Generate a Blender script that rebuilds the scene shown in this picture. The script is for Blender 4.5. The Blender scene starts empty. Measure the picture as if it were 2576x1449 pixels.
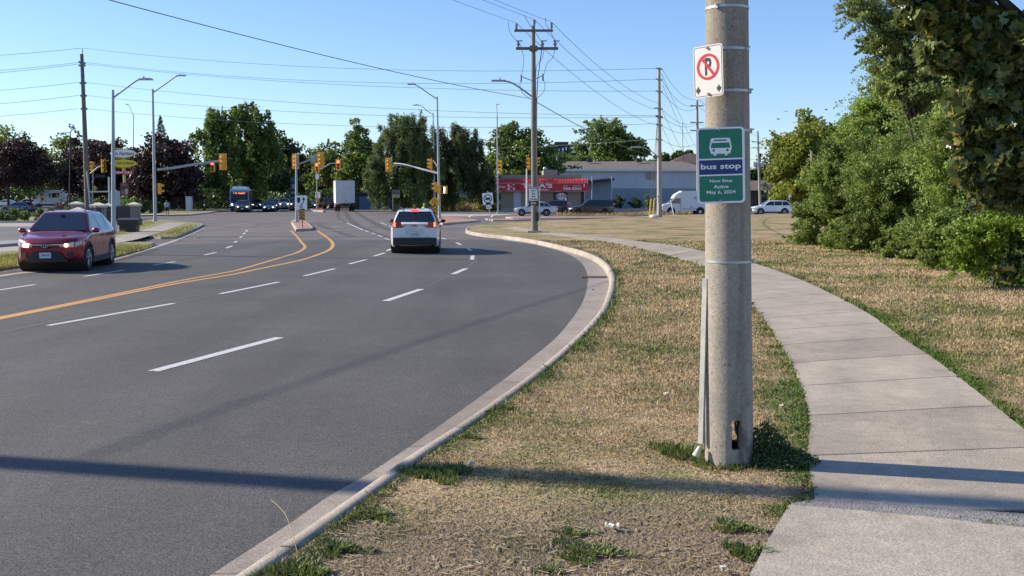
import bpy, bmesh, math, random
import numpy as np
from mathutils import Vector, Matrix
R = math.radians
C = bpy.context.scene.collection
sc = bpy.context.scene
# ---------------------------------------------------------------- camera
F = 2500.0; CX = 1288.0; CY = 724.5; H = 2.12
PITCH = math.atan(230.5 / F)
cd = bpy.data.cameras.new('camera'); cam = bpy.data.objects.new('camera', cd); C.objects.link(cam)
cam.location = (0, 0, H); cam.rotation_euler = (math.pi/2 - PITCH, 0, 0)
cd.sensor_width = 36; cd.lens = 36 * F / 2576; cd.clip_end = 5000; cd.clip_start = 0.05
sc.camera = cam
# ---------------------------------------------------------------- light
SUN_EL = 28.5; SUN = Vector((-0.974, 0.226, 0)).normalized()      # horizontal direction towards the sun
w = bpy.data.worlds.new('World'); sc.world = w; w.use_nodes = True
nt = w.node_tree; bg = nt.nodes['Background']
sky = nt.nodes.new('ShaderNodeTexSky'); sky.sky_type = 'NISHITA'; sky.sun_disc = False
sky.sun_elevation = R(SUN_EL); sky.sun_rotation = math.atan2(SUN.x, SUN.y)
sky.air_density = 1.0; sky.dust_density = 0.1; sky.ozone_density = 3.0; sky.altitude = 100
tn = nt.nodes.new('ShaderNodeMix'); tn.data_type = 'RGBA'; tn.blend_type = 'MULTIPLY'; tn.inputs[0].default_value = 1; tn.inputs[7].default_value = (.86, .94, 1.13, 1)
nt.links.new(sky.outputs[0], tn.inputs[6]); nt.links.new(tn.outputs[2], bg.inputs[0]); bg.inputs[1].default_value = 0.108
sd = bpy.data.lights.new('sun', 'SUN'); so = bpy.data.objects.new('sun', sd); C.objects.link(so)
sd.energy = 4.8; sd.angle = R(0.5); sd.color = (1.0, 0.875, 0.71)
sdir = Vector((SUN.x*math.cos(R(SUN_EL)), SUN.y*math.cos(R(SUN_EL)), math.sin(R(SUN_EL))))
so.rotation_euler = sdir.to_track_quat('Z', 'Y').to_euler(); so.location = (-30, 10, 30)
sc.view_settings.view_transform = 'Standard'; sc.view_settings.look = 'None'
sc.view_settings.exposure = 0.6; sc.view_settings.gamma = 1.0
sc.render.engine = 'CYCLES'
sc.cycles.max_bounces = 6; sc.cycles.transparent_max_bounces = 6

# ---------------------------------------------------------------- pixel -> place
CP, SP = math.cos(PITCH), math.sin(PITCH)
def ray(px, py):
    a = (px - CX) / F; b = (CY - py) / F
    return Vector((a, CP + b*SP, -SP + b*CP))
def G(px, py, z=0.0):
    v = ray(px, py); t = (H - z) / -v.z
    return Vector((v.x*t, v.y*t, z))
def P(px, py, d):
    v = ray(px, py); t = d / v.y
    return Vector((v.x*t, d, H + v.z*t))
def depth(py, z=0.0): return G(CX, py, z).y
def S(d): return F / d                                            # display pixels per metre

# ---------------------------------------------------------------- tags
def tag(o, label=None, cat=None, group=None, kind=None):
    if label: o['label'] = label
    if cat: o['category'] = cat
    if group: o['group'] = group
    if kind: o['kind'] = kind
    return o
def thing(name, label, cat, loc=(0,0,0), rz=0, group=None):
    o = bpy.data.objects.new(name, None); C.objects.link(o); o.empty_display_size = .2
    o.location = loc; o.rotation_euler = (0, 0, rz)
    return tag(o, label, cat, group)

# ---------------------------------------------------------------- materials
MATS = {}
def mat(name, col, rough=.7, metal=0, var=0, scale=5, bump=0, bscale=None, emit=0, coat=0, col2=None, spec=.5, detail=6, stretch=None, pos=(.32, .68)):
    if name in MATS: return MATS[name]
    m = bpy.data.materials.new(name); m.use_nodes = True; n = m.node_tree.nodes; l = m.node_tree.links
    b = n['Principled BSDF']; b.inputs['Roughness'].default_value = rough; b.inputs['Metallic'].default_value = metal
    b.inputs['Base Color'].default_value = (*col, 1); b.inputs['Coat Weight'].default_value = coat
    b.inputs['Coat Roughness'].default_value = .04
    b.inputs['Specular IOR Level'].default_value = spec
    if emit:
        b.inputs['Emission Color'].default_value = (*col, 1); b.inputs['Emission Strength'].default_value = emit
    if var or bump:
        tc = n.new('ShaderNodeTexCoord'); co = tc.outputs['Object']
        if stretch:
            mp = n.new('ShaderNodeMapping'); mp.inputs['Scale'].default_value = stretch
            l.new(co, mp.inputs[0]); co = mp.outputs[0]
    if var or col2:
        t = n.new('ShaderNodeTexNoise'); t.inputs['Scale'].default_value = scale; t.inputs['Detail'].default_value = detail
        t.inputs['Roughness'].default_value = .65
        l.new(co, t.inputs['Vector'])
        r = n.new('ShaderNodeValToRGB'); r.color_ramp.elements[0].position = pos[0]; r.color_ramp.elements[1].position = pos[1]
        c2 = col2 or tuple(c*(1-var) for c in col); c1 = col if col2 else tuple(min(1, c*(1+var*.6)) for c in col)
        r.color_ramp.elements[0].color = (*c2, 1); r.color_ramp.elements[1].color = (*c1, 1)
        l.new(t.outputs[0], r.inputs[0]); l.new(r.outputs[0], b.inputs['Base Color'])
    if bump:
        t = n.new('ShaderNodeTexNoise'); t.inputs['Scale'].default_value = bscale or scale*6; t.inputs['Detail'].default_value = 4
        l.new(co, t.inputs['Vector'])
        k = n.new('ShaderNodeBump'); k.inputs['Strength'].default_value = bump; k.inputs['Distance'].default_value = .02
        l.new(t.outputs[0], k.inputs['Height']); l.new(k.outputs[0], b.inputs['Normal'])
    MATS[name] = m; return m

def leafmat(name, dark, light, trans=.35, rough=.55, accent=None):
    if name in MATS: return MATS[name]
    m = bpy.data.materials.new(name); m.use_nodes = True; n = m.node_tree.nodes; l = m.node_tree.links
    b = n['Principled BSDF']; out = n['Material Output']
    g = n.new('ShaderNodeNewGeometry'); r = n.new('ShaderNodeValToRGB')
    r.color_ramp.elements[0].color = (*dark, 1); r.color_ramp.elements[1].color = (*light, 1)
    if accent:
        e = r.color_ramp.elements.new(.9); e.color = (*light, 1); r.color_ramp.elements[-1].position = .93; r.color_ramp.elements[-1].color = (*accent, 1)
    l.new(g.outputs['Random Per Island'], r.inputs[0])
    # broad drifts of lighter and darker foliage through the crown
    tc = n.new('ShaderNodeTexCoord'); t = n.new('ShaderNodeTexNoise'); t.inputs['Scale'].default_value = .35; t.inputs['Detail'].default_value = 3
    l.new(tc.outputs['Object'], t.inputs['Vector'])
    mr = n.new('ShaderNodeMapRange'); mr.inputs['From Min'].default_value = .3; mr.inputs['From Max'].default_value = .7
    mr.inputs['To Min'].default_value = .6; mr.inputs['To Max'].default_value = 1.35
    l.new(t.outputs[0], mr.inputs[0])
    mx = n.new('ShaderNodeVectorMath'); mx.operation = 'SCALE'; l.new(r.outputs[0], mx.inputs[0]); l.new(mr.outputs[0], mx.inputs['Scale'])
    l.new(mx.outputs[0], b.inputs['Base Color']); b.inputs['Roughness'].default_value = rough
    tr = n.new('ShaderNodeBsdfTranslucent'); l.new(mx.outputs[0], tr.inputs[0])
    ms = n.new('ShaderNodeMixShader'); ms.inputs[0].default_value = trans
    l.new(b.outputs[0], ms.inputs[1]); l.new(tr.outputs[0], ms.inputs[2]); l.new(ms.outputs[0], out.inputs[0])
    MATS[name] = m; return m

# ---------------------------------------------------------------- mesh builder
class MB:
    def __init__(s): s.v = []; s.f = []; s.m = []; s.sm = []; s.cur = 0
    def add(s, vs, fs, smooth=False):
        o = len(s.v); s.v += [tuple(v) for v in vs]
        for f in fs: s.f.append(tuple(i+o for i in f)); s.m.append(s.cur); s.sm.append(smooth)
        return s
    def box(s, c, d, rz=0, top=(1,1), M=None):
        x, y, z = [q/2 for q in d]; tx, ty = top
        vs = [Vector(q) for q in ((-x,-y,-z),(x,-y,-z),(x,y,-z),(-x,y,-z),(-x*tx,-y*ty,z),(x*tx,-y*ty,z),(x*tx,y*ty,z),(-x*tx,y*ty,z))]
        q = Matrix.Rotation(rz, 3, 'Z') if M is None else M
        return s.add([q @ v + Vector(c) for v in vs], [(0,3,2,1),(4,5,6,7),(0,1,5,4),(1,2,6,5),(2,3,7,6),(3,0,4,7)])
    def cyl(s, a, b, r0, r1=None, n=12, caps=True):
        r1 = r0 if r1 is None else r1; a = Vector(a); b = Vector(b); ax = (b-a).normalized()
        u = ax.orthogonal().normalized(); w_ = ax.cross(u)
        vs = []
        for p, r in ((a, r0), (b, r1)):
            vs += [p + (u*math.cos(2*math.pi*i/n) + w_*math.sin(2*math.pi*i/n))*r for i in range(n)]
        s.add(vs, [(i, (i+1) % n, n+(i+1) % n, n+i) for i in range(n)], True)
        if caps: s.add(vs, [tuple(range(n-1, -1, -1)), tuple(range(n, 2*n))])
        return s
    def tube(s, pts, r, n=6, caps=True):
        pts = [Vector(p) for p in pts]; rs = r if isinstance(r, (list, tuple)) else [r]*len(pts)
        vs = []; u = None
        for i, p in enumerate(pts):
            ax = (pts[min(i+1, len(pts)-1)] - pts[max(i-1, 0)]).normalized()
            if u is None: u = ax.orthogonal().normalized()
            u = (u - ax*u.dot(ax)).normalized(); w_ = ax.cross(u)
            vs += [p + (u*math.cos(2*math.pi*k/n) + w_*math.sin(2*math.pi*k/n))*rs[i] for k in range(n)]
        fs = [(i*n+k, i*n+(k+1) % n, (i+1)*n+(k+1) % n, (i+1)*n+k) for i in range(len(pts)-1) for k in range(n)]
        s.add(vs, fs, True)
        if caps: s.add(vs, [tuple(range(n-1, -1, -1)), tuple(range((len(pts)-1)*n, len(pts)*n))])
        return s
    def ball(s, c, r, n=12, m=8):
        rr = r if hasattr(r, '__len__') else (r, r, r); c = Vector(c); vs = []
        for i in range(m+1):
            t = math.pi*i/m
            for k in range(n):
                a = 2*math.pi*k/n
                vs.append(c + Vector((rr[0]*math.sin(t)*math.cos(a), rr[1]*math.sin(t)*math.sin(a), rr[2]*math.cos(t))))
        return s.add(vs, [(i*n+k, (i+1)*n+k, (i+1)*n+(k+1) % n, i*n+(k+1) % n) for i in range(m) for k in range(n)], True)
    def prism(s, pts, d0, d1, axis='y'):
        """closed outline in the plane across `axis`, extruded from d0 to d1"""
        def mk(a, b, d): return (a, d, b) if axis == 'y' else ((d, a, b) if axis == 'x' else (a, b, d))
        n = len(pts); vs = [mk(a, b, d0) for a, b in pts] + [mk(a, b, d1) for a, b in pts]
        return s.add(vs, [tuple(range(n)), tuple(range(2*n-1, n-1, -1))] + [(i, n+i, n+(i+1) % n, (i+1) % n) for i in range(n)])
    def build(s, name, m, parent=None, loc=None, rot=None):
        me = bpy.data.meshes.new(name); me.from_pydata(s.v, [], s.f)
        ms = m if isinstance(m, (list, tuple)) else [m]
        for q in ms: me.materials.append(q)
        me.polygons.foreach_set('use_smooth', s.sm)
        if len(ms) > 1: me.polygons.foreach_set('material_index', s.m)
        me.update()
        bm = bmesh.new(); bm.from_mesh(me); bmesh.ops.recalc_face_normals(bm, faces=bm.faces); bm.to_mesh(me); bm.free()
        o = bpy.data.objects.new(name, me); C.objects.link(o)
        if parent: o.parent = parent
        if loc is not None: o.location = loc
        if rot is not None: o.rotation_euler = rot
        return o

def rrect(w_, h, r, n=5, cx=0, cz=0):
    pts = []
    for (sx, sz, a0) in ((1, 1, 0), (-1, 1, 90), (-1, -1, 180), (1, -1, 270)):
        for i in range(n+1):
            a = R(a0 + 90*i/n); pts.append((cx + sx*(w_/2-r) + r*math.cos(a), cz + sz*(h/2-r) + r*math.sin(a)))
    return pts
def ellipse(rx, rz, n=32, cx=0, cz=0): return [(cx+rx*math.cos(2*math.pi*i/n), cz+rz*math.sin(2*math.pi*i/n)) for i in range(n)]

TXT = {}
def text_geo(s, bold=0.0, shear=0.0):
    k = (s, bold, shear)
    if k not in TXT:
        cu = bpy.data.curves.new('t', 'FONT'); cu.body = s; cu.offset = bold; cu.shear = shear; cu.resolution_u = 3
        o = bpy.data.objects.new('t', cu); C.objects.link(o)
        me = o.to_mesh(); vs = [tuple(v.co) for v in me.vertices]; fs = [tuple(p.vertices) for p in me.polygons]
        o.to_mesh_clear(); bpy.data.objects.remove(o); bpy.data.curves.remove(cu)
        x0 = min(v[0] for v in vs); x1 = max(v[0] for v in vs); y0 = min(v[1] for v in vs); y1 = max(v[1] for v in vs)
        vs = [((v[0]-(x0+x1)/2)/(x1-x0), (v[1]-(y0+y1)/2)/(y1-y0)) for v in vs]
        TXT[k] = (vs, fs)
    return TXT[k]
def text(mb, s, cx, cz, w_, h, y=0.0, bold=.015, shear=0.0, M=None):
    """writing in the local XZ plane, read from -Y, fitted to w_ x h"""
    vs, fs = text_geo(s, bold, shear)
    pts = [Vector((cx + a*w_, y, cz + b*h)) for a, b in vs]
    if M is not None: pts = [M @ p for p in pts]
    return mb.add(pts, fs)

def fast_polys(name, verts, k, material, parent=None, smooth=False, attr=None):
    """verts (n*k,3): n polygons of k corners each, every one an island"""
    n = len(verts)//k; me = bpy.data.meshes.new(name)
    me.vertices.add(n*k); me.vertices.foreach_set('co', np.ascontiguousarray(verts, dtype=np.float32).ravel())
    me.loops.add(n*k); me.loops.foreach_set('vertex_index', np.arange(n*k, dtype=np.int32))
    me.polygons.add(n); me.polygons.foreach_set('loop_start', np.arange(n, dtype=np.int32)*k)
    try: me.polygons.foreach_set('loop_total', np.full(n, k, dtype=np.int32))
    except Exception: pass
    me.materials.append(material)
    if attr is not None:
        a = me.attributes.new('g', 'FLOAT', 'POINT'); a.data.foreach_set('value', np.repeat(attr, k).astype(np.float32))
    me.update(calc_edges=True); me.validate()
    o = bpy.data.objects.new(name, me); C.objects.link(o)
    if parent: o.parent = parent
    return o

def catmull(pts, per=8):
    pts = [Vector(p) for p in pts]; out = []
    for i in range(len(pts)-1):
        p0 = pts[max(i-1, 0)]; p1 = pts[i]; p2 = pts[i+1]; p3 = pts[min(i+2, len(pts)-1)]
        for k in range(per):
            t = k/per
            out.append(.5*((2*p1) + (p2-p0)*t + (2*p0-5*p1+4*p2-p3)*t*t + (3*p1-p0-3*p2+p3)*t**3))
    out.append(pts[-1]); return out
def resample(pts, n):
    pts = [Vector(p) for p in pts]; L = [0]
    for a, b in zip(pts, pts[1:]): L.append(L[-1] + (b-a).length)
    out = []; j = 0
    for i in range(n):
        t = L[-1]*i/(n-1)
        while j < len(L)-2 and L[j+1] < t: j += 1
        s = 0 if L[j+1] == L[j] else (t-L[j])/(L[j+1]-L[j])
        out.append(pts[j].lerp(pts[j+1], min(1, s)))
    return out
def offs(pts, dist, closed=False):
    out = []; n = len(pts)
    for i, p in enumerate(pts):
        a = pts[(i-1) % n] if closed else pts[max(i-1, 0)]; b = pts[(i+1) % n] if closed else pts[min(i+1, n-1)]
        t = (b-a); t.z = 0; t.normalize(); out.append(p + Vector((t.y, -t.x, 0))*dist)
    return out

def ribbon(name, A, B, z, material, n=None, kind='structure', thick=0, parent=None):
    """sheet between two polylines, uv: u across 0..1, v metres along"""
    if n: A = resample(A, n); B = resample(B, n)
    else: n = min(len(A), len(B))
    me = bpy.data.meshes.new(name); vs = []; uv = []; L = 0
    for i in range(n):
        if i: L += ((A[i]+B[i])/2 - (A[i-1]+B[i-1])/2).length
        za, zb = (z, z) if not hasattr(z, '__len__') else z
        vs += [(A[i].x, A[i].y, za), (B[i].x, B[i].y, zb)]; uv += [(0, L), (1, L)]
    fs = [(2*i, 2*i+1, 2*i+3, 2*i+2) for i in range(n-1)]
    if thick:
        o = len(vs); vs += [(v[0], v[1], v[2]-thick) for v in vs]; uv += uv
        fs += [(2*i, 2*i+2, o+2*i+2, o+2*i) for i in range(n-1)] + [(2*i+1, o+2*i+1, o+2*i+3, 2*i+3) for i in range(n-1)]
        fs += [(0, o, o+1, 1), (2*n-2, 2*n-1, o+2*n-1, o+2*n-2)]
    me.from_pydata(vs, [], fs); me.materials.append(material)
    ul = me.uv_layers.new(name='UVMap')
    for lp in me.loops: ul.data[lp.index].uv = uv[lp.vertex_index]
    bm = bmesh.new(); bm.from_mesh(me); bmesh.ops.recalc_face_normals(bm, faces=bm.faces)
    if not thick:
        for f in bm.faces:
            if f.normal.z < 0: f.normal_flip()
    bm.to_mesh(me); bm.free()
    o = bpy.data.objects.new(name, me); C.objects.link(o)
    if kind: o['kind'] = kind
    if parent: o.parent = parent
    return o
def sheet(name, pts, z, material, kind='structure'):
    me = bpy.data.meshes.new(name); a = sum(p.x*q.y - q.x*p.y for p, q in zip(pts, pts[1:]+pts[:1]))
    if a < 0: pts = pts[::-1]
    me.from_pydata([(p.x, p.y, z) for p in pts], [], [tuple(range(len(pts)))]); me.materials.append(material)
    bm = bmesh.new(); bm.from_mesh(me); bmesh.ops.triangulate(bm, faces=bm.faces); bm.to_mesh(me); bm.free()
    o = bpy.data.objects.new(name, me); C.objects.link(o)
    if kind: o['kind'] = kind
    return o
def island(name, poly, h, topmat, curbmat, wcurb=.16):
    """raised kerbed island: kerb is one mesh, its filling another, under one structure object"""
    a = sum(p.x*q.y - q.x*p.y for p, q in zip(poly, poly[1:]+poly[:1]))
    if a < 0: poly = poly[::-1]
    n = len(poly); inn = offs(poly, -wcurb, True); rim = offs(poly, -.03, True)
    vs = [(p.x, p.y, -.02) for p in poly] + [(p.x, p.y, h-.02) for p in poly] + [(p.x, p.y, h) for p in rim] + [(p.x, p.y, h) for p in inn]
    fs = []
    for k in range(3):
        for i in range(n): fs.append((k*n+i, k*n+(i+1) % n, (k+1)*n+(i+1) % n, (k+1)*n+i))
    o = MB().add(vs, fs).build(name, curbmat); o['kind'] = 'structure'
    s_ = sheet(name.replace('kerb', 'top') if 'kerb' in name else name+'_top', inn, h+.002, topmat); s_.parent = o; del s_['kind']
    return o
# ================================================================ ground and roads
def lawn_nodes(m, blade):
    n = m.node_tree.nodes; l = m.node_tree.links; b = n['Principled BSDF']; b.inputs['Roughness'].default_value = .85
    b.inputs['Specular IOR Level'].default_value = .2
    tc = n.new('ShaderNodeTexCoord'); co = tc.outputs['Object']
    def noise(s, d=4):
        t = n.new('ShaderNodeTexNoise'); t.inputs['Scale'].default_value = s; t.inputs['Detail'].default_value = d; l.new(co, t.inputs['Vector']); return t.outputs[0]
    def ma(op, a, bb):
        q = n.new('ShaderNodeMath'); q.operation = op
        for i, x in enumerate((a, bb)):
            if hasattr(x, 'node'): l.new(x, q.inputs[i])
            else: q.inputs[i].default_value = x
        return q.outputs[0]
    v = ma('ADD', ma('MULTIPLY', noise(.45, 3), .62), ma('MULTIPLY', noise(3.2, 4), .38))
    if blade:
        at = n.new('ShaderNodeAttribute'); at.attribute_name = 'g'; v = ma('ADD', v, at.outputs['Fac'])
        g = n.new('ShaderNodeNewGeometry'); v = ma('ADD', v, ma('MULTIPLY', ma('SUBTRACT', g.outputs['Random Per Island'], .5), .16))
    r = n.new('ShaderNodeValToRGB'); cr = r.color_ramp
    cr.elements[0].position = .40; cr.elements[0].color = (.54, .41, .245, 1)
    cr.elements[1].position = .80; cr.elements[1].color = (.075, .155, .022, 1)
    e = cr.elements.new(.50); e.color = (.43, .345, .19, 1)
    e = cr.elements.new(.57); e.color = (.27, .26, .11, 1)
    e = cr.elements.new(.65); e.color = (.115, .165, .035, 1)
    l.new(v, r.inputs[0]); col = r.outputs[0]
    if not blade:                                   # bare soil and thatch between the blades
        f = noise(28, 5); r2 = n.new('ShaderNodeValToRGB'); r2.color_ramp.elements[0].position = .35; r2.color_ramp.elements[1].position = .65
        r2.color_ramp.elements[0].color = (.55, .55, .55, 1); r2.color_ramp.elements[1].color = (1.15, 1.1, 1.05, 1); l.new(f, r2.inputs[0])
        mx = n.new('ShaderNodeMix'); mx.data_type = 'RGBA'; mx.blend_type = 'MULTIPLY'; mx.inputs[0].default_value = 1
        l.new(col, mx.inputs[6]); l.new(r2.outputs[0], mx.inputs[7])
        sp = n.new('ShaderNodeSeparateXYZ'); l.new(co, sp.inputs[0])
        near = n.new('ShaderNodeMapRange'); near.inputs['From Min'].default_value = 7.2; near.inputs['From Max'].default_value = 6.2
        l.new(ma('ADD', sp.outputs[1], ma('MULTIPLY', noise(1.6, 4), 1.6)), near.inputs[0]); near.inputs['From Min'].default_value = 7.3; near.inputs['From Max'].default_value = 6.4
        so_ = n.new('ShaderNodeMapRange'); so_.inputs['From Min'].default_value = .56; so_.inputs['From Max'].default_value = .62
        l.new(noise(5, 5), so_.inputs[0])
        k = ma('MULTIPLY', ma('MAXIMUM', near.outputs[0], ma('MULTIPLY', so_.outputs[0], .55)), .85)
        r3 = n.new('ShaderNodeValToRGB'); r3.color_ramp.elements[0].position = .3; r3.color_ramp.elements[1].position = .7
        r3.color_ramp.elements[0].color = (.12, .09, .062, 1); r3.color_ramp.elements[1].color = (.27, .212, .155, 1); l.new(noise(40, 6), r3.inputs[0])
        m2 = n.new('ShaderNodeMix'); m2.data_type = 'RGBA'; l.new(k, m2.inputs[0]); l.new(mx.outputs[2], m2.inputs[6]); l.new(r3.outputs[0], m2.inputs[7])
        col = m2.outputs[2]
        bp = n.new('ShaderNodeBump'); bp.inputs['Strength'].default_value = .8; bp.inputs['Distance'].default_value = .04
        l.new(noise(45, 4), bp.inputs['Height']); l.new(bp.outputs[0], b.inputs['Normal'])
    l.new(col, b.inputs['Base Color'])
M_LAWN = bpy.data.materials.new('dry_lawn'); M_LAWN.use_nodes = True; lawn_nodes(M_LAWN, False)
M_BLADE = bpy.data.materials.new('grass_blade'); M_BLADE.use_nodes = True; lawn_nodes(M_BLADE, True)

def asphalt(name, c, speck, crack=0, warm=(1, 1, 1), streak=.12):
    m = bpy.data.materials.new(name); m.use_nodes = True; n = m.node_tree.nodes; l = m.node_tree.links; b = n['Principled BSDF']
    b.inputs['Roughness'].default_value = .82; b.inputs['Specular IOR Level'].default_value = .35
    tc = n.new('ShaderNodeTexCoord'); co = tc.outputs['Object']
    def noise(s, d=4, vec=None):
        t = n.new('ShaderNodeTexNoise'); t.inputs['Scale'].default_value = s; t.inputs['Detail'].default_value = d; l.new(vec or co, t.inputs['Vector']); return t.outputs[0]
    def rng(v, a, b_, lo, hi):
        q = n.new('ShaderNodeMapRange'); q.inputs['From Min'].default_value = a; q.inputs['From Max'].default_value = b_
        q.inputs['To Min'].default_value = lo; q.inputs['To Max'].default_value = hi; l.new(v, q.inputs[0]); return q.outputs[0]
    def mul(a, b_):
        q = n.new('ShaderNodeMath'); q.operation = 'MULTIPLY'; l.new(a, q.inputs[0]); l.new(b_, q.inputs[1]); return q.outputs[0]
    v = rng(noise(85, 3), .3, .7, 1-speck, 1+speck)
    v = mul(v, rng(noise(.35, 4), .3, .7, .86, 1.12))
    v = mul(v, rng(noise(3.0, 5), .3, .7, .93, 1.06))
    mp = n.new('ShaderNodeMapping'); mp.inputs['Scale'].default_value = (1.0, .06, 1); mp.inputs['Rotation'].default_value = (0, 0, R(-12)); l.new(co, mp.inputs[0])
    v = mul(v, rng(noise(.9, 4, mp.outputs[0]), .3, .7, 1-streak, 1+streak))
    if crack:
        vo = n.new('ShaderNodeTexVoronoi'); vo.feature = 'DISTANCE_TO_EDGE'; vo.inputs['Scale'].default_value = .16; l.new(co, vo.inputs['Vector'])
        v = mul(v, rng(vo.outputs['Distance'], 0, .012, .45, 1))
        mp2 = n.new('ShaderNodeMapping'); mp2.inputs['Scale'].default_value = (.05, .6, 1); l.new(co, mp2.inputs[0])
        v = mul(v, rng(noise(1.0, 4, mp2.outputs[0]), .35, .7, 1.1, .72))
    cc = n.new('ShaderNodeVectorMath'); cc.operation = 'SCALE'; cc.inputs[0].default_value = [c*k for k in warm]; l.new(v, cc.inputs['Scale'])
    l.new(cc.outputs[0], b.inputs['Base Color'])
    bp = n.new('ShaderNodeBump'); bp.inputs['Strength'].default_value = .55; bp.inputs['Distance'].default_value = .008
    l.new(noise(85, 3), bp.inputs['Height']); l.new(bp.outputs[0], b.inputs['Normal'])
    return m
M_ASPH = asphalt('new_asphalt', .094, .7, warm=(1, .985, .935), streak=.13)
M_OLD = asphalt('old_asphalt', .165, .22, crack=1, warm=(1, .90, .87))
M_LOT = asphalt('lot_asphalt', .15, .25, crack=0, warm=(1, .97, .93))

def concrete(name, c, joint=0, groove=.02, seed=0):
    m = bpy.data.materials.new(name); m.use_nodes = True; n = m.node_tree.nodes; l = m.node_tree.links; b = n['Principled BSDF']
    b.inputs['Roughness'].default_value = .85; b.inputs['Specular IOR Level'].default_value = .3
    tc = n.new('ShaderNodeTexCoord'); co = tc.outputs['Object']
    def noise(s, d=4, vec=None):
        t = n.new('ShaderNodeTexNoise'); t.inputs['Scale'].default_value = s; t.inputs['Detail'].default_value = d; l.new(vec or co, t.inputs['Vector']); return t.outputs[0]
    def rng(v, a, b_, lo, hi):
        q = n.new('ShaderNodeMapRange'); q.inputs['From Min'].default_value = a; q.inputs['From Max'].default_value = b_
        q.inputs['To Min'].default_value = lo; q.inputs['To Max'].default_value = hi; l.new(v, q.inputs[0]); return q.outputs[0]
    def mul(a, b_):
        q = n.new('ShaderNodeMath'); q.operation = 'MULTIPLY'; l.new(a, q.inputs[0]); l.new(b_, q.inputs[1]); return q.outputs[0]
    fine = noise(70, 5)
    v = mul(rng(fine, .3, .7, .72, 1.22), rng(noise(1.3, 5), .3, .7, .86, 1.10))
    v = mul(v, rng(noise(9, 5), .25, .75, .88, 1.09)); v = mul(v, rng(noise(2.4, 6), .55, .72, 1.0, .80))
    pit = n.new('ShaderNodeTexVoronoi'); pit.inputs['Scale'].default_value = 22; l.new(co, pit.inputs['Vector'])
    v = mul(v, rng(pit.outputs['Distance'], .04, .12, .55, 1))
    if joint:
        sp = n.new('ShaderNodeSeparateXYZ'); l.new(tc.outputs['UV'], sp.inputs[0])
        q = n.new('ShaderNodeMath'); q.operation = 'DIVIDE'; l.new(sp.outputs[1], q.inputs[0]); q.inputs[1].default_value = joint
        fr = n.new('ShaderNodeMath'); fr.operation = 'FRACT'; l.new(q.outputs[0], fr.inputs[0])
        jt = rng(fr.outputs[0], groove*.4, groove, .30, 1); v = mul(v, jt)
        fl = n.new('ShaderNodeMath'); fl.operation = 'FLOOR'; l.new(q.outputs[0], fl.inputs[0])
        wn = n.new('ShaderNodeTexWhiteNoise'); wn.noise_dimensions = '1D'; l.new(fl.outputs[0], wn.inputs['W'])
        v = mul(v, rng(wn.outputs['Value'], 0, 1, .86, 1.07))
    cc = n.new('ShaderNodeVectorMath'); cc.operation = 'SCALE'; cc.inputs[0].default_value = c; l.new(v, cc.inputs['Scale'])
    l.new(cc.outputs[0], b.inputs['Base Color'])
    bp = n.new('ShaderNodeBump'); bp.inputs['Strength'].default_value = .5; bp.inputs['Distance'].default_value = .01
    l.new(fine, bp.inputs['Height']); l.new(bp.outputs[0], b.inputs['Normal'])
    return m
M_WALK = concrete('sidewalk_concrete', (.44, .385, .31), joint=1.5, groove=.028)
M_SLAB = concrete('slab_concrete', (.43, .385, .315))
M_CURB = concrete('curb_concrete', (.42, .365, .30), joint=3.0, groove=.014)
M_GUT = concrete('gutter_concrete', (.345, .305, .265), joint=3.0, groove=.008)
M_WALK2 = concrete('far_concrete', (.42, .38, .33))
M_BRICKC = mat('red_brick_paving', (.40, .22, .17), .85, var=.2, scale=3, bump=.3)
M_CURB2 = mat('pale_curb', (.46, .38, .30), .85, var=.2, scale=2, bump=.2)
M_CURB3 = mat('grey_curb', (.30, .29, .28), .85, var=.25, scale=2, bump=.2)
M_FARG = mat('far_grass', (.30, .26, .11), .95, var=.35, scale=.5, col2=(.13, .17, .05))
M_GREENG = mat('green_grass', (.28, .25, .11), .95, scale=1.2, col2=(.15, .17, .05), bump=.6, bscale=14)
M_WPAINT = mat('white_road_paint', (.62, .61, .59), .6, var=.18, scale=16, col2=(.22, .215, .205), pos=(.33, .45), bump=.2, bscale=60)
M_YPAINT = mat('yellow_road_paint', (.64, .33, .085), .6, var=.16, scale=14, col2=(.26, .17, .09), pos=(.30, .46), bump=.2, bscale=60)

ZV = .17                                           # verge level above the road
base = sheet('ground', [Vector((-900, -60, 0)), Vector((900, -60, 0)), Vector((900, 2500, 0)), Vector((-900, 2500, 0))], -.06, M_FARG)
V = Vector
sheet('road_old', [V((-70, -40, 0)), V((9, -40, 0)), V((12, 40, 0)), V((120, 60, 0)), V((120, 150, 0)), V((12, 150, 0)), V((-6, 420, 0)), V((-42, 420, 0)), V((-44, 150, 0)), V((-110, 150, 0)), V((-110, 40, 0)), V((-70, 30, 0))], -.004, M_OLD)

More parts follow.
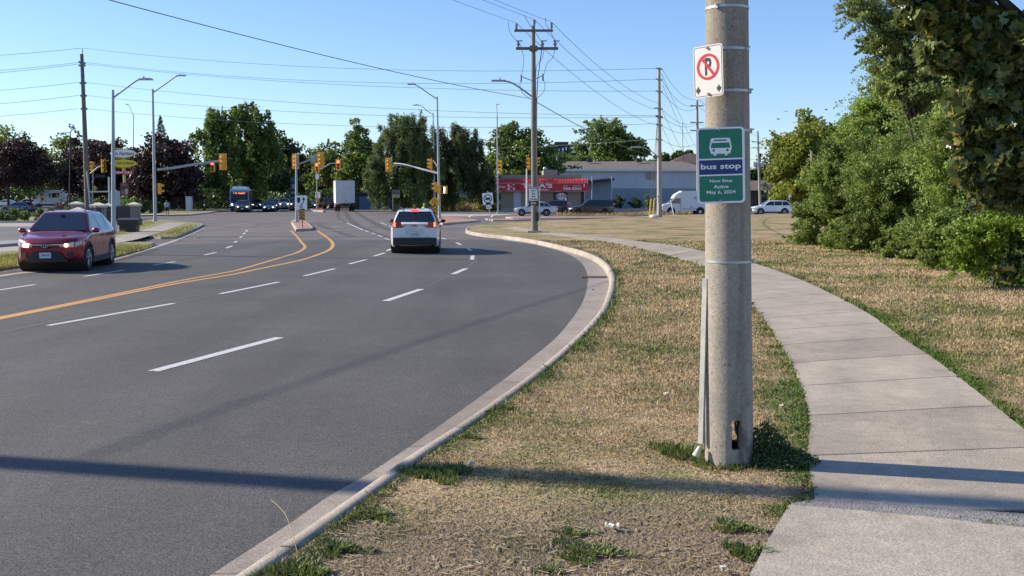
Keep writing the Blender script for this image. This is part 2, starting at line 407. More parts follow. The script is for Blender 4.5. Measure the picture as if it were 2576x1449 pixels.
gut_in = catmull([G(*p) for p in ((533,1449),(725,1323),(830,1250),(935,1190),(1075,1095),(1255,966),(1340,900),(1400,850),(1440,802),(1466,760),(1477,722),(1478,695),(1466,667),(1440,645),(1400,630),(1340,615),(1270,606))], 6)
curb_in = catmull([G(*p) for p in ((680,1449),(806,1358),(942,1257),(1040,1183),(1180,1088),(1334,972),(1425,892),(1482,833),(1512,790),(1528,745),(1532,712),(1521,682),(1495,659),(1455,642),(1400,627),(1340,613),(1270,602),(1215,596),(1178,589),(1171,582),(1182,574),(1215,569.5),(1245,566.5),(1299,563),(1379,559.5),(1417,558),(1546,553),(1657,546),(1773,543),(1895,543.5),(2000,541),(2300,539),(2700,536))], 6)
def extend(pts, q): return [q] + pts
k0 = (curb_in[0]-curb_in[3]).normalized(); k1 = (gut_in[0]-gut_in[3]).normalized()
curb_in = [curb_in[0]+k0*9] + curb_in; gut_in = [gut_in[0]+k1*9] + gut_in
sheet('road', gut_in + [G(*p) for p in ((1241,605),(1110,603),(983,604),(731,604),(579,611),(515,612),(387,615),(293,648),(180,670),(45,683))] + [V((-17.5, 24, 0)), V((-18.5, 10, 0)), V((-19, -12, 0))], .004, M_ASPH)
ribbon('gutter', gut_in, curb_in[:98], .010, M_GUT)
cb = offs(curb_in, -.02) ; side = 1 if (offs(curb_in, .2)[20]-curb_in[20]).x > 0 else -1
c1 = offs(curb_in, side*.03); c2 = offs(curb_in, side*.17)
vs = []; n_ = len(curb_in)
for row, z in ((curb_in, -.02), (offs(curb_in, side*.012), ZV-.045), (c1, ZV-.015), (offs(curb_in, side*.06), ZV+.004), (c2, ZV+.006), (c2, ZV-.05)):
    vs += [(p.x, p.y, z) for p in row]
me = bpy.data.meshes.new('curb'); me.from_pydata(vs, [], [(r*n_+i, r*n_+i+1, (r+1)*n_+i+1, (r+1)*n_+i) for r in range(5) for i in range(n_-1)]); me.materials.append(M_CURB)
uvl = me.uv_layers.new(name='UVMap'); Ls = [0]
for a, b in zip(curb_in, curb_in[1:]): Ls.append(Ls[-1]+(b-a).length)
for lp in me.loops: uvl.data[lp.index].uv = ((lp.vertex_index//n_)/5, Ls[lp.vertex_index % n_])
me.polygons.foreach_set('use_smooth', [True]*len(me.polygons))
bm = bmesh.new(); bm.from_mesh(me); bmesh.ops.recalc_face_normals(bm, faces=bm.faces); bm.to_mesh(me); bm.free()
curbo = bpy.data.objects.new('curb', me); C.objects.link(curbo); curbo['kind'] = 'structure'
verge_edge = c2
VERGE = verge_edge + [V((75, 60, 0)), V((75, -12, 0))]
sheet('verge', VERGE, ZV, M_LAWN)

wl = [G(x, y, ZV) for x, y in ((1975,1290),(2050,1262),(2032,1160),(2036,1050),(2012,960),(1962,862),(1900,778),(1842,722),(1775,674),(1690,646),(1580,619),(1470,600.5),(1390,590.5),(1325,582),(1290,577),(1262,574.5))]
wr = [G(x, y, ZV) for x, y in ((2870,1290),(2790,1240),(2660,1150),(2560,1070),(2430,965),(2350,905),(2270,852),(2195,797),(2110,750),(2010,703),(1900,664.5),(1780,635),(1690,617),(1600,606.5),(1500,594.5),(1400,584.5),(1340,577.5),(1300,571),(1299,568.5))]
walk_l = catmull(wl, 6); walk_r = catmull(wr, 6)
ribbon('sidewalk', walk_l, walk_r, ZV+.012, M_WALK, n=150, thick=.06)
sl_l = catmull([G(x, y, ZV) for x, y in ((1740,1900),(1890,1449),(1930,1370),(1978,1282),(2048,1268))], 5); sl_r = catmull([G(x, y, ZV) for x, y in ((3600,1900),(3200,1449),(2990,1370),(2850,1330),(2700,1312))], 5)
# the near slab sits a little proud of the walk behind it, with a dropped joint between, the step's shadow painted into its dark colour
sheet('near_slab', [G(1740,1900,ZV), G(1890,1449,ZV), G(1932,1368,ZV), G(1985,1278,ZV), G(2060,1284,ZV), G(2200,1296,ZV), G(2330,1308,ZV), G(2480,1326,ZV), G(2600,1338,ZV), G(3000,1395,ZV), G(3400,1900,ZV)], ZV+.022, M_SLAB)
sheet('slab_joint', [G(1990,1270,ZV), G(2070,1262,ZV), G(2600,1300,ZV), G(2900,1325,ZV), G(3000,1400,ZV), G(2600,1344,ZV), G(2300,1312,ZV), G(1990,1288,ZV)], ZV+.016, mat('shadowed_patch_concrete', (.27, .26, .25), .9, var=.3, scale=12, bump=.8, bscale=60))
def poly(pts, z=0): return [G(x, y, z) for x, y in pts]

# ---- left side of the road: driveway islands, pavement strips, hedge bed
A_ISL = poly(((514,568.5),(498,577),(470,589),(442,600),(405,601),(367,598),(330,606),(293,614.5),(200,641),(200,603),(293,585),(340,570),(372,556.5),(396,555.5),(450,560),(500,565)), .0)
island('driveway_island_kerb', A_ISL, .13, M_GREENG, M_CURB3)
B_ISL = poly(((391,617),(345,632),(293,645),(225,660),(150,672),(50,672),(-60,690),(-300,735),(-300,700),(-100,655),(0,641),(150,632),(293,617.5),(350,615.5)), 0)
island('roadside_island_kerb', B_ISL, .13, M_GREENG, M_CURB3)
ribbon('left_sidewalk', catmull([G(x, y, .13) for x, y in ((200,622),(293,596),(349,582.5),(411,563.5),(425,560))], 5), catmull([G(x, y, .13) for x, y in ((200,641),(293,613.5),(367,596.5),(458,566.5),(468,562))], 5), .145, concrete('left_walk_concrete', (.40, .36, .31), joint=1.5, groove=.02), n=40)
ribbon('left_strip_walk', [G(-300,652), G(0,622), G(70,618)], [G(-300,690), G(0,638), G(70,632)], .006, M_WALK2)
island('lot_kerb', poly(((-300,648),(0,622),(90,615),(90,609),(0,612),(-300,628))), .12, M_CURB3, M_CURB3)
sheet('driveway', poly(((-400,640),(-400,566),(300,553),(372,556),(340,571),(293,586),(200,604),(60,612),(0,616))), .003, M_LOT)
island('hedge_bed_kerb', poly(((-300,560),(200,560),(260,556),(300,545),(330,541),(330,536),(250,545),(180,549),(-300,549))), .12, M_FARG, M_WALK2)
sheet('pavement_strip', poly(((-300,570),(120,570),(240,563),(240,560.5),(120,561.5),(-300,561.5))), .006, M_WALK2)
sheet('gutter_line', poly(((514,571),(496,580),(442,603),(389,620),(345,635),(293,650),(180,673),(45,686),(-200,724),(-200,728),(45,690),(180,677),(293,654),(345,639),(391,624),(444,607),(500,582),(520,571.5))), .009, M_WALK2)
sheet('parking_lot', poly(((-500,548),(330,541),(420,533),(300,515),(-500,515))), .003, M_LOT)
island('corner_verge_kerb', poly(((345,543.5),(420,543),(481,541.5),(520,537.5),(575,529),(592,524),(560,517),(330,517),(330,535))), .12, M_FARG, M_WALK2)
sheet('corner_walk', [G(x, y, .12) for x, y in ((347,541.5),(481,539.3),(560,529.5),(548,528.8),(480,537),(347,539))], .13, M_WALK2)

# ---- traffic islands
ISL1 = poly(((744,582.5),(732.4,562),(737,557.7),(765,557.5),(776,565),(789,577),(783,580)))
island('median_kerb', ISL1, .14, M_BRICKC, M_CURB2)
ISL2 = poly(((787,531.5),(774,522.5),(765,518),(790,518.5),(803,524),(817,532),(812,533.5)))
island('far_median_kerb', ISL2, .14, M_BRICKC, M_CURB2)
ISL3 = poly(((1085,551),(1113,566.5),(1145,563.5),(1178,561),(1206,558.2),(1190,555),(1162,552),(1120,549)))
island('turn_island_kerb', ISL3, .14, M_BRICKC, M_CURB2)
island('slim_island_kerb', poly(((1219,552.5),(1240,556.5),(1290,556.5),(1350,553.8),(1290,552.5))), .12, M_BRICKC, M_CURB2)
island('long_median_kerb', poly(((1272,549.5),(1290,552),(1420,551.8),(1570,550.5),(1590,549),(1570,547.6),(1420,547.6),(1285,547.5))), .14, M_BRICKC, M_CURB2)
# ---- far side of the cross road
island('far_verge_kerb', poly(((1395,545),(1560,544.5),(1720,541.5),(1930,536),(2300,534),(2300,530),(1900,531.5),(1700,535),(1540,538),(1395,538))), .10, M_LAWN, M_CURB2)
sheet('far_walk', poly(((1100,544.5),(1180,545),(1258,542),(1290,539.5),(1440,537.8),(1440,533),(1258,532.5),(1180,534),(1100,534.5))), .006, M_WALK2)
sheet('pizza_lot', poly(((1240,533),(1800,533),(2300,529),(2300,521),(1240,521))), .002, M_LOT)
island('weedy_verge_kerb', poly(((960,524),(1000,527),(1060,530.5),(1100,533.5),(1180,533.5),(1240,531.5),(1240,520),(1100,517),(960,516))), .1, M_FARG, M_CURB2)
island('garage_verge_kerb', poly(((925,524.5),(945,526.5),(982,528.2),(984,525),(960,520),(928,520))), .1, M_GREENG, M_CURB2)
island('back_verge_kerb', poly(((1880,529.5),(2300,527),(2300,521),(1880,523.5))), .1, M_LAWN, M_CURB2)

# ---- road markings
mk = MB()
def dash(a, b, wd=.12, mbd=None):
    p = G(*a); q = G(*b); t = (q-p).normalized(); s = V((t.y, -t.x, 0))*wd/2; z = V((0, 0, .0085))
    k = 3
    vs = []
    for i in range(k+1):
        c = p.lerp(q, i/k); j = random.uniform(-.004, .004); vs += [c-s*(1+j*8)+z, c+s*(1-j*8)+z]
    (mbd or mk).add(vs, [(2*i, 2*i+1, 2*i+3, 2*i+2) for i in range(k)])
random.seed(4)
for a, b in (((385,935),(703,850)),((970,758),(1060,728)),((1140,690),(1172,676))): dash(a, b, .16)
for a, b in (((1187,654),(1189,643.5)),((1185,631.5),(1177,625)),((1160,616.5),(1148,610.5)),((1122,602),(1111,599)),
             ((121,820),(437,764)),((554,740),(702,710)),((766,694.5),(842,676.5)),((879,664.5),(921.6,653.4)),((941,645),(967.5,636.6)),((974,631.5),(983,626.4)),
             ((967,599),(980,603.6)),((950,592),(962,596)),((934,586),(945,589.5)),((918.6,580.5),(928.5,584)),((872,561),(914,579)),((957.6,560.4),(974,566.4)),((978,568),(990,572)),
             ((515,642),(543.7,635.4)),((569,624.6),(583.6,618.9)),((590,610.5),(596,606.9)),((603.7,598.5),(608.8,594.6)),((612,590),(616,586)),((619,583),(622,579)),
             ((211.5,696),(312.8,680)),((-40,736),(87.8,716.6)),((-420,800),(-240,768)),((384.8,667.8),(441,658.8))): dash(a, b, .13)
for a, b in (((833,570.5),(862,571.5)),((801,578.5),(852,579.5)),((1115,572),(1240,566)),((1180,546.5),(1186,540)),((1235,546.5),(1241,541)),((700,533),(704,528)),((640,533),(644,530))): dash(a, b, .22)
o = mk.build('lane_markings', M_WPAINT); o['kind'] = 'structure'
def line(name, pts, wd, m, z=.008):
    c = catmull([G(*p) for p in pts], 8); o = ribbon(name, offs(c, wd/2), offs(c, -wd/2), z, m, n=len(c)); return o
line('yellow_line', ((-600,925),(-300,862),(0,803),(270,749),(450,713),(580,692),(644,678.5),(752,656),(803,640),(830,627.5),(837.5,615),(829,602.5),(815,592.5),(799,580.5)), .15, M_YPAINT)
line('yellow_line', ((-600,918),(-300,856),(0,799),(270,745),(450,707.5),(580,683.8),(620,673.8),(701,650),(749,635),(767,622),(759,610.5),(746,594),(731,580)), .13, M_YPAINT)
line('seam_line', ((-300,905),(0,838),(250,787),(420,757),(600,727)), .05, mat('faded_paint', (.17, .165, .16), .8, var=.3, scale=8), .0075)
line('seam_line', ((437,764),(560,739)), .04, MATS['faded_paint'], .0075)
line('seam_line', ((1060,728),(1140,690)), .03, MATS['faded_paint'], .0075)
line('seam_line', ((1172,676),(1196,655),(1190,638)), .03, MATS['faded_paint'], .0075)
line('seam_line', ((842,676),(879,664.5)), .04, MATS['faded_paint'], .0075)
line('seam_line', ((922,653),(941,645)), .04, MATS['faded_paint'], .0075)
for a, b in (((775,600),(815,598)),((785,612),(830,608)),((775,625),(833,620)),((680,668),(775,652))): line('hatch_line', (a, b), .05, MATS['faded_paint'], .0075)
# tyre marks curving through the junction
M_SKID = mat('tyre_mark', (.085, .075, .072), .8, var=.4, scale=3)
for pts, wd in ((((868,532),(885,556),(940,585),(1000,604)), .5), (((893,532),(925,552),(975,577),(1030,590)), .55), (((800,565),(840,580),(890,596)), .4), (((853,533),(850,545),(872,560)), .3)):
    line('skid_mark', pts, wd, M_SKID, .0015)
# steel drain in the gutter, stones and scraps
mb = MB(); d0 = G(1462,698); d1 = G(1526,698.5)
mb.box((d0+d1)/2 + V((0, 0, .014)), ((d1-d0).length, .42, .02))
for i in range(9):
    mb.box(d0.lerp(d1, (i+.5)/9) + V((0, 0, .026)), (.04, .36, .008))
o = mb.build('drain_grate', mat('rusty_iron', (.10, .065, .05), .8, var=.3, scale=20)); o.location = (0, 0, 0)
tag(o, 'long rusty drain grate in the gutter where the kerb bends', 'drain')
# ================================================================ grass blades
def inside(x, y, pg):
    px = np.array([p.x for p in pg]); py = np.array([p.y for p in pg]); r = np.zeros(len(x), bool); j = len(px)-1
    for i in range(len(px)):
        c = ((py[i] > y) != (py[j] > y)); d = (py[j]-py[i]) or 1e-9
        r ^= c & (x < (px[j]-px[i])*(y-py[i])/d + px[i]); j = i
    return r
def dist_line(x, y, ln):
    d = np.full(len(x), 1e9)
    for p in ln: d = np.minimum(d, (x-p.x)**2 + (y-p.y)**2)
    return np.sqrt(d)
rng = np.random.default_rng(7)
WALK = walk_l + walk_r[::-1]
NSLAB = [G(1890,1449,ZV)+V((-.45,-1.6,0)), G(1890,1449,ZV), G(1932,1368,ZV), G(1985,1278,ZV), G(2060,1262,ZV), G(2600,1300,ZV), G(3400,1500,ZV), G(3400,1900,ZV)]
def blades(name, n, d0, d1, lenf, widf, seedoff=0, power=1.0, edge_only=False, clump=0):
    u = rng.random(n); d = d0*(d1/d0)**u                       # more of them near the camera
    x = (rng.random(n)*2-1)*d*.56 + 0; x = x; y = d
    ok = inside(x, y, VERGE) & ~inside(x, y, WALK) & ~inside(x, y, NSLAB)
    x, y, d = x[ok], y[ok], d[ok]
    el = np.minimum(dist_line(x, y, walk_l), dist_line(x, y, walk_r)); ec = dist_line(x, y, curb_in)
    ev = dist_line(x, y, walk_l)
    ns = np.sin(x*1.7+3*np.sin(y*.9))*np.cos(y*2.1+x) ; n2 = np.sin(x*5.3+y*3.1)*np.sin(y*6.7-x*2.2)
    g = .33*np.exp(-(el/.20)**2) + .19*np.exp(-(ec-.2)**2/.016) + .04*n2
    pb = P(1838, 1160, 1); pole = G(1838, 1163, ZV)
    g += .26*np.exp(-(((x-pole.x-.25)/.42)**2 + ((y-pole.y-.02)/.12)**2))
    g += .28*np.exp(-((ev/.34)**2))*((y > pole.y-.6) & (y < pole.y+3.6))
    # bald soil close to the camera
    keep = np.ones(len(x), bool)
    bald = (y + .8*ns < 6.45) & (ec > .28) & (el > .2)
    keep &= ~(bald & (rng.random(len(x)) < .72 - .35*(n2 > .45)))
    keep &= ~((ns*n2 > .55) & (rng.random(len(x)) < .5) & (el > .2))
    keep &= ~((ec < .19) | (dist_line(x, y, [pole]) < .19))
    x, y, d, g, el, ec, ns, bald = [q[keep] for q in (x, y, d, g, el, ec, ns, bald)]
    n = len(x); a = rng.random(n)*2*np.pi; lean = rng.random(n)**.6*1.15
    L = (lenf*(.5+rng.random(n)))*(1 + .8*np.exp(-(el/.15)**2) + .9*np.exp(-((ec-.2)/.1)**2))*(1+.3*ns); W = widf*(.6+.8*rng.random(n))*np.clip(d/7, .7, 6)
    L = L*np.clip(d/9, .8, 1.6)
    cx, cy = np.cos(a), np.sin(a); b = rng.random(n)*2*np.pi; wx, wy = np.cos(b)*W/2, np.sin(b)*W/2
    bz = np.full(n, ZV-.004); h1 = L*.55*np.cos(lean*.6); o1 = L*.55*np.sin(lean*.6); h2 = L*np.cos(lean)*.95; o2 = L*np.sin(lean)
    Vv = np.zeros((n, 5, 3))
    Vv[:, 0] = np.stack([x-wx, y-wy, bz], 1); Vv[:, 1] = np.stack([x+wx, y+wy, bz], 1)
    Vv[:, 2] = np.stack([x+wx*.7+cx*o1, y+wy*.7+cy*o1, bz+h1], 1); Vv[:, 3] = np.stack([x+cx*o2, y+cy*o2, bz+h2], 1)
    Vv[:, 4] = np.stack([x-wx*.7+cx*o1, y-wy*.7+cy*o1, bz+h1], 1)
    o = fast_polys(name, Vv.reshape(-1, 3), 5, M_BLADE, attr=g); o['kind'] = 'stuff'; return o
blades('grass', 640000, 4.3, 44, .034, .0048)
# straw litter lying flat on the ground
def litter(n):
    d = 4.3*(26/4.3)**rng.random(n); x = (rng.random(n)*2-1)*d*.56; y = d
    ok = inside(x, y, VERGE) & ~inside(x, y, WALK) & ~inside(x, y, NSLAB); x, y, d = x[ok], y[ok], d[ok]; n = len(x)
    a = rng.random(n)*2*np.pi; L = .03+.05*rng.random(n); W = .003+.003*rng.random(n); cx, cy = np.cos(a)*L, np.sin(a)*L; wx, wy = -np.sin(a)*W, np.cos(a)*W
    z0 = ZV+.006+.012*rng.random(n); z1 = ZV+.006+.012*rng.random(n)
    q = np.zeros((n, 4, 3)); q[:, 0] = np.stack([x-wx, y-wy, z0], 1); q[:, 1] = np.stack([x+wx, y+wy, z0], 1); q[:, 2] = np.stack([x+cx+wx, y+cy+wy, z1], 1); q[:, 3] = np.stack([x+cx-wx, y+cy-wy, z1], 1)
    o = fast_polys('straw', q.reshape(-1, 3), 4, leafmat('straw_litter', (.28, .22, .13), (.50, .42, .28), .1, .9)); o['kind'] = 'stuff'
litter(9000)
def far_blades(name, pg, n, L, W, material):
    xs = [p.x for p in pg]; ys = [p.y for p in pg]
    x = rng.uniform(min(xs), max(xs), n); y = rng.uniform(min(ys), max(ys), n); ok = inside(x, y, pg); x, y = x[ok], y[ok]; n = len(x)
    a = rng.random(n)*6.28; l_ = L*(.5+rng.random(n)); z0 = np.full(n, .12); q = np.zeros((n, 3, 3)); b = rng.random(n)*6.28
    q[:, 0] = np.stack([x-np.cos(b)*W, y-np.sin(b)*W, z0], 1); q[:, 1] = np.stack([x+np.cos(b)*W, y+np.sin(b)*W, z0], 1)
    q[:, 2] = np.stack([x+np.cos(a)*l_*.5, y+np.sin(a)*l_*.5, z0+l_], 1)
    o = fast_polys(name, q.reshape(-1, 3), 3, material); o['kind'] = 'stuff'; return o
M_YG = leafmat('yellow_green_blades', (.14, .17, .03), (.42, .38, .09), .3)
M_TAN = leafmat('tan_weeds', (.16, .12, .045), (.42, .33, .14), .3)
far_blades('island_grass', poly(((442,598),(500,569),(480,567.5),(372,596.5)), .13), 9000, .12, .012, M_YG)
far_blades('island_grass', poly(((300,590),(345,577),(390,562),(372,557),(335,570),(290,583)), .13), 9000, .16, .012, M_YG)
far_blades('island_grass', poly(((391,618),(345,632),(293,644),(225,658),(50,669),(0,675),(0,643),(150,634),(293,619)), .13), 16000, .10, .012, M_YG)
far_blades('weeds', poly(((962,523),(1000,526),(1060,529),(1100,531.5),(1180,531.5),(1215,530),(1215,521),(1100,518),(960,517)), .1), 26000, 1.0, .06, M_TAN)
far_blades('strip_grass', poly(((1395,543),(1560,543),(1720,540),(1900,535),(1900,532),(1700,536),(1540,539),(1395,539)), .1), 9000, .25, .04, M_TAN)

# pebbles and clods in the gutter, scraps in the grass
def clods():
    m1 = mat('dark_clod', (.06, .055, .05), .9)
    for i, (x, y, r, lb) in enumerate(((807,1398,.016,'soil crumb at the kerb foot just above the bottom green tuft'),(752,1408,.012,'soil crumb in the gutter at the root of the dry stalk'),(741,1427,.011,'tiny soil crumb in the gutter at the bottom edge of the photo'),(826,1350,.012,'soil crumb in the gutter a little below the long shadow'),(990,1230,.011,'soil crumb against the kerb inside the long shadow'),(1044,1190,.010,'soil crumb in the gutter just above the long shadow'),(1108,1110,.010,'lone soil crumb in the gutter halfway up the straight kerb'),(1370,925,.018,'soil crumb where the kerb begins to curve'),(1440,860,.020,'larger soil crumb in the curving gutter'),(1492,730,.024,'soil crumb in the gutter beside the rusty drain grate'))):
        p = G(x, y, .012); mb = MB(); mb.ball((0, 0, r*.45), (r, r*.8, r*.6), 8, 5); mb.cyl((r*.5, 0, r*.3), (r*1.1, r*.2, r*.55), r*.25, 0, 6)
        for q in range(len(mb.v)): v = mb.v[q]; mb.v[q] = tuple(c*(1+.25*math.sin(q*7.3+i)) for c in v)
        tag(mb.build('soil_clod', m1, loc=p, rot=(0, 0, i)), lb, 'soil clod', 'dark soil crumbs scattered along the gutter')
clods()
def scrap(px, py, w_, h, label, name='paper_scrap', col=(.55, .55, .52)):
    w_ *= .7; h *= .7; p = G(px, py, ZV+.03); mb = MB(); n = 5
    vs = [(w_*(i/n-.5), h*(j/n-.5), .012*math.sin(i*2.1+j*1.3)+.01*random.random()) for i in range(n+1) for j in range(n+1)]
    mb.add(vs, [(i*(n+1)+j, i*(n+1)+j+1, (i+1)*(n+1)+j+1, (i+1)*(n+1)+j) for i in range(n) for j in range(n)])
    tag(mb.build(name, mat(name+str(col), col, .8, var=.1), loc=p, rot=(.1, .1, random.random()*3)), label, 'litter')
scrap(1675, 991, .07, .045, 'crumpled white paper scrap in straw-coloured grass left of the concrete pole')
scrap(1540, 1323, .12, .05, 'torn pale paper scrap on bare soil at the bottom of the verge')
scrap(1188, 1166, .06, .03, 'small white scrap beside the shaded green tuft near the kerb')
scrap(1818, 1430, .04, .03, 'tiny white scrap near the bottom edge, left of the concrete slab')
scrap(1966, 1022, .05, .04, 'pale scrap in the dry grass just right of the concrete pole')
scrap(2232, 889+55, .07, .03, 'dead pale leaf lying beside the sidewalk on the right', 'dead_leaf', (.5, .42, .25)) if False else None
scrap(2350, 806, .12, .05, 'white leaf lying on the dry lawn right of the sidewalk', 'dead_leaf', (.62, .6, .5))
scrap(2160, 740, .20, .08, 'brown stick-like dead leaf on the lawn beside the sidewalk', 'dead_leaf', (.10, .07, .05))

# weeds and tufts: clump of leafy stems
def tuft(name, px, py, r, h, n, label, m, group=None, wd=.0045, z=None, lean=.8):
    p = G(px, py, ZV if z is None else z); q = np.zeros((n, 5, 3)); a = rng.random(n)*6.28; rr = r*np.sqrt(rng.random(n))
    lob = 1+.45*np.sin(3*a+px)+.3*np.sin(5*a+py); x = np.cos(a)*rr*.55*lob; y = np.sin(a)*rr*.45*lob; l_ = h*(.45+.75*rng.random(n)); b = a + rng.normal(0, .6, n); ln = (.2+lean*rng.random(n))
    ox, oy = np.cos(b)*l_*np.sin(ln), np.sin(b)*l_*np.sin(ln); hz = l_*np.cos(ln)
    wx, wy = -np.sin(b)*wd*(.5+rng.random(n)), np.cos(b)*wd*(.5+rng.random(n)); bz = np.zeros(n)
    q[:, 0] = np.stack([x-wx*.5, y-wy*.5, bz], 1); q[:, 1] = np.stack([x+wx*.5, y+wy*.5, bz], 1)
    q[:, 2] = np.stack([x+wx+ox*.5, y+wy+oy*.5, hz*.62], 1); q[:, 3] = np.stack([x+ox, y+oy, hz], 1); q[:, 4] = np.stack([x-wx+ox*.5, y-wy+oy*.5, hz*.62], 1)
    o = fast_polys(name, q.reshape(-1, 3), 5, m); o.location = p; return tag(o, label, 'weed', group)
M_TUFT = leafmat('tuft_green', (.075, .115, .03), (.24, .30, .09), .35)
M_DTUFT = leafmat('dark_weed_green', (.035, .065, .02), (.14, .20, .06), .25)
tufts = [(745,1440,.20,.09,520,'bright green grass tuft over the kerb at the bottom edge'),
 (850,1385,.16,.08,300,'green tuft spilling over the kerb above the bottom tuft'),(940,1300,.14,.07,260,'flat green tuft by the kerb just below the long pole shadow'),
 (1105,1195,.26,.11,520,'big dark green tuft on the kerb edge inside the long shadow'),(1185,1102,.10,.07,140,'pale tuft drooping over the kerb above the shaded tuft'),
 (1270,1030,.09,.09,90,'sparse tall grass tuft hanging over the kerb halfway up the verge'),(1478,1392,.22,.07,420,'low round green tuft on bare soil at the bottom of the verge'),
 (1380,1436,.08,.05,90,'tiny green tuft at the bottom edge on bare soil'),(1440,1345,.12,.05,160,'small green tuft on soil above the low round tuft'),
 (1880,1392,.14,.08,300,'green tuft against the left edge of the near concrete slab'),(1850,1330,.14,.07,240,'green tuft left of the slab corner'),
 (1710,1140,.22,.13,420,'leafy green tuft left of the concrete pole beside the guard strip'),(1780,1162,.16,.08,240,'low green tuft in front of the guard strip foot'),
 (1850,1172,.24,.08,420,'low green growth along the front of the concrete pole'),(2330,808,.3,.10,240,'dark green weed alone on the lawn right of the sidewalk'),
 (2500,1330,.30,.05,420,'dark moss-green tuft in the joint of the concrete slab')]
for (x, y, r, h, n, lb) in tufts: tuft('grass_tuft', x, y, r*1.45, h*.5, int(n*2.2), lb, M_TUFT, 'green tufts and weeds on the verge')
# a dry stalk leaning over the gutter
mb = MB(); a = G(752, 1408, ZV); pts = [a, a+V((-.05, .1, .09)), a+V((-.12, .22, .18)), a+V((-.22, .32, .23))]
mb.tube(catmull(pts, 4), .0022, 5); mb.tube([pts[2], pts[2]+V((.02, .06, .07))], .0015, 4); mb.tube([pts[1], pts[1]+V((.05, -.03, .05))], .0015, 4)
mb.tube([pts[3], pts[3]+V((-.03, .02, .05))], .0015, 4)
tag(mb.build('dry_stalk', mat('straw', (.5, .4, .25), .9)), 'thin dry stalk leaning over the gutter near the bottom edge', 'stalk')

# ================================================================ the concrete pole in front
def pole_mat():
    m = bpy.data.materials.new('pole_concrete'); m.use_nodes = True; n = m.node_tree.nodes; l = m.node_tree.links; b = n['Principled BSDF']
    b.inputs['Roughness'].default_value = .85; b.inputs['Specular IOR Level'].default_value = .3; tc = n.new('ShaderNodeTexCoord'); co = tc.outputs['Object']
    def noise(s, d=4, sc=None):
        t = n.new('ShaderNodeTexNoise'); t.inputs['Scale'].default_value = s; t.inputs['Detail'].default_value = d
        if sc:
            mp = n.new('ShaderNodeMapping'); mp.inputs['Scale'].default_value = sc; l.new(co, mp.inputs[0]); l.new(mp.outputs[0], t.inputs['Vector'])
        else: l.new(co, t.inputs['Vector'])
        return t.outputs[0]
    def rg(v, a, b_, lo, hi):
        q = n.new('ShaderNodeMapRange'); q.inputs['From Min'].default_value = a; q.inputs['From Max'].default_value = b_; q.inputs['To Min'].default_value = lo; q.inputs['To Max'].default_value = hi; l.new(v, q.inputs[0]); return q.outputs[0]
    def ma(op, a, b_):
        q = n.new('ShaderNodeMath'); q.operation = op; l.new(a, q.inputs[0])
        if hasattr(b_, 'node'): l.new(b_, q.inputs[1])
        else: q.inputs[1].default_value = b_
        return q.outputs[0]
    v = ma('MULTIPLY', rg(noise(90, 4), .3, .7, .82, 1.14), rg(noise(4, 5, (1, 1, .35)), .3, .7, .84, 1.1))
    vo = n.new('ShaderNodeTexVoronoi'); vo.inputs['Scale'].default_value = 26; l.new(co, vo.inputs['Vector'])
    v = ma('MULTIPLY', v, rg(vo.outputs['Distance'], .08, .18, .42, 1)); v = ma('MULTIPLY', v, rg(noise(5, 5, (3.5, 3.5, .12)), .5, .68, 1, .78)); v = ma('MULTIPLY', v, rg(noise(30, 3), .3, .7, .86, 1.1))
    # dirt splash and cracks rising from the hand hole
    sp = n.new('ShaderNodeSeparateXYZ'); l.new(co, sp.inputs[0])
    st = ma('MULTIPLY', rg(sp.outputs[2], .62, .30, 0, 1), rg(noise(9, 5, (1, 1, .5)), .47, .62, 0, 1))
    st = ma('MULTIPLY', st, rg(sp.outputs[0], -.06, .05, 0, 1))
    v = ma('MULTIPLY', v, rg(st, 0, 1, 1, .45))
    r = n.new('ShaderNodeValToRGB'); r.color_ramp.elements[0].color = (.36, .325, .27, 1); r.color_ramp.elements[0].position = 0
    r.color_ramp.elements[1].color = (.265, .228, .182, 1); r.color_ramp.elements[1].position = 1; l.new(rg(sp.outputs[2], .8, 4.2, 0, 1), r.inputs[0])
    s = n.new('ShaderNodeVectorMath'); s.operation = 'SCALE'; l.new(r.outputs[0], s.inputs[0]); l.new(v, s.inputs['Scale']); l.new(s.outputs[0], b.inputs['Base Color'])
    bp = n.new('ShaderNodeBump'); bp.inputs['Strength'].default_value = .6; bp.inputs['Distance'].default_value = .006; l.new(ma('MULTIPLY', noise(90, 4), rg(vo.outputs['Distance'], .05, .14, 0, 1)), bp.inputs['Height']); l.new(bp.outputs[0], b.inputs['Normal'])
    return m
PB = G(1834, 1162, ZV); DP = PB.y; RB = .1745; HP = 12.4; RT = .080
leanx = -.025
cp = thing('concrete_pole', 'tall speckled concrete utility pole in the foreground with a hand hole at its foot', 'utility pole', PB)
def prad(z): return RB + (RT-RB)*z/HP
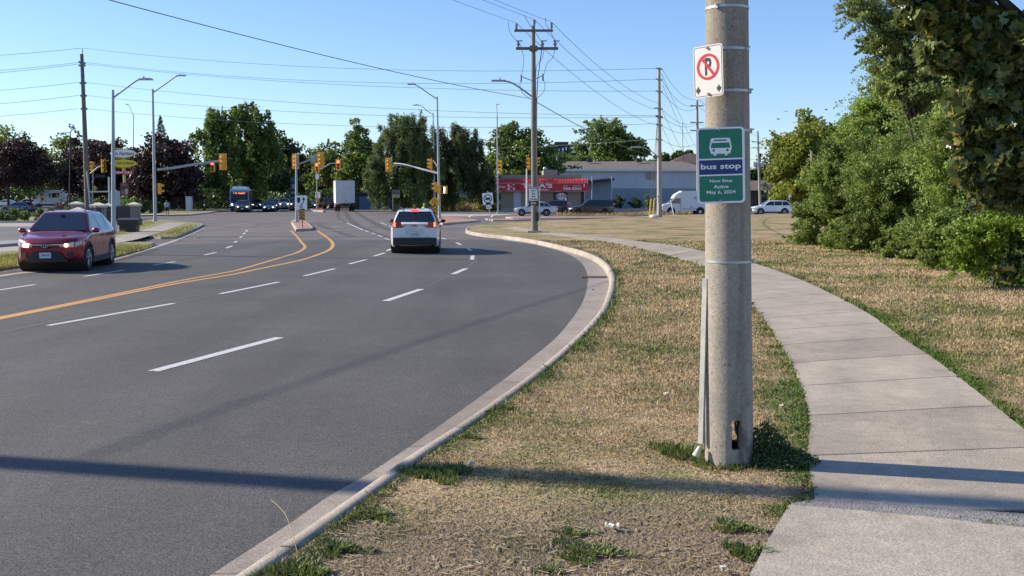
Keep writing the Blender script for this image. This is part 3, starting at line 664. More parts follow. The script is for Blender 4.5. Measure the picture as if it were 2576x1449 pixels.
# shaft with two rectangular openings cut through it, so that one sees the grass behind
n_a = 72; zs = [-.05, .0, .05, .10, .13, .16, .2, .24, .28, .31, .33, .345, .36, .38, .42, .5, .65, .85, 1.1, 1.5, 2, 2.6, 3.3, 4.2, 6, 8, 10, HP]
vs = []; fs = []
for z in zs:
    for k in range(n_a):
        a = 2*math.pi*k/n_a; rr = prad(max(z, 0))
        dx = 0; 
        if z < .32 and abs(((a-R(-82)+math.pi) % (2*math.pi))-math.pi) < .33: rr -= .012           # worn hollow below the hole
        jz = 0; ad = min(abs(((a-R(q0)+math.pi) % (2*math.pi))-math.pi) for q0 in (278, 63))
        if .1 < z < .37 and ad < .36: jz =   .006*math.sin(k*3.7+z*61); a += .010*math.sin(k*2.3+z*47)
        vs.append((math.cos(a)*rr + leanx*z, math.sin(a)*rr, z+jz))
def hole(k, z0, z1):
    a = math.degrees(2*math.pi*(k+.5)/n_a) % 360; zm = (z0+z1)/2
    return (.13 < zm < .35) and (abs(a-278) < 11 or abs(a-63) < 14)
for i in range(len(zs)-1):
    for k in range(n_a):
        if not hole(k, zs[i], zs[i+1]): fs.append((i*n_a+k, i*n_a+(k+1) % n_a, (i+1)*n_a+(k+1) % n_a, (i+1)*n_a+k))
me = bpy.data.meshes.new('shaft'); me.from_pydata(vs, [], fs); me.materials.append(pole_mat()); me.polygons.foreach_set('use_smooth', [True]*len(fs)); me.update()
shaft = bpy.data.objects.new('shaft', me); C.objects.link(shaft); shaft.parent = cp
md = shaft.modifiers.new('wall', 'SOLIDIFY'); md.thickness = .05; md.offset = -1
mb = MB(); mb.tube([(.02, -.10, .36), (.012, -.12, .31), (.02, -.115, .26), (.026, -.11, .235)], .008, 6); mb.tube([(-.02, -.08, .36), (-.018, -.1, .30)], .006, 6)
mb.build('loose_cable', mat('black_rubber', (.012, .012, .012), .6), cp)
M_STEEL = mat('band_steel', (.45, .46, .46), .5, .7, var=.15, scale=20)
M_GALV = mat('galvanised', (.42, .44, .46), .45, .75, var=.15, scale=8)
def band(z, tilt=0.0, clip=-60, w_=.018):
    r = prad(z)+.004; mb = MB(); vs = []
    for zz in (-w_/2, w_/2):
        for k in range(48):
            a = 2*math.pi*k/48; vs.append((math.cos(a)*r+leanx*z, math.sin(a)*r, z+zz+tilt*math.cos(a)))
    mb.add(vs, [(k, (k+1) % 48, 48+(k+1) % 48, 48+k) for k in range(48)], True)
    o = mb.build('strap_band', M_STEEL, cp); mb = MB(); a = R(clip)
    c = V((math.cos(a)*(r+.006)+leanx*z, math.sin(a)*(r+.006), z+tilt*math.cos(a))); mb.box(c, (.022, .014, .034), a+math.pi/2); mb.cyl(c+V((0, 0, .01)), c+V((math.cos(a)*.02, math.sin(a)*.02, .01)), .005, n=8)
    mb.build('buckle', M_STEEL, o)
def zof(py): return P(1838, py, DP-.16).z - ZV
band(zof(12), .0, -128); band(zof(119), .0, -42); band(zof(226), .002, -25); band(zof(660), .0, -12); band(zof(326), 0, -15)
# guard strip and conduits on the left
mb = MB(); pl = P(1775, 700, DP-.02)-PB; p2 = P(1764, 1115, DP-.04)-PB; pf = P(1754, 1140, DP-.06)-PB
mb.box(((pl.x+p2.x)/2, (pl.y+p2.y)/2, (pl.z+p2.z)/2), (.036, .035, (pl-p2).length), M=(V(pl)-V(p2)).to_track_quat('Z', 'Y').to_matrix())
mb.cyl(pf+V((.02,0,.05)), pf-V((.01,0,.02)), .014, .03, 10)
mb.build('guard_strip', mat('weathered_pvc', (.62, .60, .52), .6, var=.2, scale=12), cp)
mb = MB(); a_ = P(1776, 900, DP+.02)-PB; b_ = P(1771, 1130, DP)-PB; mb.tube([a_, a_.lerp(b_, .5)+V((.004, 0, 0)), b_], .007, 8); mb.build('conduit', mat('grey_conduit', (.22, .21, .19), .6), cp)
mb = MB(); q = P(1783, 140, DP)-PB; mb.box((q.x-.004, q.y, q.z+.05), (.012, .02, .22)); mb.build('bracket', M_GALV, cp)

# ---------------------------------------------------------------- bus stop sign
M_SIGNW = mat('sign_white', (.86, .87, .88), .4); M_GREEN = mat('sign_green', (.004, .195, .112), .4, var=.12, scale=30); M_NAVY = mat('sign_navy', (.006, .036, .16), .4)
M_BLACK = mat('sign_black', (.02, .02, .022), .5); M_RED = mat('sign_red', (.62, .022, .03), .4); M_BOLT = mat('bolt_rust', (.30, .16, .10), .6, .5)
M_ALU = mat('sign_back', (.40, .42, .44), .5, .6)
ds = DP - .215; s_ = S(ds)*1.003
cen = P(1813, 416, ds)
bs = thing('bus_stop_sign', 'green and blue bus stop sign with white bus symbol strapped to the concrete pole', 'bus stop sign', cen, R(-4))
bs.rotation_euler = (R(-1), R(-1.8), R(-5)); W_, H_ = 119/s_, 189/s_
def plate(parent, w_, h, r, mat_face, th=.003, name='plate', y=0.0, cx=0, cz=0, n=5, m_back=None):
    mb = MB(); pts = rrect(w_, h, r, n, cx, cz); k = len(pts)
    vs = [(a, y-th/2, b) for a, b in pts] + [(a, y+th/2, b) for a, b in pts]; mb.add(vs, [tuple(range(k)), tuple(range(2*k-1, k-1, -1))] + [(i, k+i, k+(i+1) % k, (i+1) % k) for i in range(k)])
    mb.m = [0] + [1]*(k+1)
    return mb.build(name, [mat_face, m_back or M_ALU], parent)
def face(parent, name, pts, y, m):
    return MB().add([(a, y, b) for a, b in pts], [tuple(range(len(pts)))]).build(name, m, parent)
def u(px): return px/1.704/1.5528/s_                    # zoomed crop pixels -> metres
plate(bs, W_, H_, .028, M_SIGNW)
w2 = W_*.90
face(bs, 'top_panel', rrect(w2, .385*H_, .018, 5, 0, .285*H_)[:12] + [(-w2/2, .093*H_), (w2/2, .093*H_)], -.0024, M_GREEN)
face(bs, 'middle_panel', [(-w2/2, -.118*H_), (w2/2, -.118*H_), (w2/2, .073*H_), (-w2/2, .073*H_)], -.0024, M_NAVY)
face(bs, 'bottom_panel', [(w2/2, -.137*H_), (-w2/2, -.137*H_)] + rrect(w2, .338*H_, .018, 5, 0, -.306*H_)[12:], -.0024, M_GREEN)
mb = MB()
def qd(x0, x1, z0, z1, y=-.0036): mb.add([(x0, y, z0), (x1, y, z0), (x1, y, z1), (x0, y, z1)], [(0, 1, 2, 3)])
bz = .245*H_; bw = .23*W_; bh = .115*H_
body = [(-bw*.86, bh*.92), (-bw*.70, bh), (bw*.70, bh), (bw*.86, bh*.92), (bw*1.02, -bh*.1), (bw*.86, -bh*.80), (bw*.62, -bh*.80), (bw*.62, -bh), (bw*.38, -bh), (bw*.38, -bh*.80), (-bw*.38, -bh*.80), (-bw*.38, -bh), (-bw*.62, -bh), (-bw*.62, -bh*.80), (-bw*.86, -bh*.80), (-bw*1.02, -bh*.1)]
mb.add([(a, -.0036, b+bz) for a, b in body], [tuple(range(len(body)))])
text(mb, 'bus stop', .0, -.022*H_, .83*W_, .095*H_, -.0036, .02)
text(mb, 'New Stop', 0, -.208*H_, .47*W_, .050*H_, -.0036, .018); text(mb, 'Active', 0, -.280*H_, .31*W_, .048*H_, -.0036, .018); text(mb, 'May 6, 2024', 0, -.358*H_, .60*W_, .058*H_, -.0036, .018)
mb.build('lettering', M_SIGNW, bs)
mb = MB()
mb.add([(a*.80, -.0044, b) for a, b in ((-bw, bz+bh*.46), (bw, bz+bh*.46), (bw*1.09, bz-bh*.14), (-bw*1.09, bz-bh*.14))], [(0, 1, 2, 3)])
mb.add([(a, -.0044, b) for a, b in ((-bw*.58, bz+bh*.83), (bw*.58, bz+bh*.83), (bw*.58, bz+bh*.66), (-bw*.58, bz+bh*.66))], [(0, 1, 2, 3)])
for sx in (-1, 1): mb.add([(a, -.0044, b) for a, b in ellipse(.009, .009, 14, sx*bw*.62, bz-bh*.40)], [tuple(range(14))])
mb.build('bus_symbol', M_GREEN, bs)
for (bx, bz2) in ((0, .475*H_), (.0, -.47*H_)):
    mb = MB(); mb.cyl((bx-.008, -.003, bz2), (bx-.008, -.016, bz2), .009, n=10); mb.cyl((bx-.008, -.016, bz2), (bx-.008, -.024, bz2), .005, n=8); mb.build('bolt', M_STEEL, bs)
mb = MB(); mb.box((.02, .045, .42*H_), (.03, .07, .03)); mb.build('mounting_bracket', M_GALV, bs); mb = MB(); mb.box((.02, .045, -.42*H_), (.03, .07, .03)); mb.build('mounting_bracket', M_GALV, bs)
# ---------------------------------------------------------------- no parking sign
dn = DP - .20; sn = S(dn); cen = P(1781.5, 179, dn)
nps = thing('no_parking_sign', 'white no parking sign with red ring turned side-on at the top of the concrete pole', 'parking sign', cen); nps.rotation_euler = (0, R(-3), R(-42))
H2 = 127/sn; W2 = 62/sn/math.cos(R(42))*1.0
plate(nps, W2, H2, .022, mat('old_sign_white', (.72, .70, .64), .45, var=.06, scale=20))
def ring(mb, cx, cz, r0, r1, y, n=40, ax=1.0):
    vs = [(cx+ax*r0*math.cos(2*math.pi*i/n), y, cz+r0*math.sin(2*math.pi*i/n)) for i in range(n)] + [(cx+ax*r1*math.cos(2*math.pi*i/n), y, cz+r1*math.sin(2*math.pi*i/n)) for i in range(n)]
    mb.add(vs, [(i, (i+1) % n, n+(i+1) % n, n+i) for i in range(n)])
mb = MB(); po = rrect(W2*.94, H2*.955, .018); pi_ = rrect(W2*.94-.006, H2*.955-.006, .016)
k = len(po); mb.add([(a, -.0026, b) for a, b in po]+[(a, -.0026, b) for a, b in pi_], [(i, (i+1) % k, k+(i+1) % k, k+i) for i in range(k)])
text(mb, 'P', .002, .09*H2, .052, .34*H2, -.0026, .03)
for sx in (-1, 1):
    z = -.355*H2; x = sx*W2*.36
    mb.add([(x+sx*.018, -.0026, z), (x-sx*.006, -.0026, z+.030), (x-sx*.006, -.0026, z+.012), (x-sx*.018, -.0026, z+.012), (x-sx*.018, -.0026, z-.012), (x-sx*.006, -.0026, z-.012), (x-sx*.006, -.0026, z-.030)], [tuple(range(7))])
mb.build('lettering', M_BLACK, nps)
mb = MB(); rr = W2*.385; ring(mb, 0, .085*H2, rr, rr*.80, -.0036, ax=.98)
c, s2 = math.cos(R(-52)), math.sin(R(-52)); L_ = rr*.88; t_ = .009
mb.add([(-c*L_-s2*-t_, -.0042, .085*H2-s2*L_+c*-t_), (c*L_-s2*-t_, -.0042, .085*H2+s2*L_+c*-t_), (c*L_+s2*-t_, -.0042, .085*H2+s2*L_+c*t_), (-c*L_+s2*-t_, -.0042, .085*H2-s2*L_+c*t_)], [(0, 1, 2, 3)])
mb.build('prohibition_ring', M_RED, nps)
for z in (.445*H2, -.44*H2):
    mb = MB(); mb.cyl((0, -.003, z), (0, -.012, z), .009, n=10); mb.build('bolt', M_BOLT, nps)
mb = MB(); mb.box((.01, .045, .40*H2), (.03, .07, .025)); mb.build('mounting_bracket', M_GALV, nps); mb = MB(); mb.box((.01, .045, -.40*H2), (.03, .07, .025)); mb.build('mounting_bracket', M_GALV, nps)
# ================================================================ vehicles
M_GLASS = mat('car_glass', (.012, .016, .020), .06, spec=.9, coat=.5)
M_TYRE = mat('tyre_rubber', (.018, .018, .019), .85, var=.2, scale=20)
M_RIM = mat('alloy_rim', (.42, .43, .45), .3, .9)
M_DRIM = mat('dark_rim', (.05, .05, .055), .35, .7)
M_TRIM = mat('black_trim', (.016, .016, .018), .55)
M_GAP = mat('panel_gap', (.01, .01, .01), .8)
M_CHROME = mat('chrome', (.6, .6, .62), .15, 1.0)
M_HL = mat('headlight_glass', (.55, .58, .60), .12, .3, coat=.6)
M_HLON = mat('headlight_lit', (1.0, .93, .80), .3, emit=3.5)
M_DRL = mat('running_light_warm', (1.0, .62, .30), .3, emit=3)
M_TL = mat('tail_light_red', (.35, .008, .01), .18, coat=.8)
M_TLON = mat('tail_light_lit', (1.0, .16, .05), .3, emit=1.8)
M_BRK = mat('brake_light_lit', (1.0, .035, .03), .3, emit=1.5)
M_PLATE = mat('licence_plate', (.66, .68, .72), .5); M_PTXT = mat('plate_blue', (.04, .08, .30), .5)
M_UNDER = mat('underbody', (.02, .02, .02), .9)
def paint(name, c, rough=.28, metal=.0): return mat(name, c, rough, metal, coat=1.0)

def interp(t, pts):
    if t <= pts[0][0]: return pts[0][1]
    for (a, b), (c, d) in zip(pts, pts[1:]):
        if t <= c: return b + (d-b)*(t-a)/(c-a)
    return pts[-1][1]
def smooth_prof(pts, r=.10):
    def f(t):
        return (interp(t-r, pts)+interp(t-r/2, pts)*2+interp(t, pts)*2+interp(t+r/2, pts)*2+interp(t+r, pts))/8
    return f
SUV = dict(L=4.6, W=1.845, H=1.66, wb=2.66, fo=.93, R=.355, zb=.23, belt=1.06, cowl=1.08, face=.84, tailface=1.08,
           hood=((0, .80), (.06, .86), (.22, .93), (.7, 1.01), (1.22, 1.08)), gh=(1.20, 1.98, 3.75, 4.45), rear_bottom=1.10, pillars=(2.55, 3.42), bulge=(.17, .10))
SEDAN = dict(L=4.7, W=1.83, H=1.45, wb=2.7, fo=.92, R=.33, zb=.20, belt=.96, cowl=.96, face=.72, tailface=.95,
           hood=((0, .66), (.06, .72), (.3, .80), (.8, .88), (1.30, .95)), gh=(1.30, 2.10, 3.15, 4.05), rear_bottom=1.0, pillars=(2.70,), bulge=(.18, .12))
def spec(base, **k): d = dict(base); d.update(k); return d

def car(name, label, cat, loc, rz, sp, body_m, group=None, detail=2, front_on=False, rear_on=False, plate_txt=None, badge=None, trim=True, roof_m=None, rims=None, bed=None):
    t = thing(name, label, cat, loc, rz, group)
    L, W, Hh, wb, fo, Rw, zb, belt = [sp[k] for k in ('L', 'W', 'H', 'wb', 'fo', 'R', 'zb', 'belt')]
    g0, g1, g2, g3 = sp['gh']; hw = W/2; bf, br = sp['bulge']; cowl = sp['cowl']; rb = sp['rear_bottom']
    prof = list(sp['hood']) + [(g1, Hh-.035), (g1*.75+g2*.25, Hh-.004), ((g1+g2)/2, Hh), (g2, Hh-.05), (g3, rb)]
    prof += sp.get('tail', [(g3+.03, rb), (L, sp['tailface'])])
    prof = [p for i, p in enumerate(prof)]
    top = smooth_prof(prof, .07)
    def bot(s): return zb + max(0, .16*(1-s/.35)) + max(0, .20*(1-(L-s)/.45))
    tum = sp.get('tumble', .40)
    def X(z): return .955*hw - max(0, z-belt)*tum
    def warp(x, s, z):
        e0 = max(0, 1-s/1.0)**2; e1 = max(0, 1-(L-s)/1.0)**2
        x2 = x*(1 - sp.get('nose', .17)*e0 - .12*e1); q = (x/hw)**2
        return (x2, L/2 - s - bf*q*e0 + br*q*e1, z)
    n = 70; levels = []
    secs = []
    for i in range(n+1):
        s = L*i/n; tp = top(s); b0 = bot(s); bl = min(belt, tp-.03)
        k = (bl-b0)/(belt-zb)
        ring = [(0, b0), (.55*hw, b0), (.93*hw, b0+.02), (.985*hw, b0+.10*k)]
        ring += [(hw*w_, b0+(z-zb)*k) for w_, z in ((1.0, zb+.22), (1.0, zb+.36), (.995, zb+(belt-zb)*.66), (1.0, zb+(belt-zb)*.80), (.985, zb+(belt-zb)*.92), (.962, belt))]
        for j in (1, 2, 3, 4, 5):
            z = bl + (tp-.045-bl)*j/5 if tp-.045 > bl else bl+.005*j
            ring.append((X(z)-(.0 if tp > belt+.1 else .02*j), z))
        xe = ring[-1][0]
        ring += [(xe-.025, tp-.022), (xe-.075, tp-.006), (xe*.6, tp+.008), (0, tp+.012)]
        secs.append(ring)
    m = len(secs[0]); mb = MB(); full = 2*m-2
    vs = []
    for i, ring in enumerate(secs):
        s = L*i/n
        pts = [(x, z) for x, z in ring] + [(-x, z) for x, z in ring[-2:0:-1]]
        vs += [warp(x, s, z) for x, z in pts]
    aw = [(fo, Rw+.055), (fo+wb, Rw+.055)]
    fs = []
    for i in range(n):
        for j in range(full):
            a = (i*full+j, i*full+(j+1) % full, (i+1)*full+(j+1) % full, (i+1)*full+j)
            c = sum((Vector(vs[q]) for q in a), Vector())/4; s = L*(i+.5)/n
            if abs(c.x) > .30*hw and c.z < belt and any((s-ws)**2+(c.z-Rw)**2 < ra*ra for ws, ra in aw): continue
            fs.append(a)
    mb.add(vs, fs, True)
    mb.add(vs[:full], [tuple(range(full))]); mb.add(vs[-full:], [tuple(range(full))])
    body = mb.build('body', body_m, t)
    body.data.polygons.foreach_set('use_smooth', [True]*len(body.data.polygons))
    try: body.data.set_sharp_from_angle(angle=R(38))
    except Exception: pass
    # wheel wells, sills and arch trims
    mb = MB()
    for ws, ra in aw:
        mb.cyl((-.90*hw, L/2-ws, Rw), (.90*hw, L/2-ws, Rw), ra-.01, n=20)
    mb.box((0, 0, zb+.06), (W*.80, L*.86, .10))
    mb.build('underbody', M_UNDER, t)
    if trim:
        for sx in (-1, 1):
            for ws, ra in aw:
                mb = MB(); vs2 = []; N = 20
                for k in range(N+1):
                    a = R(-22+224*k/N)
                    for rr, xx in ((ra-.03, .93), (ra-.015, 1.005), (ra+.05, 1.008), (ra+.055, .985)):
                        vs2.append(warp(sx*hw*xx, ws+math.cos(a)*rr, Rw+math.sin(a)*rr))
                mb.add(vs2, [(4*k+q, 4*k+q+1, 4*k+5+q, 4*k+4+q) for k in range(N) for q in range(3)], True); mb.build('wheel_arch', M_TRIM if trim == 1 else body_m, t)
            mb = MB(); vs2 = []
            ss = [fo+Rw+.06+(wb-2*Rw-.12)*i/8 for i in range(9)]
            for s in ss: vs2 += [warp(sx*hw*1.008, s, zb-.01), warp(sx*hw*1.012, s, zb+.15), warp(sx*hw*.98, s, zb+.17)]
            mb.add(vs2, [(3*k+q, 3*k+q+1, 3*k+q+4, 3*k+q+3) for k in range(8) for q in (0, 1)]); mb.build('sill', M_TRIM, t)
    # glass
    def panel(name_, corners, nx, ny, m_, off=(0, 0, 0), parent=None):
        """corners in (x, s, z): bl br tr tl"""
        a, b, c, d = [Vector(q) for q in corners]; vs_ = []
        for j in range(ny+1):
            for i in range(nx+1):
                p = a.lerp(b, i/nx).lerp(d.lerp(c, i/nx), j/ny); q = Vector(warp(*p)); vs_.append(q+Vector(off))
        mb_ = MB(); mb_.add(vs_, [(j*(nx+1)+i, j*(nx+1)+i+1, (j+1)*(nx+1)+i+1, (j+1)*(nx+1)+i) for j in range(ny) for i in range(nx)], True)
        return mb_.build(name_, m_, parent or t)
    k0, k1 = .07, .93
    def fr(k): return g0 + (g1-g0)*k, cowl + (Hh-.035-cowl)*k
    def rr_(k): return g3 + (g2-g3)*k, rb + (Hh-.05-rb)*k
    s0, z0 = fr(k0); s1, z1 = fr(k1)
    panel('windshield', ((-X(z0)+.07, s0, z0), (X(z0)-.07, s0, z0), (X(z1)-.085, s1, z1), (-X(z1)+.085, s1, z1)), 8, 4, M_GLASS, (0, .012, .014))
    s0, z0 = rr_(.10); s1, z1 = rr_(.88)
    panel('rear_window', ((X(z0)-.035, s0, z0), (-X(z0)+.035, s0, z0), (-X(z1)+.07, s1, z1), (X(z1)-.07, s1, z1)), 8, 4, M_GLASS, (0, -.012, .014))
    zl, zh = belt+.035, Hh-.115
    def sf(z): return g0 + (g1-g0)*(z-cowl)/(Hh-cowl) + .16
    def sr(z): return g3 + (g2-g3)*(z-rb)/(Hh-rb) - sp.get('dpil', .22)
    cuts = [None]+list(sp['pillars'])+[None]
    for sx in (-1, 1):
        for i in range(len(cuts)-1):
            a0 = sf(zl) if cuts[i] is None else cuts[i]+.03; a1 = sf(zh) if cuts[i] is None else cuts[i]+.03
            b0_ = min(sr(zl), L) if cuts[i+1] is None else cuts[i+1]-.03; b1 = sr(zh) if cuts[i+1] is None else cuts[i+1]-.03
            panel('side_window', ((sx*(X(zl)+.006), a0, zl), (sx*(X(zl)+.006), b0_, zl), (sx*(X(zh)+.006), b1, zh), (sx*(X(zh)+.006), a1, zh)), 4, 2, M_GLASS)
    # doors: shut lines and handles
    if detail > 0:
        cut2 = [fo+Rw+.30] + list(sp['pillars'])[:2]
        if len(sp['pillars']) < 2: cut2.append(fo+wb-Rw-.05)
        for sx in (-1, 1):
            for s in cut2:
                mb = MB(); vs_ = []
                for i in range(5):
                    z = zb+.19+(belt-zb-.20)*i/4; xx = hw*(1.003 if z < belt*.86 else .985); vs_ += [warp(sx*xx, s-.006, z), warp(sx*xx, s+.006, z)]
                mb.add(vs_, [(2*i, 2*i+1, 2*i+3, 2*i+2) for i in range(4)]); mb.build('door_seam', M_GAP, t)
            for s in cut2[1:3]:
                c = warp(sx*hw*1.008, s-.15, belt-.10); mb = MB(); mb.box(c, (.03, .17, .035)); mb.box((c[0]+sx*.012, c[1], c[2]), (.015, .13, .022)); mb.build('door_handle', M_TRIM if detail > 1 else body_m, t)
            c = warp(sx*(hw+.09), sf(zl)+.02, belt+.07); mb = MB(); mb.ball(c, (.11, .075, .075), 10, 6); mb.box((c[0]-sx*.11, c[1], c[2]-.05), (.12, .05, .04)); mr = mb.build('mirror', sp.get('mirror', body_m), t)
    # front face
    fz = sp['face']; lz = zb+.16
    def fpan(nm, x0, x1, z0, z1, m_, off=.012, s=0.0, nx=8, x0t=None, x1t=None, parent=None):
        return panel(nm, ((x0, s, z0), (x1, s, z0), (x1 if x1t is None else x1t, s, z1), (x0 if x0t is None else x0t, s, z1)), nx, 2, m_, (0, off, 0), parent)
    if sp.get('facia', 'suv') == 'suv':
        fpan('lower_grille', -.70*hw, .70*hw, lz-.02, lz+.18*(fz/.84)+.02, M_TRIM, .010, x0t=-.46*hw, x1t=.46*hw)
        ga, gb = sp.get('grille', (.22, .07)); gr = fpan('grille', -.48*hw, .48*hw, fz-ga, fz-gb, M_TRIM, .012, x0t=-.50*hw, x1t=.50*hw)
        fpan('grille_bar', -.60*hw, .60*hw, fz-.085, fz-.06, M_CHROME, .018, parent=gr)
    hl = M_HLON if front_on else M_HL
    for sx in (-1, 1):
        a, b = sx*.50*hw, sx*.97*hw
        h = panel('headlight', ((a, 0, fz-.125), (b, 0, fz-.150), (b, 0, fz+.0), (a, 0, fz-.075)) if sx > 0 else ((b, 0, fz-.150), (a, 0, fz-.125), (a, 0, fz-.075), (b, 0, fz+.0)), 5, 2, M_HL, (0, .014, 0))
        panel('headlight_side', ((sx*hw*.985, .0, fz-.14), (sx*hw*.998, .34, fz-.07), (sx*hw*.985, .34, fz+.02), (sx*hw*.97, .0, fz-.02)), 3, 1, M_HL, (sx*.012, 0, 0), h)
        if front_on:
            onm = M_HLON if front_on is True or sx in front_on else M_DRL
            c = warp(sx*.72*hw, 0, fz-.09); mb = MB(); mb.ball((c[0], c[1]+.02, c[2]), (.11 if onm is M_HLON else .06, .03, .055), 12, 8); mb.build('lamp', onm, h)
    # rear
    rz0 = zb+.24; tf = sp.get('tlz', sp['tailface'])
    def rpan(nm, x0, x1, z0, z1, m_, off=.012, nx=8, x0t=None, x1t=None, parent=None):
        return panel(nm, ((x0, L, z0), (x1, L, z0), (x1 if x1t is None else x1t, L, z1), (x0 if x0t is None else x0t, L, z1)), nx, 2, m_, (0, -off, 0), parent)
    rpan('rear_bumper', -.95*hw, .95*hw, rz0-.08, rz0+.10, M_TRIM, .03)
    for sx in (-1, 1):
        a, b = sorted((sx*.60*hw, sx*.985*hw)); tl = rpan('tail_light', a, b, tf-.28, tf-.06, M_TL, .016, nx=4)
        panel('tail_light_side', ((sx*hw*.99, L, tf-.26), (sx*hw*1.0, L-.28, tf-.14), (sx*hw*.99, L-.28, tf-.05), (sx*hw*.985, L, tf-.06)), 3, 1, M_TL, (sx*.014, 0, 0), tl)
        if rear_on:
            a, b = sorted((sx*.86*hw, sx*.96*hw)); rpan('lamp', a, b, tf-.25, tf-.08, M_TLON, .022, nx=2, parent=tl)
    if rear_on:
        c = warp(0, g2+.02, Hh-.04); mb = MB(); mb.box((0, c[1]-.05, Hh-.05), (.30, .06, .045)); mb.build('brake_light', M_BRK, t)
    for nm, s, z, d in (('front_plate', 0, zb+.26, 1), ('rear_plate', L, zb+.50 if sp.get('facia', 'suv') == 'suv' else zb+.4, -1)):
        c = warp(0, s, z); mb = MB(); mb.box((0, c[1]+d*.028, z), (.30, .014, .15)); p = mb.build(nm, M_PLATE, t)
        if plate_txt:
            M = Matrix.Rotation(math.pi if d > 0 else 0, 4, 'Z'); mb = MB(); text(mb, plate_txt, 0, 0, .25, .085, 0, .02, M=M)
            o = mb.build('plate_lettering', M_PTXT, p, loc=(0, c[1]+d*.0365, z))
    # wheels
    rim_m = rims or M_RIM
    for sx in (-1, 1):
        for ws in (fo, fo+wb):
            x1 = sx*(hw*.985); x0 = sx*(hw*.985-.215); yy = L/2-ws
            mb = MB(); prof_ = [(x0, Rw*.72), (x0, Rw*.95), (x0+sx*.03, Rw), (x1-sx*.03, Rw), (x1, Rw*.95), (x1+sx*.004, Rw*.80), (x1-sx*.012, Rw*.68), (x1-sx*.05, Rw*.66)]
            N = 28; vs_ = [(x, yy+r*math.cos(2*math.pi*k/N), Rw+r*math.sin(2*math.pi*k/N)) for x, r in prof_ for k in range(N)]
            mb.add(vs_, [(j*N+k, j*N+(k+1) % N, (j+1)*N+(k+1) % N, (j+1)*N+k) for j in range(len(prof_)-1) for k in range(N)], True)
            wh = mb.build('wheel', M_TYRE, t)
            mb = MB(); mb.cyl((x1-sx*.07, yy, Rw), (x1-sx*.06, yy, Rw), Rw*.66, n=24); mb.build('hub_disc', M_TRIM, wh)
            mb = MB()
            for k in range(5):
                for dd in (-.16, .16):
                    a = 2*math.pi*k/5+.3; e = Vector((x1-sx*.015, yy+math.cos(a+dd)*Rw*.63, Rw+math.sin(a+dd)*Rw*.63)); c = Vector((x1-sx*.02, yy+math.cos(a)*Rw*.12, Rw+math.sin(a)*Rw*.12))
                    mb.cyl(c, e, Rw*.085, Rw*.065, 6)
            mb.cyl((x1-sx*.05, yy, Rw), (x1-sx*.005, yy, Rw), Rw*.17, Rw*.13, 12)
            rg = [(x1-sx*.012, yy+math.cos(2*math.pi*k/24)*Rw*.655, Rw+math.sin(2*math.pi*k/24)*Rw*.655) for k in range(25)]; mb.tube(rg, Rw*.028, 5)
            mb.build('rim', rim_m, wh)
    if sp.get('rails', Hh > 1.55 and detail > 0):
        for sx in (-1, 1):
            pts = [warp(sx*(X(Hh)-.06), g1+.12+(g2-g1-.1)*i/8, Hh+(.045 if 0 < i < 8 else -.01)) for i in range(9)]; mb = MB(); mb.tube(pts, .018, 6); mb.build('roof_rail', sp.get('railm', M_TRIM), t)
    t['_warp'] = 0; del t['_warp']
    return t, warp, panel, fpan, rpan

M_REDP = paint('red_paint', (.27, .010, .022), .25, .35); M_WHITEP = paint('white_paint', (.78, .80, .81)); M_SILVERP = paint('silver_paint', (.50, .52, .55), .3, .3)
M_BLACKP = paint('black_paint', (.014, .015, .018)); M_NAVYP = paint('navy_paint', (.03, .045, .075)); M_GREYP = paint('grey_paint', (.10, .11, .12)); M_BLUEP = paint('blue_paint', (.08, .14, .22))

# ---- red suv, left
rsp = spec(SUV, grille=(.14, .075), nose=.22, L=4.6, H=1.69, R=.37, hood=((0, .80), (.05, .86), (.22, .95), (.75, 1.03), (1.16, 1.09)), cowl=1.09, belt=1.07, face=.85, gh=(1.16, 2.0, 3.55, 4.42), tumble=.47, dpil=.16, pillars=(2.5, 3.35), bulge=(.24, .12))
fp = G(216, 680.5); rzc = R(180+8.5); fdir = V((-math.sin(rzc), math.cos(rzc), 0)); rgt = V((math.cos(rzc), math.sin(rzc), 0))
# the wheel seen at the right of the photo is on the car's own left side
ctr = fp + rgt*(.80) - fdir*(4.6/2-.93); ctr.z = .006
t, warp, panel, fpan, rpan = car('red_suv', 'dark red suv with headlights on driving towards the camera on the left', 'car', ctr, rzc, rsp, M_REDP, plate_txt='CFNF·691', front_on=(1,))
hw = rsp['W']/2
fpan('lower_mouth', -.78*hw, .78*hw, .30, .56, M_TRIM, .020, x0t=-.50*hw, x1t=.50*hw)
for sx in (-1, 1):
    a, b = sorted((sx*.74*hw, sx*.93*hw)); fpan('fog_lamp_recess', a, b, .40, .56, M_TRIM, .020, nx=3)
mb = MB(); c = warp(0, 0, .755)
for rx, rz_, dz in ((.085, .058, 0), (.030, .056, 0), (.075, .024, .028)):
    pts = [(rx*math.cos(a), c[1]+.034, c[2]+dz+rz_*math.sin(a)) for a in [2*math.pi*k/28 for k in range(29)]]; mb.tube(pts, .0065, 5)
mb.build('emblem', M_CHROME, t); mb = MB(); mb.cyl((0, c[1]+.005, c[2]), (0, c[1]+.026, c[2]), .095, n=24); o = mb.build('emblem_backing', M_TRIM, t)
mb = MB(); mb.box((0, 4.6/2-1.78, 1.555), (.10, .05, .07)); mb.build('rear_view_mirror', M_TRIM, t)

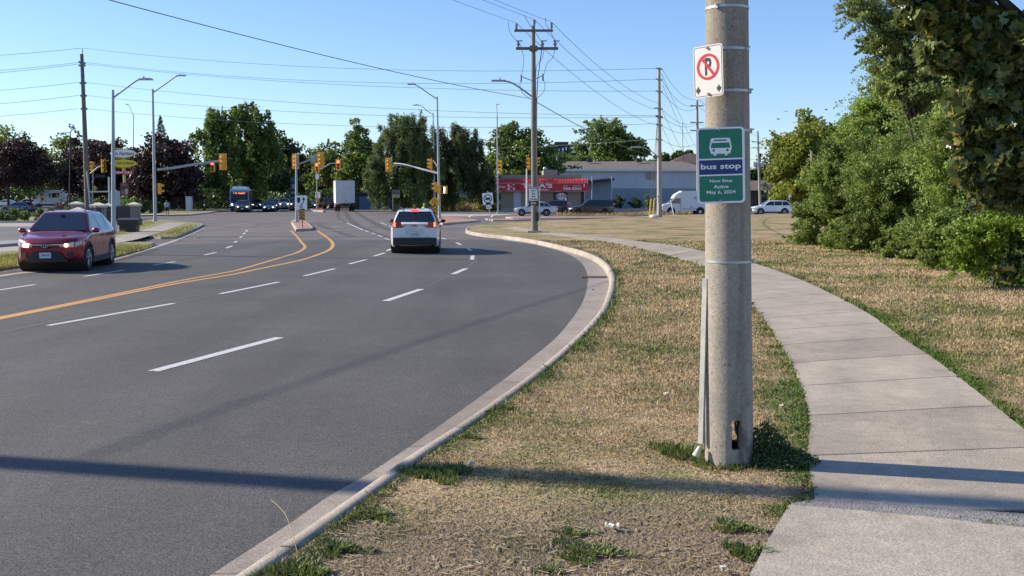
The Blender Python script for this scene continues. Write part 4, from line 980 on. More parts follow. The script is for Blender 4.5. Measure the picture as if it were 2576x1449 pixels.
# ---- white suv, middle
gsp = spec(SUV, L=4.63, W=1.84, H=1.65, wb=2.73, fo=.92, R=.36, belt=1.07, tailface=1.10, rear_bottom=1.12, gh=(1.2, 1.95, 3.95, 4.5), tumble=.46, bulge=(.17, .15), mirror=M_TRIM, tlz=1.25)
p = G(1045.5, 636.5); rzg = R(3.5); ctr = p + V((-math.sin(rzg), math.cos(rzg), 0))*(4.63/2-.9); ctr.z = .006
t, warp, panel, fpan, rpan = car('white_suv', 'white suv seen from behind with brake lights lit in the middle of the road', 'car', ctr, rzg, gsp, M_WHITEP, plate_txt='CDNP·305', rear_on=True, trim=1)
hw = .92
rpan('rear_valance', -.99*hw, .99*hw, .33, .60, M_TRIM, .034)
rpan('number_recess', -.36*hw, .36*hw, .74, .96, paint('white_recess_shade', (.58, .60, .62)), .015)  # flat panel, the plate recess's shade painted as a darker white
rpan('chrome_strip', -.40*hw, .40*hw, .955, .985, M_CHROME, .024)
c = warp(0, 4.63, 1); mb = MB(); text(mb, 'GMC', 0, 1.045, .24, .065, c[1]-.02, .03); mb.build('badge', mat('badge_red', (.25, .05, .05), .4), t)
rpan('tailgate_seam', -.74*hw, .74*hw, .605, .613, M_GAP, .018)
mb = MB(); text(mb, 'TERRAIN', -.50, .665, .24, .026, c[1]-.006, .02); text(mb, 'SLT', .52, .665, .10, .026, c[1]-.006, .02); mb.build('model_lettering', M_CHROME, t)
for sx in (-1, 1):                                       # lights carry inwards in a point
    panel('tail_light_wing', ((sx*.60*hw, 4.63, .99), (sx*.60*hw, 4.63, .93), (sx*.60*hw, 4.63, 1.04), (sx*.30*hw, 4.63, 1.075)), 2, 2, M_TL, (0, -.016, 0))
mb = MB(); mb.cyl((.0, -1.75, 1.66), (0, -1.85, 1.75), .018, .008, 8); mb.box((0, -1.74, 1.665), (.06, .16, .03), top=(.5, .5)); mb.build('antenna', M_TRIM, t)
mb = MB(); mb.cyl((-.18, -2.32, 1.28), (.12, -2.20, 1.34), .012, n=6); mb.build('rear_wiper', M_TRIM, t)

def at(px, py, rz, sp, nose=True):
    """ground point of the car's middle when (px,py) is the foot of its near end"""
    p = G(px, py); f = V((-math.sin(rz), math.cos(rz), 0)); p = p - f*(sp['L']/2-.3) if nose else p + f*(sp['L']/2-.3); p.z = .006; return p
Q = R(192)
s1 = spec(SUV, L=4.6, H=1.62); car('dark_suv', 'black suv with lit headlights waiting in front of the bus', 'car', at(610, 534.5, Q, s1), Q, s1, M_BLACKP, front_on=True, detail=1, plate_txt=None)
s2 = spec(SEDAN); car('dark_sedan', 'dark blue sedan with lit headlights waiting at the stop line', 'car', at(676.5, 533, Q, s2), Q, s2, M_NAVYP, front_on=True, detail=1)
s3 = spec(SUV, L=5.0, W=1.95, H=1.75); car('dark_minivan', 'grey minivan waiting close behind the dark blue sedan', 'car', at(685, 529.2, Q, s3), Q, s3, M_GREYP, front_on=True, detail=1)
s4 = spec(SUV, L=5.2, W=2.0, H=1.78, belt=1.15, cowl=1.16, face=.98, hood=((0, .95), (.06, 1.02), (.2, 1.08), (.8, 1.13), (1.3, 1.16)), gh=(1.3, 1.9, 3.9, 4.4), rear_bottom=1.15, R=.40)
car('white_suv_with_black_grille', 'white off-roader with black grille and bright lights in the queue', 'car', at(715, 526.3, Q, s4), Q, s4, M_WHITEP, front_on=True, detail=1)
s5 = spec(SUV, L=5.6, W=2.0, H=1.92, belt=1.25, cowl=1.25, face=1.08, R=.41, hood=((0, 1.04), (.05, 1.10), (.2, 1.16), (.9, 1.22), (1.4, 1.25)), gh=(1.4, 2.05, 3.6, 3.9), rear_bottom=1.27, tail=[(3.93, 1.25), (5.6, 1.25)], tailface=1.25, pillars=(2.75,))
car('black_pickup', 'dark pickup with white roof partly behind the traffic light pole on the median', 'pickup', at(744, 530.6, Q, s5), Q, s5, M_BLACKP, front_on=True, detail=1)
s6 = spec(SUV); car('queued_suv', 'dark suv behind the bus with its headlights on', 'car', at(646, 526, Q, s6), Q, s6, M_NAVYP, front_on=True, detail=1)
car('far_blue_sedan', 'blue sedan behind the hazard board on the far median', 'car', at(784, 525, Q, s2), Q, s2, M_BLUEP, front_on=True, detail=1)
s7 = spec(SUV, L=4.9, W=1.95, H=1.8); car('dark_red_suv', 'dark suv driving away just left of the white box truck', 'car', at(826.5, 524.5, R(11), s7, False), R(11), s7, paint('dark_plum_paint', (.05, .02, .03)), detail=1)
car('far_white_sedan', 'white sedan driving away right of the white box truck', 'car', at(908, 525.6, R(-8), s2, False), R(-8), s2, M_WHITEP, detail=1)
# cars along the cross road, seen from the side, heading left
def side_car(nm, lb, cat, px0, px1, py, sp, m, face=-1, **k):
    d = depth(py); x0 = G(px0, py).x; x1 = G(px1, py).x; sp = spec(sp, L=x1-x0)
    r = R(90) if face < 0 else R(-90)
    return car(nm, lb, cat, V(((x0+x1)/2, d+sp['W']/2, .006)), r, sp, m, **k)
hsp = spec(SUV, L=4.45, W=1.8, H=1.55, wb=2.64, fo=.86, R=.34, belt=1.0, cowl=1.0, face=.78, hood=((0, .72), (.06, .80), (.25, .88), (.8, .96), (1.2, 1.0)), gh=(1.2, 2.0, 3.4, 4.25), pillars=(2.5, 3.3), rear_bottom=1.05, tailface=1.02)
side_car('white_crossover', 'white crossover with black wheel arches passing the pizzeria behind the utility pole', 'car', 1292, 1404, 543.5, spec(hsp, wb=2.70), M_SILVERP, front_on=False, detail=1)
side_car('parked_black_suv', 'black suv parked at the pizzeria behind the white crossover', 'car', 1345, 1428, 540, SUV, M_BLACKP, detail=1, trim=0)
side_car('long_black_suv', 'long black suv with lit headlight on the road right of the pizzeria window', 'car', 1432, 1545, 542.5, spec(SUV, H=1.77, wb=2.98, W=1.95, fo=1.0, R=.38, gh=(1.35, 2.15, 4.7, 5.2), pillars=(2.8, 3.85), belt=1.1), M_BLACKP, front_on=True, detail=1, trim=2, rims=M_DRIM)
side_car('white_suv_by_shrubs', 'white suv on the far road right of the concrete pole, nose out of the shrubs', 'car', 1893, 1999, 541, spec(SUV, H=1.66, wb=2.75, gh=(1.15, 1.95, 4.0, 4.6), pillars=(2.5, 3.4)), M_WHITEP, detail=1, trim=1)
# distant cars in the lots
def far_car(nm, lb, px0, px1, py, H_, m, sp=SEDAN, z=0):
    d = depth(py, z); x0 = G(px0, py, z).x; x1 = G(px1, py, z).x
    k = H_/sp['H']; sp = spec(sp, L=max(4.3, x1-x0)); car(nm, lb, 'car', V(((x0+x1)/2, d+1, .006)), R(90), sp, m, detail=0, trim=0)
far_car('parked_white_sedan', 'pale sedan parked in front of the white metal building behind weeds', 1146, 1178, 517.5, 1.5, M_SILVERP)
far_car('parked_dark_jeep', 'boxy black off-roader parked behind the weeds near the no trucks sign', 1190, 1216, 518, 1.8, M_BLACKP, SUV)
far_car('lot_white_car', 'white car parked behind the black iron fence at the left edge', -12, 26, 520.5, 1.5, M_WHITEP)
far_car('lot_blue_car', 'blue car parked behind the iron fence beneath the purple tree', 16, 58, 536, 1.4, M_BLUEP)
far_car('lot_white_pickup', 'white van-like car parked left of the white bus with red window', 34, 92, 521, 1.7, M_WHITEP, SUV)
lr = spec(SUV, L=5.6, W=2.0, H=1.9, belt=1.2, cowl=1.2, face=1.05, R=.4, hood=((0, 1.0), (.05, 1.06), (.2, 1.12), (.9, 1.17), (1.4, 1.2)), gh=(1.4, 2.05, 3.3, 3.6), rear_bottom=1.22, tail=[(3.63, 1.2), (5.6, 1.2)], tailface=1.2, pillars=(2.6,))
d = depth(527); x1 = G(222, 527).x; car('red_pickup', 'dark red pickup parked behind the stone pier and iron fence', 'pickup', V((x1-2.8, d+1, .006)), R(-90), lr, M_REDP, detail=1, trim=0)

# ---- city bus
def big_wheel(par, x, y, r, sx, w_=.28):
    mb = MB(); mb.cyl((x, y, r), (x-sx*w_, y, r), r, n=24); wh = mb.build('wheel', M_TYRE, par); mb = MB(); mb.cyl((x-sx*.05, y, r), (x+sx*.012, y, r), r*.55, r*.45, 16); mb.cyl((x, y, r), (x+sx*.03, y, r), r*.16, n=10); mb.build('rim', M_RIM, wh)
rb_ = R(180-3); dB = depth(532.3); pB = G(606, 532.3)
bus = thing('city_bus', 'blue city bus with white roof and orange destination display waiting at the junction', 'bus', V((pB.x-1.5, pB.y+6.0, 0)), R(192.5))
M_BUSB = paint('bus_blue', (.03, .17, .40)); M_BUSW = mat('bus_white', (.80, .82, .84), .4)
bw, bl, bh = 2.6, 12.2, 3.05
mb = MB(); pts = rrect(bw, bh-.35, .22, 5, 0, (bh-.35)/2+.35)
mb.prism(pts, -bl/2, bl/2); mb.build('body', M_BUSB, bus)
mb = MB(); mb.prism(rrect(bw-.12, .24, .11, 5, 0, bh-.02), -bl/2+.1, bl/2-.06); mb.build('roof', M_BUSW, bus)
mb = MB(); mb.prism(rrect(1.95, .42, .16, 5, 0, bh+.26), -bl/2+.8, bl/2-1.0); mb.build('roof_unit', M_BUSW, bus)
mb = MB(); mb.prism(rrect(bw-.30, 1.42, .14, 5, 0, 1.90), bl/2+.004, bl/2+.022); wsd = mb.build('windshield', mat('bus_glass', (.015, .035, .065), .35, spec=.3), bus)
mb = MB(); mb.box((0, bl/2+.030, 2.55), (bw-.35, .014, .34)); ds_ = mb.build('destination_display', M_BLACK, bus)
mb = MB(); Mx = Matrix.Rotation(math.pi, 4, 'Z'); text(mb, '7  TO  WALMART', 0, 0, 1.62, .20, 0, .03, M=Mx); mb.build('display_lettering', mat('led_orange', (1, .20, .04), .5, emit=1.6), ds_, loc=(0, bl/2+.042, 2.55))
mb = MB(); mb.box((0, bl/2+.02, .55), (bw-.1, .06, .26)); mb.build('front_bumper', M_TRIM, bus)
for sx in (-1, 1):
    mb = MB(); mb.ball((sx*1.02, bl/2+.04, .98), (.13, .05, .12), 12, 8); mb.build('headlight', M_HLON, bus)
    mb = MB(); mb.box((sx*(bw/2+.22), bl/2-.05, 1.75), (.16, .10, .55)); mb.box((sx*(bw/2+.10), bl/2, 2.1), (.22, .05, .05)); mb.build('mirror', M_TRIM, bus)
    for i in range(7):
        mb = MB(); mb.box((sx*(bw/2+.006), bl/2-1.2-1.55*i, 2.0), (.02, 1.38, .95)); mb.build('side_window', M_GLASS, bus)
    mb = MB(); mb.box((sx*(bw/2+.006), 0, .95), (.014, bl-.6, .12)); mb.build('white_stripe', M_BUSW, bus)
    for y in (bl/2-2.7, -bl/2+3.2): big_wheel(bus, sx*(bw/2+.01), y, .48, sx)
# ---- white box truck from behind
dt = 139.0; pT = P(862.5, 531.8, dt); tr_ = thing('box_truck', 'white box truck driving away with closed rear door', 'truck', V((pT.x-.4, dt+3.6, 0)), R(12.5))
tw, th_, tl_ = 2.65, 3.22, 6.4; z0 = 1.02
M_TRK = mat('truck_white', (.80, .80, .79), .5, var=.06, scale=2); M_TRKD = mat('truck_door', (.74, .76, .79), .5, var=.08, scale=1.5)
mb = MB(); mb.box((0, 0, z0+.2+th_/2-.1), (tw, tl_, th_-.2)); mb.box((0, 0, z0+th_+.03), (tw+.06, tl_+.04, .10)); mb.build('cargo_box', M_TRK, tr_)
mb = MB(); mb.box((.06, -tl_/2-.012, z0+.12+th_/2), (tw-.34, .03, th_-.40))
for i in range(1, 9): mb.box((.06, -tl_/2-.032, z0+.34+(th_-.40)*i/9), (tw-.36, .012, .012))
mb.build('rear_door', M_TRKD, tr_)
mb = MB(); mb.box((.06, -tl_/2-.034, z0+.55), (.14, .03, .12)); mb.build('door_latch', M_TRIM, tr_)
mb = MB(); mb.box((0, .3, .88), (.9, tl_-.6, .24)); mb.box((0, -tl_/2+.1, .62), (2.3, .10, .12)); mb.box((0, -tl_/2+.15, .95), (tw-.2, .25, .16)); mb.box((.7, -tl_/2+.12, .78), (.08, .08, .4)); mb.box((-.7, -tl_/2+.12, .78), (.08, .08, .4)); mb.build('chassis', M_UNDER, tr_)
for sx in (-1, 1):
    for xx in (1.28, .93):
        big_wheel(tr_, sx*xx, -tl_/2+1.9, .50, sx, .24)
    big_wheel(tr_, sx*1.2, tl_/2+1.4, .5, sx, .26)
    mb = MB(); mb.box((sx*1.1, -tl_/2-.02, .88), (.26, .04, .12)); mb.build('tail_light', M_TL, tr_)
    mb = MB(); mb.box((sx*1.1, -tl_/2+1.25, .62), (.55, .02, .55)); mb.build('mud_flap', M_UNDER, tr_)
mb = MB(); mb.box((0, tl_/2+1.2, 1.55), (2.3, 2.2, 1.9), top=(.9, .8)); mb.build('cab', M_TRK, tr_)
# ---- white cube van
dV = depth(541.5); vx0 = G(1667, 541.5).x; vL = G(1785, 541).x - vx0; van = thing('cube_van', 'white cube van with rounded front fairing parked behind the bus stop sign', 'van', V((vx0+vL/2, dV+1.2, 0)), R(90))
M_VAN = mat('van_white', (.62, .65, .69), .35)
k = vL/6.1; hl_ = vL/2
nose = [(hl_, .55), (hl_+.0, 1.02), (hl_-.05, 1.16), (hl_-.35, 1.24), (hl_-.78, 1.32), (hl_-1.38, 1.98), (hl_-1.5, 2.05), (hl_-2.15, 2.05), (hl_-2.15, .48), (hl_-.45, .42)]
nose = [(a, b) for a, b in nose]
mb = MB(); mb.prism(nose, -1.0, 1.0, 'x'); mb.build('cab', M_VAN, van)
fair = [(hl_-1.22, 1.90), (hl_-1.30, 2.06), (hl_-1.55, 2.36), (hl_-1.90, 2.58), (hl_-2.3, 2.70), (hl_-2.3, 2.0), (hl_-1.9, 1.98)]
mb = MB(); mb.prism(fair, -1.02, 1.02, 'x'); mb.build('fairing', mat('van_fairing', (.72, .73, .72), .4), van)
mb = MB(); mb.box((0, (hl_-2.1-hl_)/2, 1.62), (2.2, 2*hl_-2.1, 2.22)); mb.build('cargo_box', M_VAN, van)
for sx in (-1, 1):
    w_ = [(hl_-.98, 1.36), (hl_-1.40, 1.88), (hl_-2.0, 1.90), (hl_-2.0, 1.32)]
    mb = MB(); mb.prism(w_, sx*1.003, sx*1.012, 'x'); mb.build('side_window', M_GLASS, van)
    mb = MB(); mb.box((sx*1.004, hl_-1.0, .9), (.012, .014, .85)); mb.box((sx*1.004, hl_-2.08, 1.2), (.012, .014, 1.4)); mb.build('door_seam', M_GAP, van)
    mb = MB(); mb.box((sx*1.10, hl_-1.05, 1.45), (.16, .08, .26)); mb.build('mirror', M_TRIM, van)
    mb = MB(); mb.box((sx*1.108, -1.0, .70), (.012, 2*hl_-2.4, .05)); mb.cyl((sx*1.10, hl_-3.25, .92), (sx*1.115, hl_-3.25, .92), .08, n=14); mb.build('side_trim', M_GREYP, van)
    mb = MB(); mb.add([(sx*1.112, hl_-4.0+.55*math.cos(a), 1.95+.22*math.sin(a)) for a in [2*math.pi*q/24 for q in range(24)]], [tuple(range(24))]); mb.build('oval_logo', mat('pale_logo', (.36, .40, .46), .5), van)
    for y in (hl_-.98, -hl_+1.28):
        mb = MB(); mb.cyl((sx*.80, y, .46), (sx*1.116 if y < 0 else sx*1.012, y, .46), .47, n=22); mb.build('wheel_arch', M_UNDER, van)
        big_wheel(van, sx*(1.125 if y < 0 else 1.02), y, .38, sx)
    mb = MB(); mb.box((sx*.78, hl_+.012, .85), (.34, .03, .2)); mb.build('headlight', M_HL, van)
mb = MB(); mb.box((0, hl_+.04, .52), (2.0, .14, .22)); mb.build('front_bumper', M_TRIM, van)
mb = MB(); a0 = V((-.88, hl_-.80+.02, 1.37)); mb.add([(-.86, hl_-.76, 1.37), (.86, hl_-.76, 1.37), (.80, hl_-1.30, 1.96), (-.80, hl_-1.30, 1.96)], [(0, 1, 2, 3)]); mb.build('windshield', M_GLASS, van)
# ---- white shuttle bus in the lot at the left
dR = depth(522.5); x0 = G(106, 522).x; x1 = G(175, 522).x; rvL = x1-x0
rv = thing('shuttle_bus', 'white shuttle bus with dark windows and a red panel parked behind the iron fence', 'bus', V(((x0+x1)/2, dR+1.2, 0)), 0)
mb = MB(); mb.prism(rrect(rvL, 2.75, .3, 5, 0, 1.95), -1.2, 1.2); mb.build('body', M_BUSW, rv)
mb = MB(); mb.box((-rvL*.18, -1.21, 2.35), (.55, .03, .60)); mb.build('side_window', M_GLASS, rv)
mb = MB(); mb.box((rvL*.30, -1.21, 2.3), (rvL*.26, .03, .95)); mb.build('side_window', M_GLASS, rv)
mb = MB(); mb.box((rvL*.09, -1.21, 2.25), (.30, .03, .9)); mb.build('door_window', M_GLASS, rv)
mb = MB(); mb.box((-rvL*.18, -1.21, 1.60), (.55, .03, .60)); mb.build('red_panel', M_RED, rv)
mb = MB(); mb.box((0, -1.1, .5), (rvL*.9, .3, .35)); mb.build('underbody', M_UNDER, rv)
for xx in (-.3, .32):
    mb = MB(); mb.cyl((xx*rvL, -1.22, .42), (xx*rvL, -.9, .42), .42, n=20); mb.build('wheel', M_TYRE, rv)
# ================================================================ trees
M_BARK = mat('bark', (.09, .07, .055), .95, var=.35, scale=6, bump=.8, bscale=20)
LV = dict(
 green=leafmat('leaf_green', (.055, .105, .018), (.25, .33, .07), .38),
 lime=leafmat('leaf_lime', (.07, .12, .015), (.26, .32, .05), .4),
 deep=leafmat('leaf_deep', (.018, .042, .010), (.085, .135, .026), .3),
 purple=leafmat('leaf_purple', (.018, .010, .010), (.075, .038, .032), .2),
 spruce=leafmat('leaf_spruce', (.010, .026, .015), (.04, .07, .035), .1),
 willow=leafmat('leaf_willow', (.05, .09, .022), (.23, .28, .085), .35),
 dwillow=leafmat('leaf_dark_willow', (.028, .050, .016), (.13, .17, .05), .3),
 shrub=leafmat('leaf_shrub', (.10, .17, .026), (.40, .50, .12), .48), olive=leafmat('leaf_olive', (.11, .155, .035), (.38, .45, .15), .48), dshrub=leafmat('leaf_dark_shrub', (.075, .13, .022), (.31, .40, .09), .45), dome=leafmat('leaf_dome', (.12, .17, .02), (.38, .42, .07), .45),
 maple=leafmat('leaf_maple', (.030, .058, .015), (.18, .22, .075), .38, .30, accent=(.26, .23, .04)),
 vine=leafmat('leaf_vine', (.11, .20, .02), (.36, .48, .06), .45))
def leaf_polys(c, size, r_, shape='quad', up=.4, nrm=None):
    """c (n,3) leaf centres -> corners; random facing, biased upwards"""
    n = len(c); d = r_.normal(size=(n, 3)); d[:, 2] += up
    if nrm is not None: d += nrm
    d /= np.linalg.norm(d, axis=1)[:, None]; t = r_.normal(size=(n, 3)); t -= d*(t*d).sum(1)[:, None]; t /= np.linalg.norm(t, axis=1)[:, None]; b = np.cross(d, t)
    s = (size*(.6+.8*r_.random(n)))[:, None]
    if shape == 'maple':
        pr = [(0, -.50), (.20, -.34), (.40, -.40), (.40, -.16), (.64, .04), (.42, .16), (.44, .42), (.22, .34), (0, .66), (-.22, .34), (-.44, .42), (-.42, .16), (-.64, .04), (-.40, -.16), (-.40, -.40), (-.20, -.34)]
    elif shape == 'leaf': pr = [(0, -.5), (.22, -.12), (.17, .22), (0, .55), (-.17, .22), (-.22, -.12)]
    elif shape == 'long': pr = [(0, -.9), (.14, 0), (0, .9), (-.14, 0)]
    else: pr = [(-.42, -.3), (.3, -.45), (.45, .3), (-.28, .46)]
    q = np.zeros((n, len(pr), 3))
    for i, (a, e) in enumerate(pr): q[:, i] = c + t*s*a + b*s*e + (d*s*(-.25*abs(a)) if shape == 'maple' else 0)
    return q.reshape(-1, 3), len(pr)
def crown_pts(r_, ells, n, clump, fill, droop=0, gap=.0, mrk=.31, sprays=0):
    out = []; vols = [e[1][0]*e[1][2] for e in ells]; tv = sum(vols); cl = []
    for (c, rad), vv in zip(ells, vols):
        c = np.array(c); rad = np.array(rad); m = max(5, int(vv/tv*clump)); d = r_.normal(size=(m, 3)); d /= np.linalg.norm(d, axis=1)[:, None]
        k = (fill + (1-fill)*r_.random(m)**.6)[:, None]; cc = c + d*k*rad*(.64+.38*r_.random(m))[:, None]; cl.append(cc)
        nn = int(n*vv/tv/m)+1; mr = (rad[0]*rad[2])**.5*mrk*(.75+.6*r_.random(m))*(30/max(m, 12))**.33
        for i in range(m):
            if r_.random() < gap: continue
            o = r_.normal(size=(nn, 3)); o /= np.linalg.norm(o, axis=1)[:, None]; o *= (r_.random(nn)**.5)[:, None]
            p = cc[i] + o*mr[i]*np.array((1.15, 1.15, .75))
            if droop:
                h = r_.random(nn)*droop*(.4+.9*r_.random()); p = cc[i] + o*mr[i]*np.array((.55, .55, .5)); p[:, 2] -= h
            out.append(p)
        if sprays:
            for i in range(int(sprays*vv/tv)):                          # leafy shoots breaking the outline
                o = r_.normal(size=3); o[2] = o[2]*.6+.25; o /= np.linalg.norm(o); s0 = c + o*rad*.8; L = (rad[0]*rad[2])**.5*(.25+.45*r_.random()); nl = 70
                u = r_.random(nl)[:, None]; q_ = s0 + (o + r_.normal(size=3)*.35)*L*u; q_[:, 2] -= (u[:, 0]**2)*L*.55*r_.random(); q_ += r_.normal(size=(nl, 3))*L*.085; out.append(q_)
    return np.concatenate(out), np.concatenate(cl)
TS = [0]
def tree(name, label, kind, base, ells, n, size, clump=60, fill=.45, group=None, droop=0, gap=0, trunk=None, shape='quad', cat='tree', zmin=.3, limbs=10, up=.4, multi=1, trunk_m=None, sprays=14):
    """ells: (centre, radii) in world metres; base: foot of the trunk"""
    TS[0] += 1; r_ = np.random.default_rng(100+TS[0]); base = V(base)
    t = thing(name, label, cat, base, 0, group)
    p, cl = crown_pts(r_, ells, n, clump, fill, droop, gap, sprays=sprays); p = p[p[:, 2] > zmin]
    p = p - np.array(base)
    q, k = leaf_polys(p, np.full(len(p), size), r_, shape, up); fast_polys('crown', q, k, LV[kind], t)
    top = max(c[2]+r[2]*.5 for c, r in ells); hgt = top-base.z; tr = trunk or hgt*.022
    mb = MB(); rnd = random.Random(TS[0])
    for mi in range(multi):
        b0 = V((rnd.uniform(-.5, .5)*(mi > 0)*tr*5, rnd.uniform(-.3, .3)*(mi > 0)*tr*5, -.1)); c0 = V(ells[mi % len(ells)][0]) - base
        mid = V((c0.x*.35, c0.y*.35, c0.z*.55)); tp = V((c0.x, c0.y, max(c0.z+ells[mi % len(ells)][1][2]*.55, 1)))
        mb.tube(catmull([b0, b0.lerp(mid, .5)+V((rnd.uniform(-.1, .1), 0, 0)), mid, tp], 3), [tr*(1.25 if i == 0 else 1-.09*i) for i in range(10)], 8)
        for i in range(limbs):
            e = V(cl[rnd.randrange(len(cl))]) - base; s_ = mid.lerp(tp, rnd.uniform(0, .7))
            if e.z < .3: continue
            mb.tube([s_, s_.lerp(e, .5)+V((0, 0, .08*hgt*rnd.uniform(-.3, .8))), e], [tr*.42, tr*.26, tr*.08], 5)
    mb.build('trunk', trunk_m or M_BARK, t)
    return t
KS = [1.13]
def E(px, py, rx, ry, d, dd=0, dep=1.0):
    """crown ellipsoid given by where it stands in the picture plane at depth d"""
    c = P(px, py, d+dd); s = F/(d+dd); k = KS[0]; return ((c.x, c.y, c.z), (rx*k/s, rx*k/s*dep, ry*k/s))
def ptree(name, label, kind, bx, by, ells, n, size, d=None, z=0, **k):
    b = G(bx, by, z); dd = d or b.y
    if d: b = P(bx, CY, d); b.z = z
    return tree(name, label, kind, b, [E(*e[:4], dd, *(e[4:])) for e in ells], n, size, **k)
g1 = 'trees behind the parking lot'
ptree('green_tree', 'broad green tree behind the purple maple at the left edge', 'lime', 30, 520, [(20, 400, 95, 75), (-60, 390, 80, 70), (80, 440, 50, 60)], 9000, .42, d=185, group=g1, sprays=0, clump=110)
ptree('purple_maple', 'dark purple-leaved maple on a thick trunk behind the hedge at the left', 'purple', 92, 530, [(50, 415, 90, 62), (95, 435, 46, 42), (0, 440, 60, 50), (60, 385, 60, 35)], 15000, .26, clump=170, fill=.25, group='purple-leaved maples', d=135)
ptree('green_tree', 'green tree between the purple maple and the tall left utility pole', 'lime', 160, 520, [(165, 400, 58, 72), (195, 440, 40, 60), (130, 430, 40, 50), (110, 460, 40, 40)], 9000, .42, d=203, group=g1, sprays=0, clump=80)
ptree('purple_maple', 'purple-leaved maple directly behind the tall left utility pole', 'purple', 215, 521, [(215, 430, 70, 76), (245, 395, 55, 45), (192, 440, 30, 45)], 13000, .36, clump=150, fill=.3, group='purple-leaved maples', d=184)
ptree('purple_maple', 'purple-leaved maple behind the coffee shop pylon sign', 'purple', 290, 521, [(285, 425, 65, 72), (320, 440, 50, 68), (255, 455, 40, 60)], 13000, .33, clump=140, fill=.3, group='purple-leaved maples', d=155)
ptree('purple_maple', 'largest round purple-leaved maple right of the second street lamp', 'purple', 425, 528, [(420, 430, 82, 90), (370, 450, 55, 75), (470, 455, 42, 70), (420, 375, 60, 42), (430, 490, 75, 40)], 22000, .33, clump=230, fill=.3, group='purple-leaved maples', d=142)
def spruce(px, ptop, pbase, hw_, d, label):
    t0 = P(px, ptop, d); b = P(px, CY, d); b.z = .0; h = t0.z; r_ = np.random.default_rng(int(px)); n = 5200
    u = r_.random(n)**.75; z = h*(1-u); lay = (np.sin(z*9.5)*.5+.5); rad = (hw_/S(d))*u*(.55+.45*lay)*(.5+.5*r_.random(n)**.4); a = r_.random(n)*6.283
    p = np.stack([rad*np.cos(a), rad*np.sin(a), z-.25*rad], 1); t = thing('spruce', label, 'tree', b, 0, 'spruces'); q, k = leaf_polys(p, np.full(n, .34), r_, 'long', .8); fast_polys('crown', q, k, LV['spruce'], t)
    mb = MB(); mb.cyl((0, 0, 0), (0, 0, h), .22, .02, 8); mb.build('trunk', M_BARK, t)
spruce(417, 291, 520, 85, 178, 'pointed dark spruce rising above the largest purple maple')
spruce(308, 352, 520, 80, 172, 'dark spruce showing above the coffee shop sign')
spruce(358, 374, 520, 60, 176, 'small dark spruce tip between the two lamp posts')
KS[0] = 1.08
g2 = 'tall trees beyond the junction'
ptree('elm_tree', 'tall loose elm with drooping sprays right of the spruce', 'green', 548, 522, [(530, 300, 42, 50), (560, 290, 40, 40), (520, 340, 36, 50), (555, 400, 62, 75), (530, 450, 50, 60)], 15000, .36, clump=150, fill=.35, droop=2.6, group=g2, d=165, gap=.12, limbs=22, multi=2)
ptree('elm_tree', 'tallest elm with a leaning domed crown behind the bus', 'green', 640, 522, [(610, 285, 40, 38), (650, 310, 55, 55), (672, 365, 42, 60), (630, 400, 65, 85), (600, 350, 35, 50)], 19000, .36, clump=190, fill=.35, droop=2.2, group=g2, d=170, gap=.10, limbs=22, multi=2)
KS[0] = 1.2
ptree('broadleaf_tree', 'dark broadleaf tree right of the tallest elm', 'deep', 705, 522, [(715, 380, 36, 46), (690, 430, 55, 80), (740, 415, 30, 45), (660, 460, 60, 60)], 11000, .40, clump=110, group=g2, d=195, gap=.08)
ptree('broadleaf_tree', 'lower dark tree behind the median light pole', 'deep', 765, 522, [(760, 440, 42, 58), (735, 455, 40, 60), (800, 450, 40, 50)], 9000, .42, clump=90, group=g2, d=215, gap=.05)
ptree('broadleaf_tree', 'green tree behind the box truck', 'green', 830, 522, [(830, 430, 48, 62), (862, 440, 34, 60), (815, 400, 34, 34)], 10000, .40, clump=100, group=g2, d=205)
ptree('poplar_tree', 'pointed poplar-like tree above the box truck', 'green', 905, 522, [(902, 390, 32, 62), (900, 345, 20, 38), (925, 420, 36, 62), (880, 440, 40, 60)], 12000, .38, clump=110, group=g2, d=185)
ptree('willow_tree', 'large willow with trailing branches left of the paired lamp posts', 'willow', 1015, 525, [(1010, 335, 56, 55), (1040, 310, 40, 30), (970, 390, 42, 60), (1050, 380, 50, 62), (1010, 430, 66, 55), (1040, 470, 66, 40), (1075, 410, 40, 60), (955, 440, 40, 60)], 46000, .34, clump=330, fill=.25, droop=1.9, group='willows', d=128, shape='long', gap=.05, limbs=20, multi=2)
ptree('willow_tree', 'dark round willow right of the paired lamp posts', 'dwillow', 1140, 525, [(1125, 370, 60, 58), (1170, 365, 50, 55), (1195, 430, 45, 50), (1120, 430, 60, 60), (1090, 470, 48, 40), (1215, 450, 26, 42)], 46000, .34, clump=330, fill=.25, droop=1.7, group='willows', d=136, shape='long', gap=.08, limbs=20, multi=3)
ptree('broadleaf_tree', 'leafy tree behind the pizzeria at its left end', 'green', 1290, 522, [(1290, 350, 42, 45), (1330, 370, 45, 42), (1265, 400, 42, 45), (1310, 425, 66, 45), (1360, 385, 30, 42), (1375, 430, 42, 40)], 17000, .36, clump=160, fill=.35, group='trees behind the buildings', d=158, gap=.1)
ptree('small_tree', 'yellow-green small tree against the left end of the pizzeria', 'lime', 1240, 533, [(1233, 490, 15, 42), (1262, 440, 22, 12), (1295, 436, 18, 9), (1226, 515, 15, 20)], 4200, .26, clump=60, d=141, zmin=.1)
ptree('broadleaf_tree', 'bright green tree rising behind the warehouse roof', 'green', 1540, 520, [(1520, 345, 42, 52), (1555, 360, 40, 45), (1590, 385, 42, 38), (1490, 395, 42, 35), (1540, 410, 90, 30)], 16000, .46, clump=150, fill=.35, group='trees behind the buildings', d=215, gap=.08)
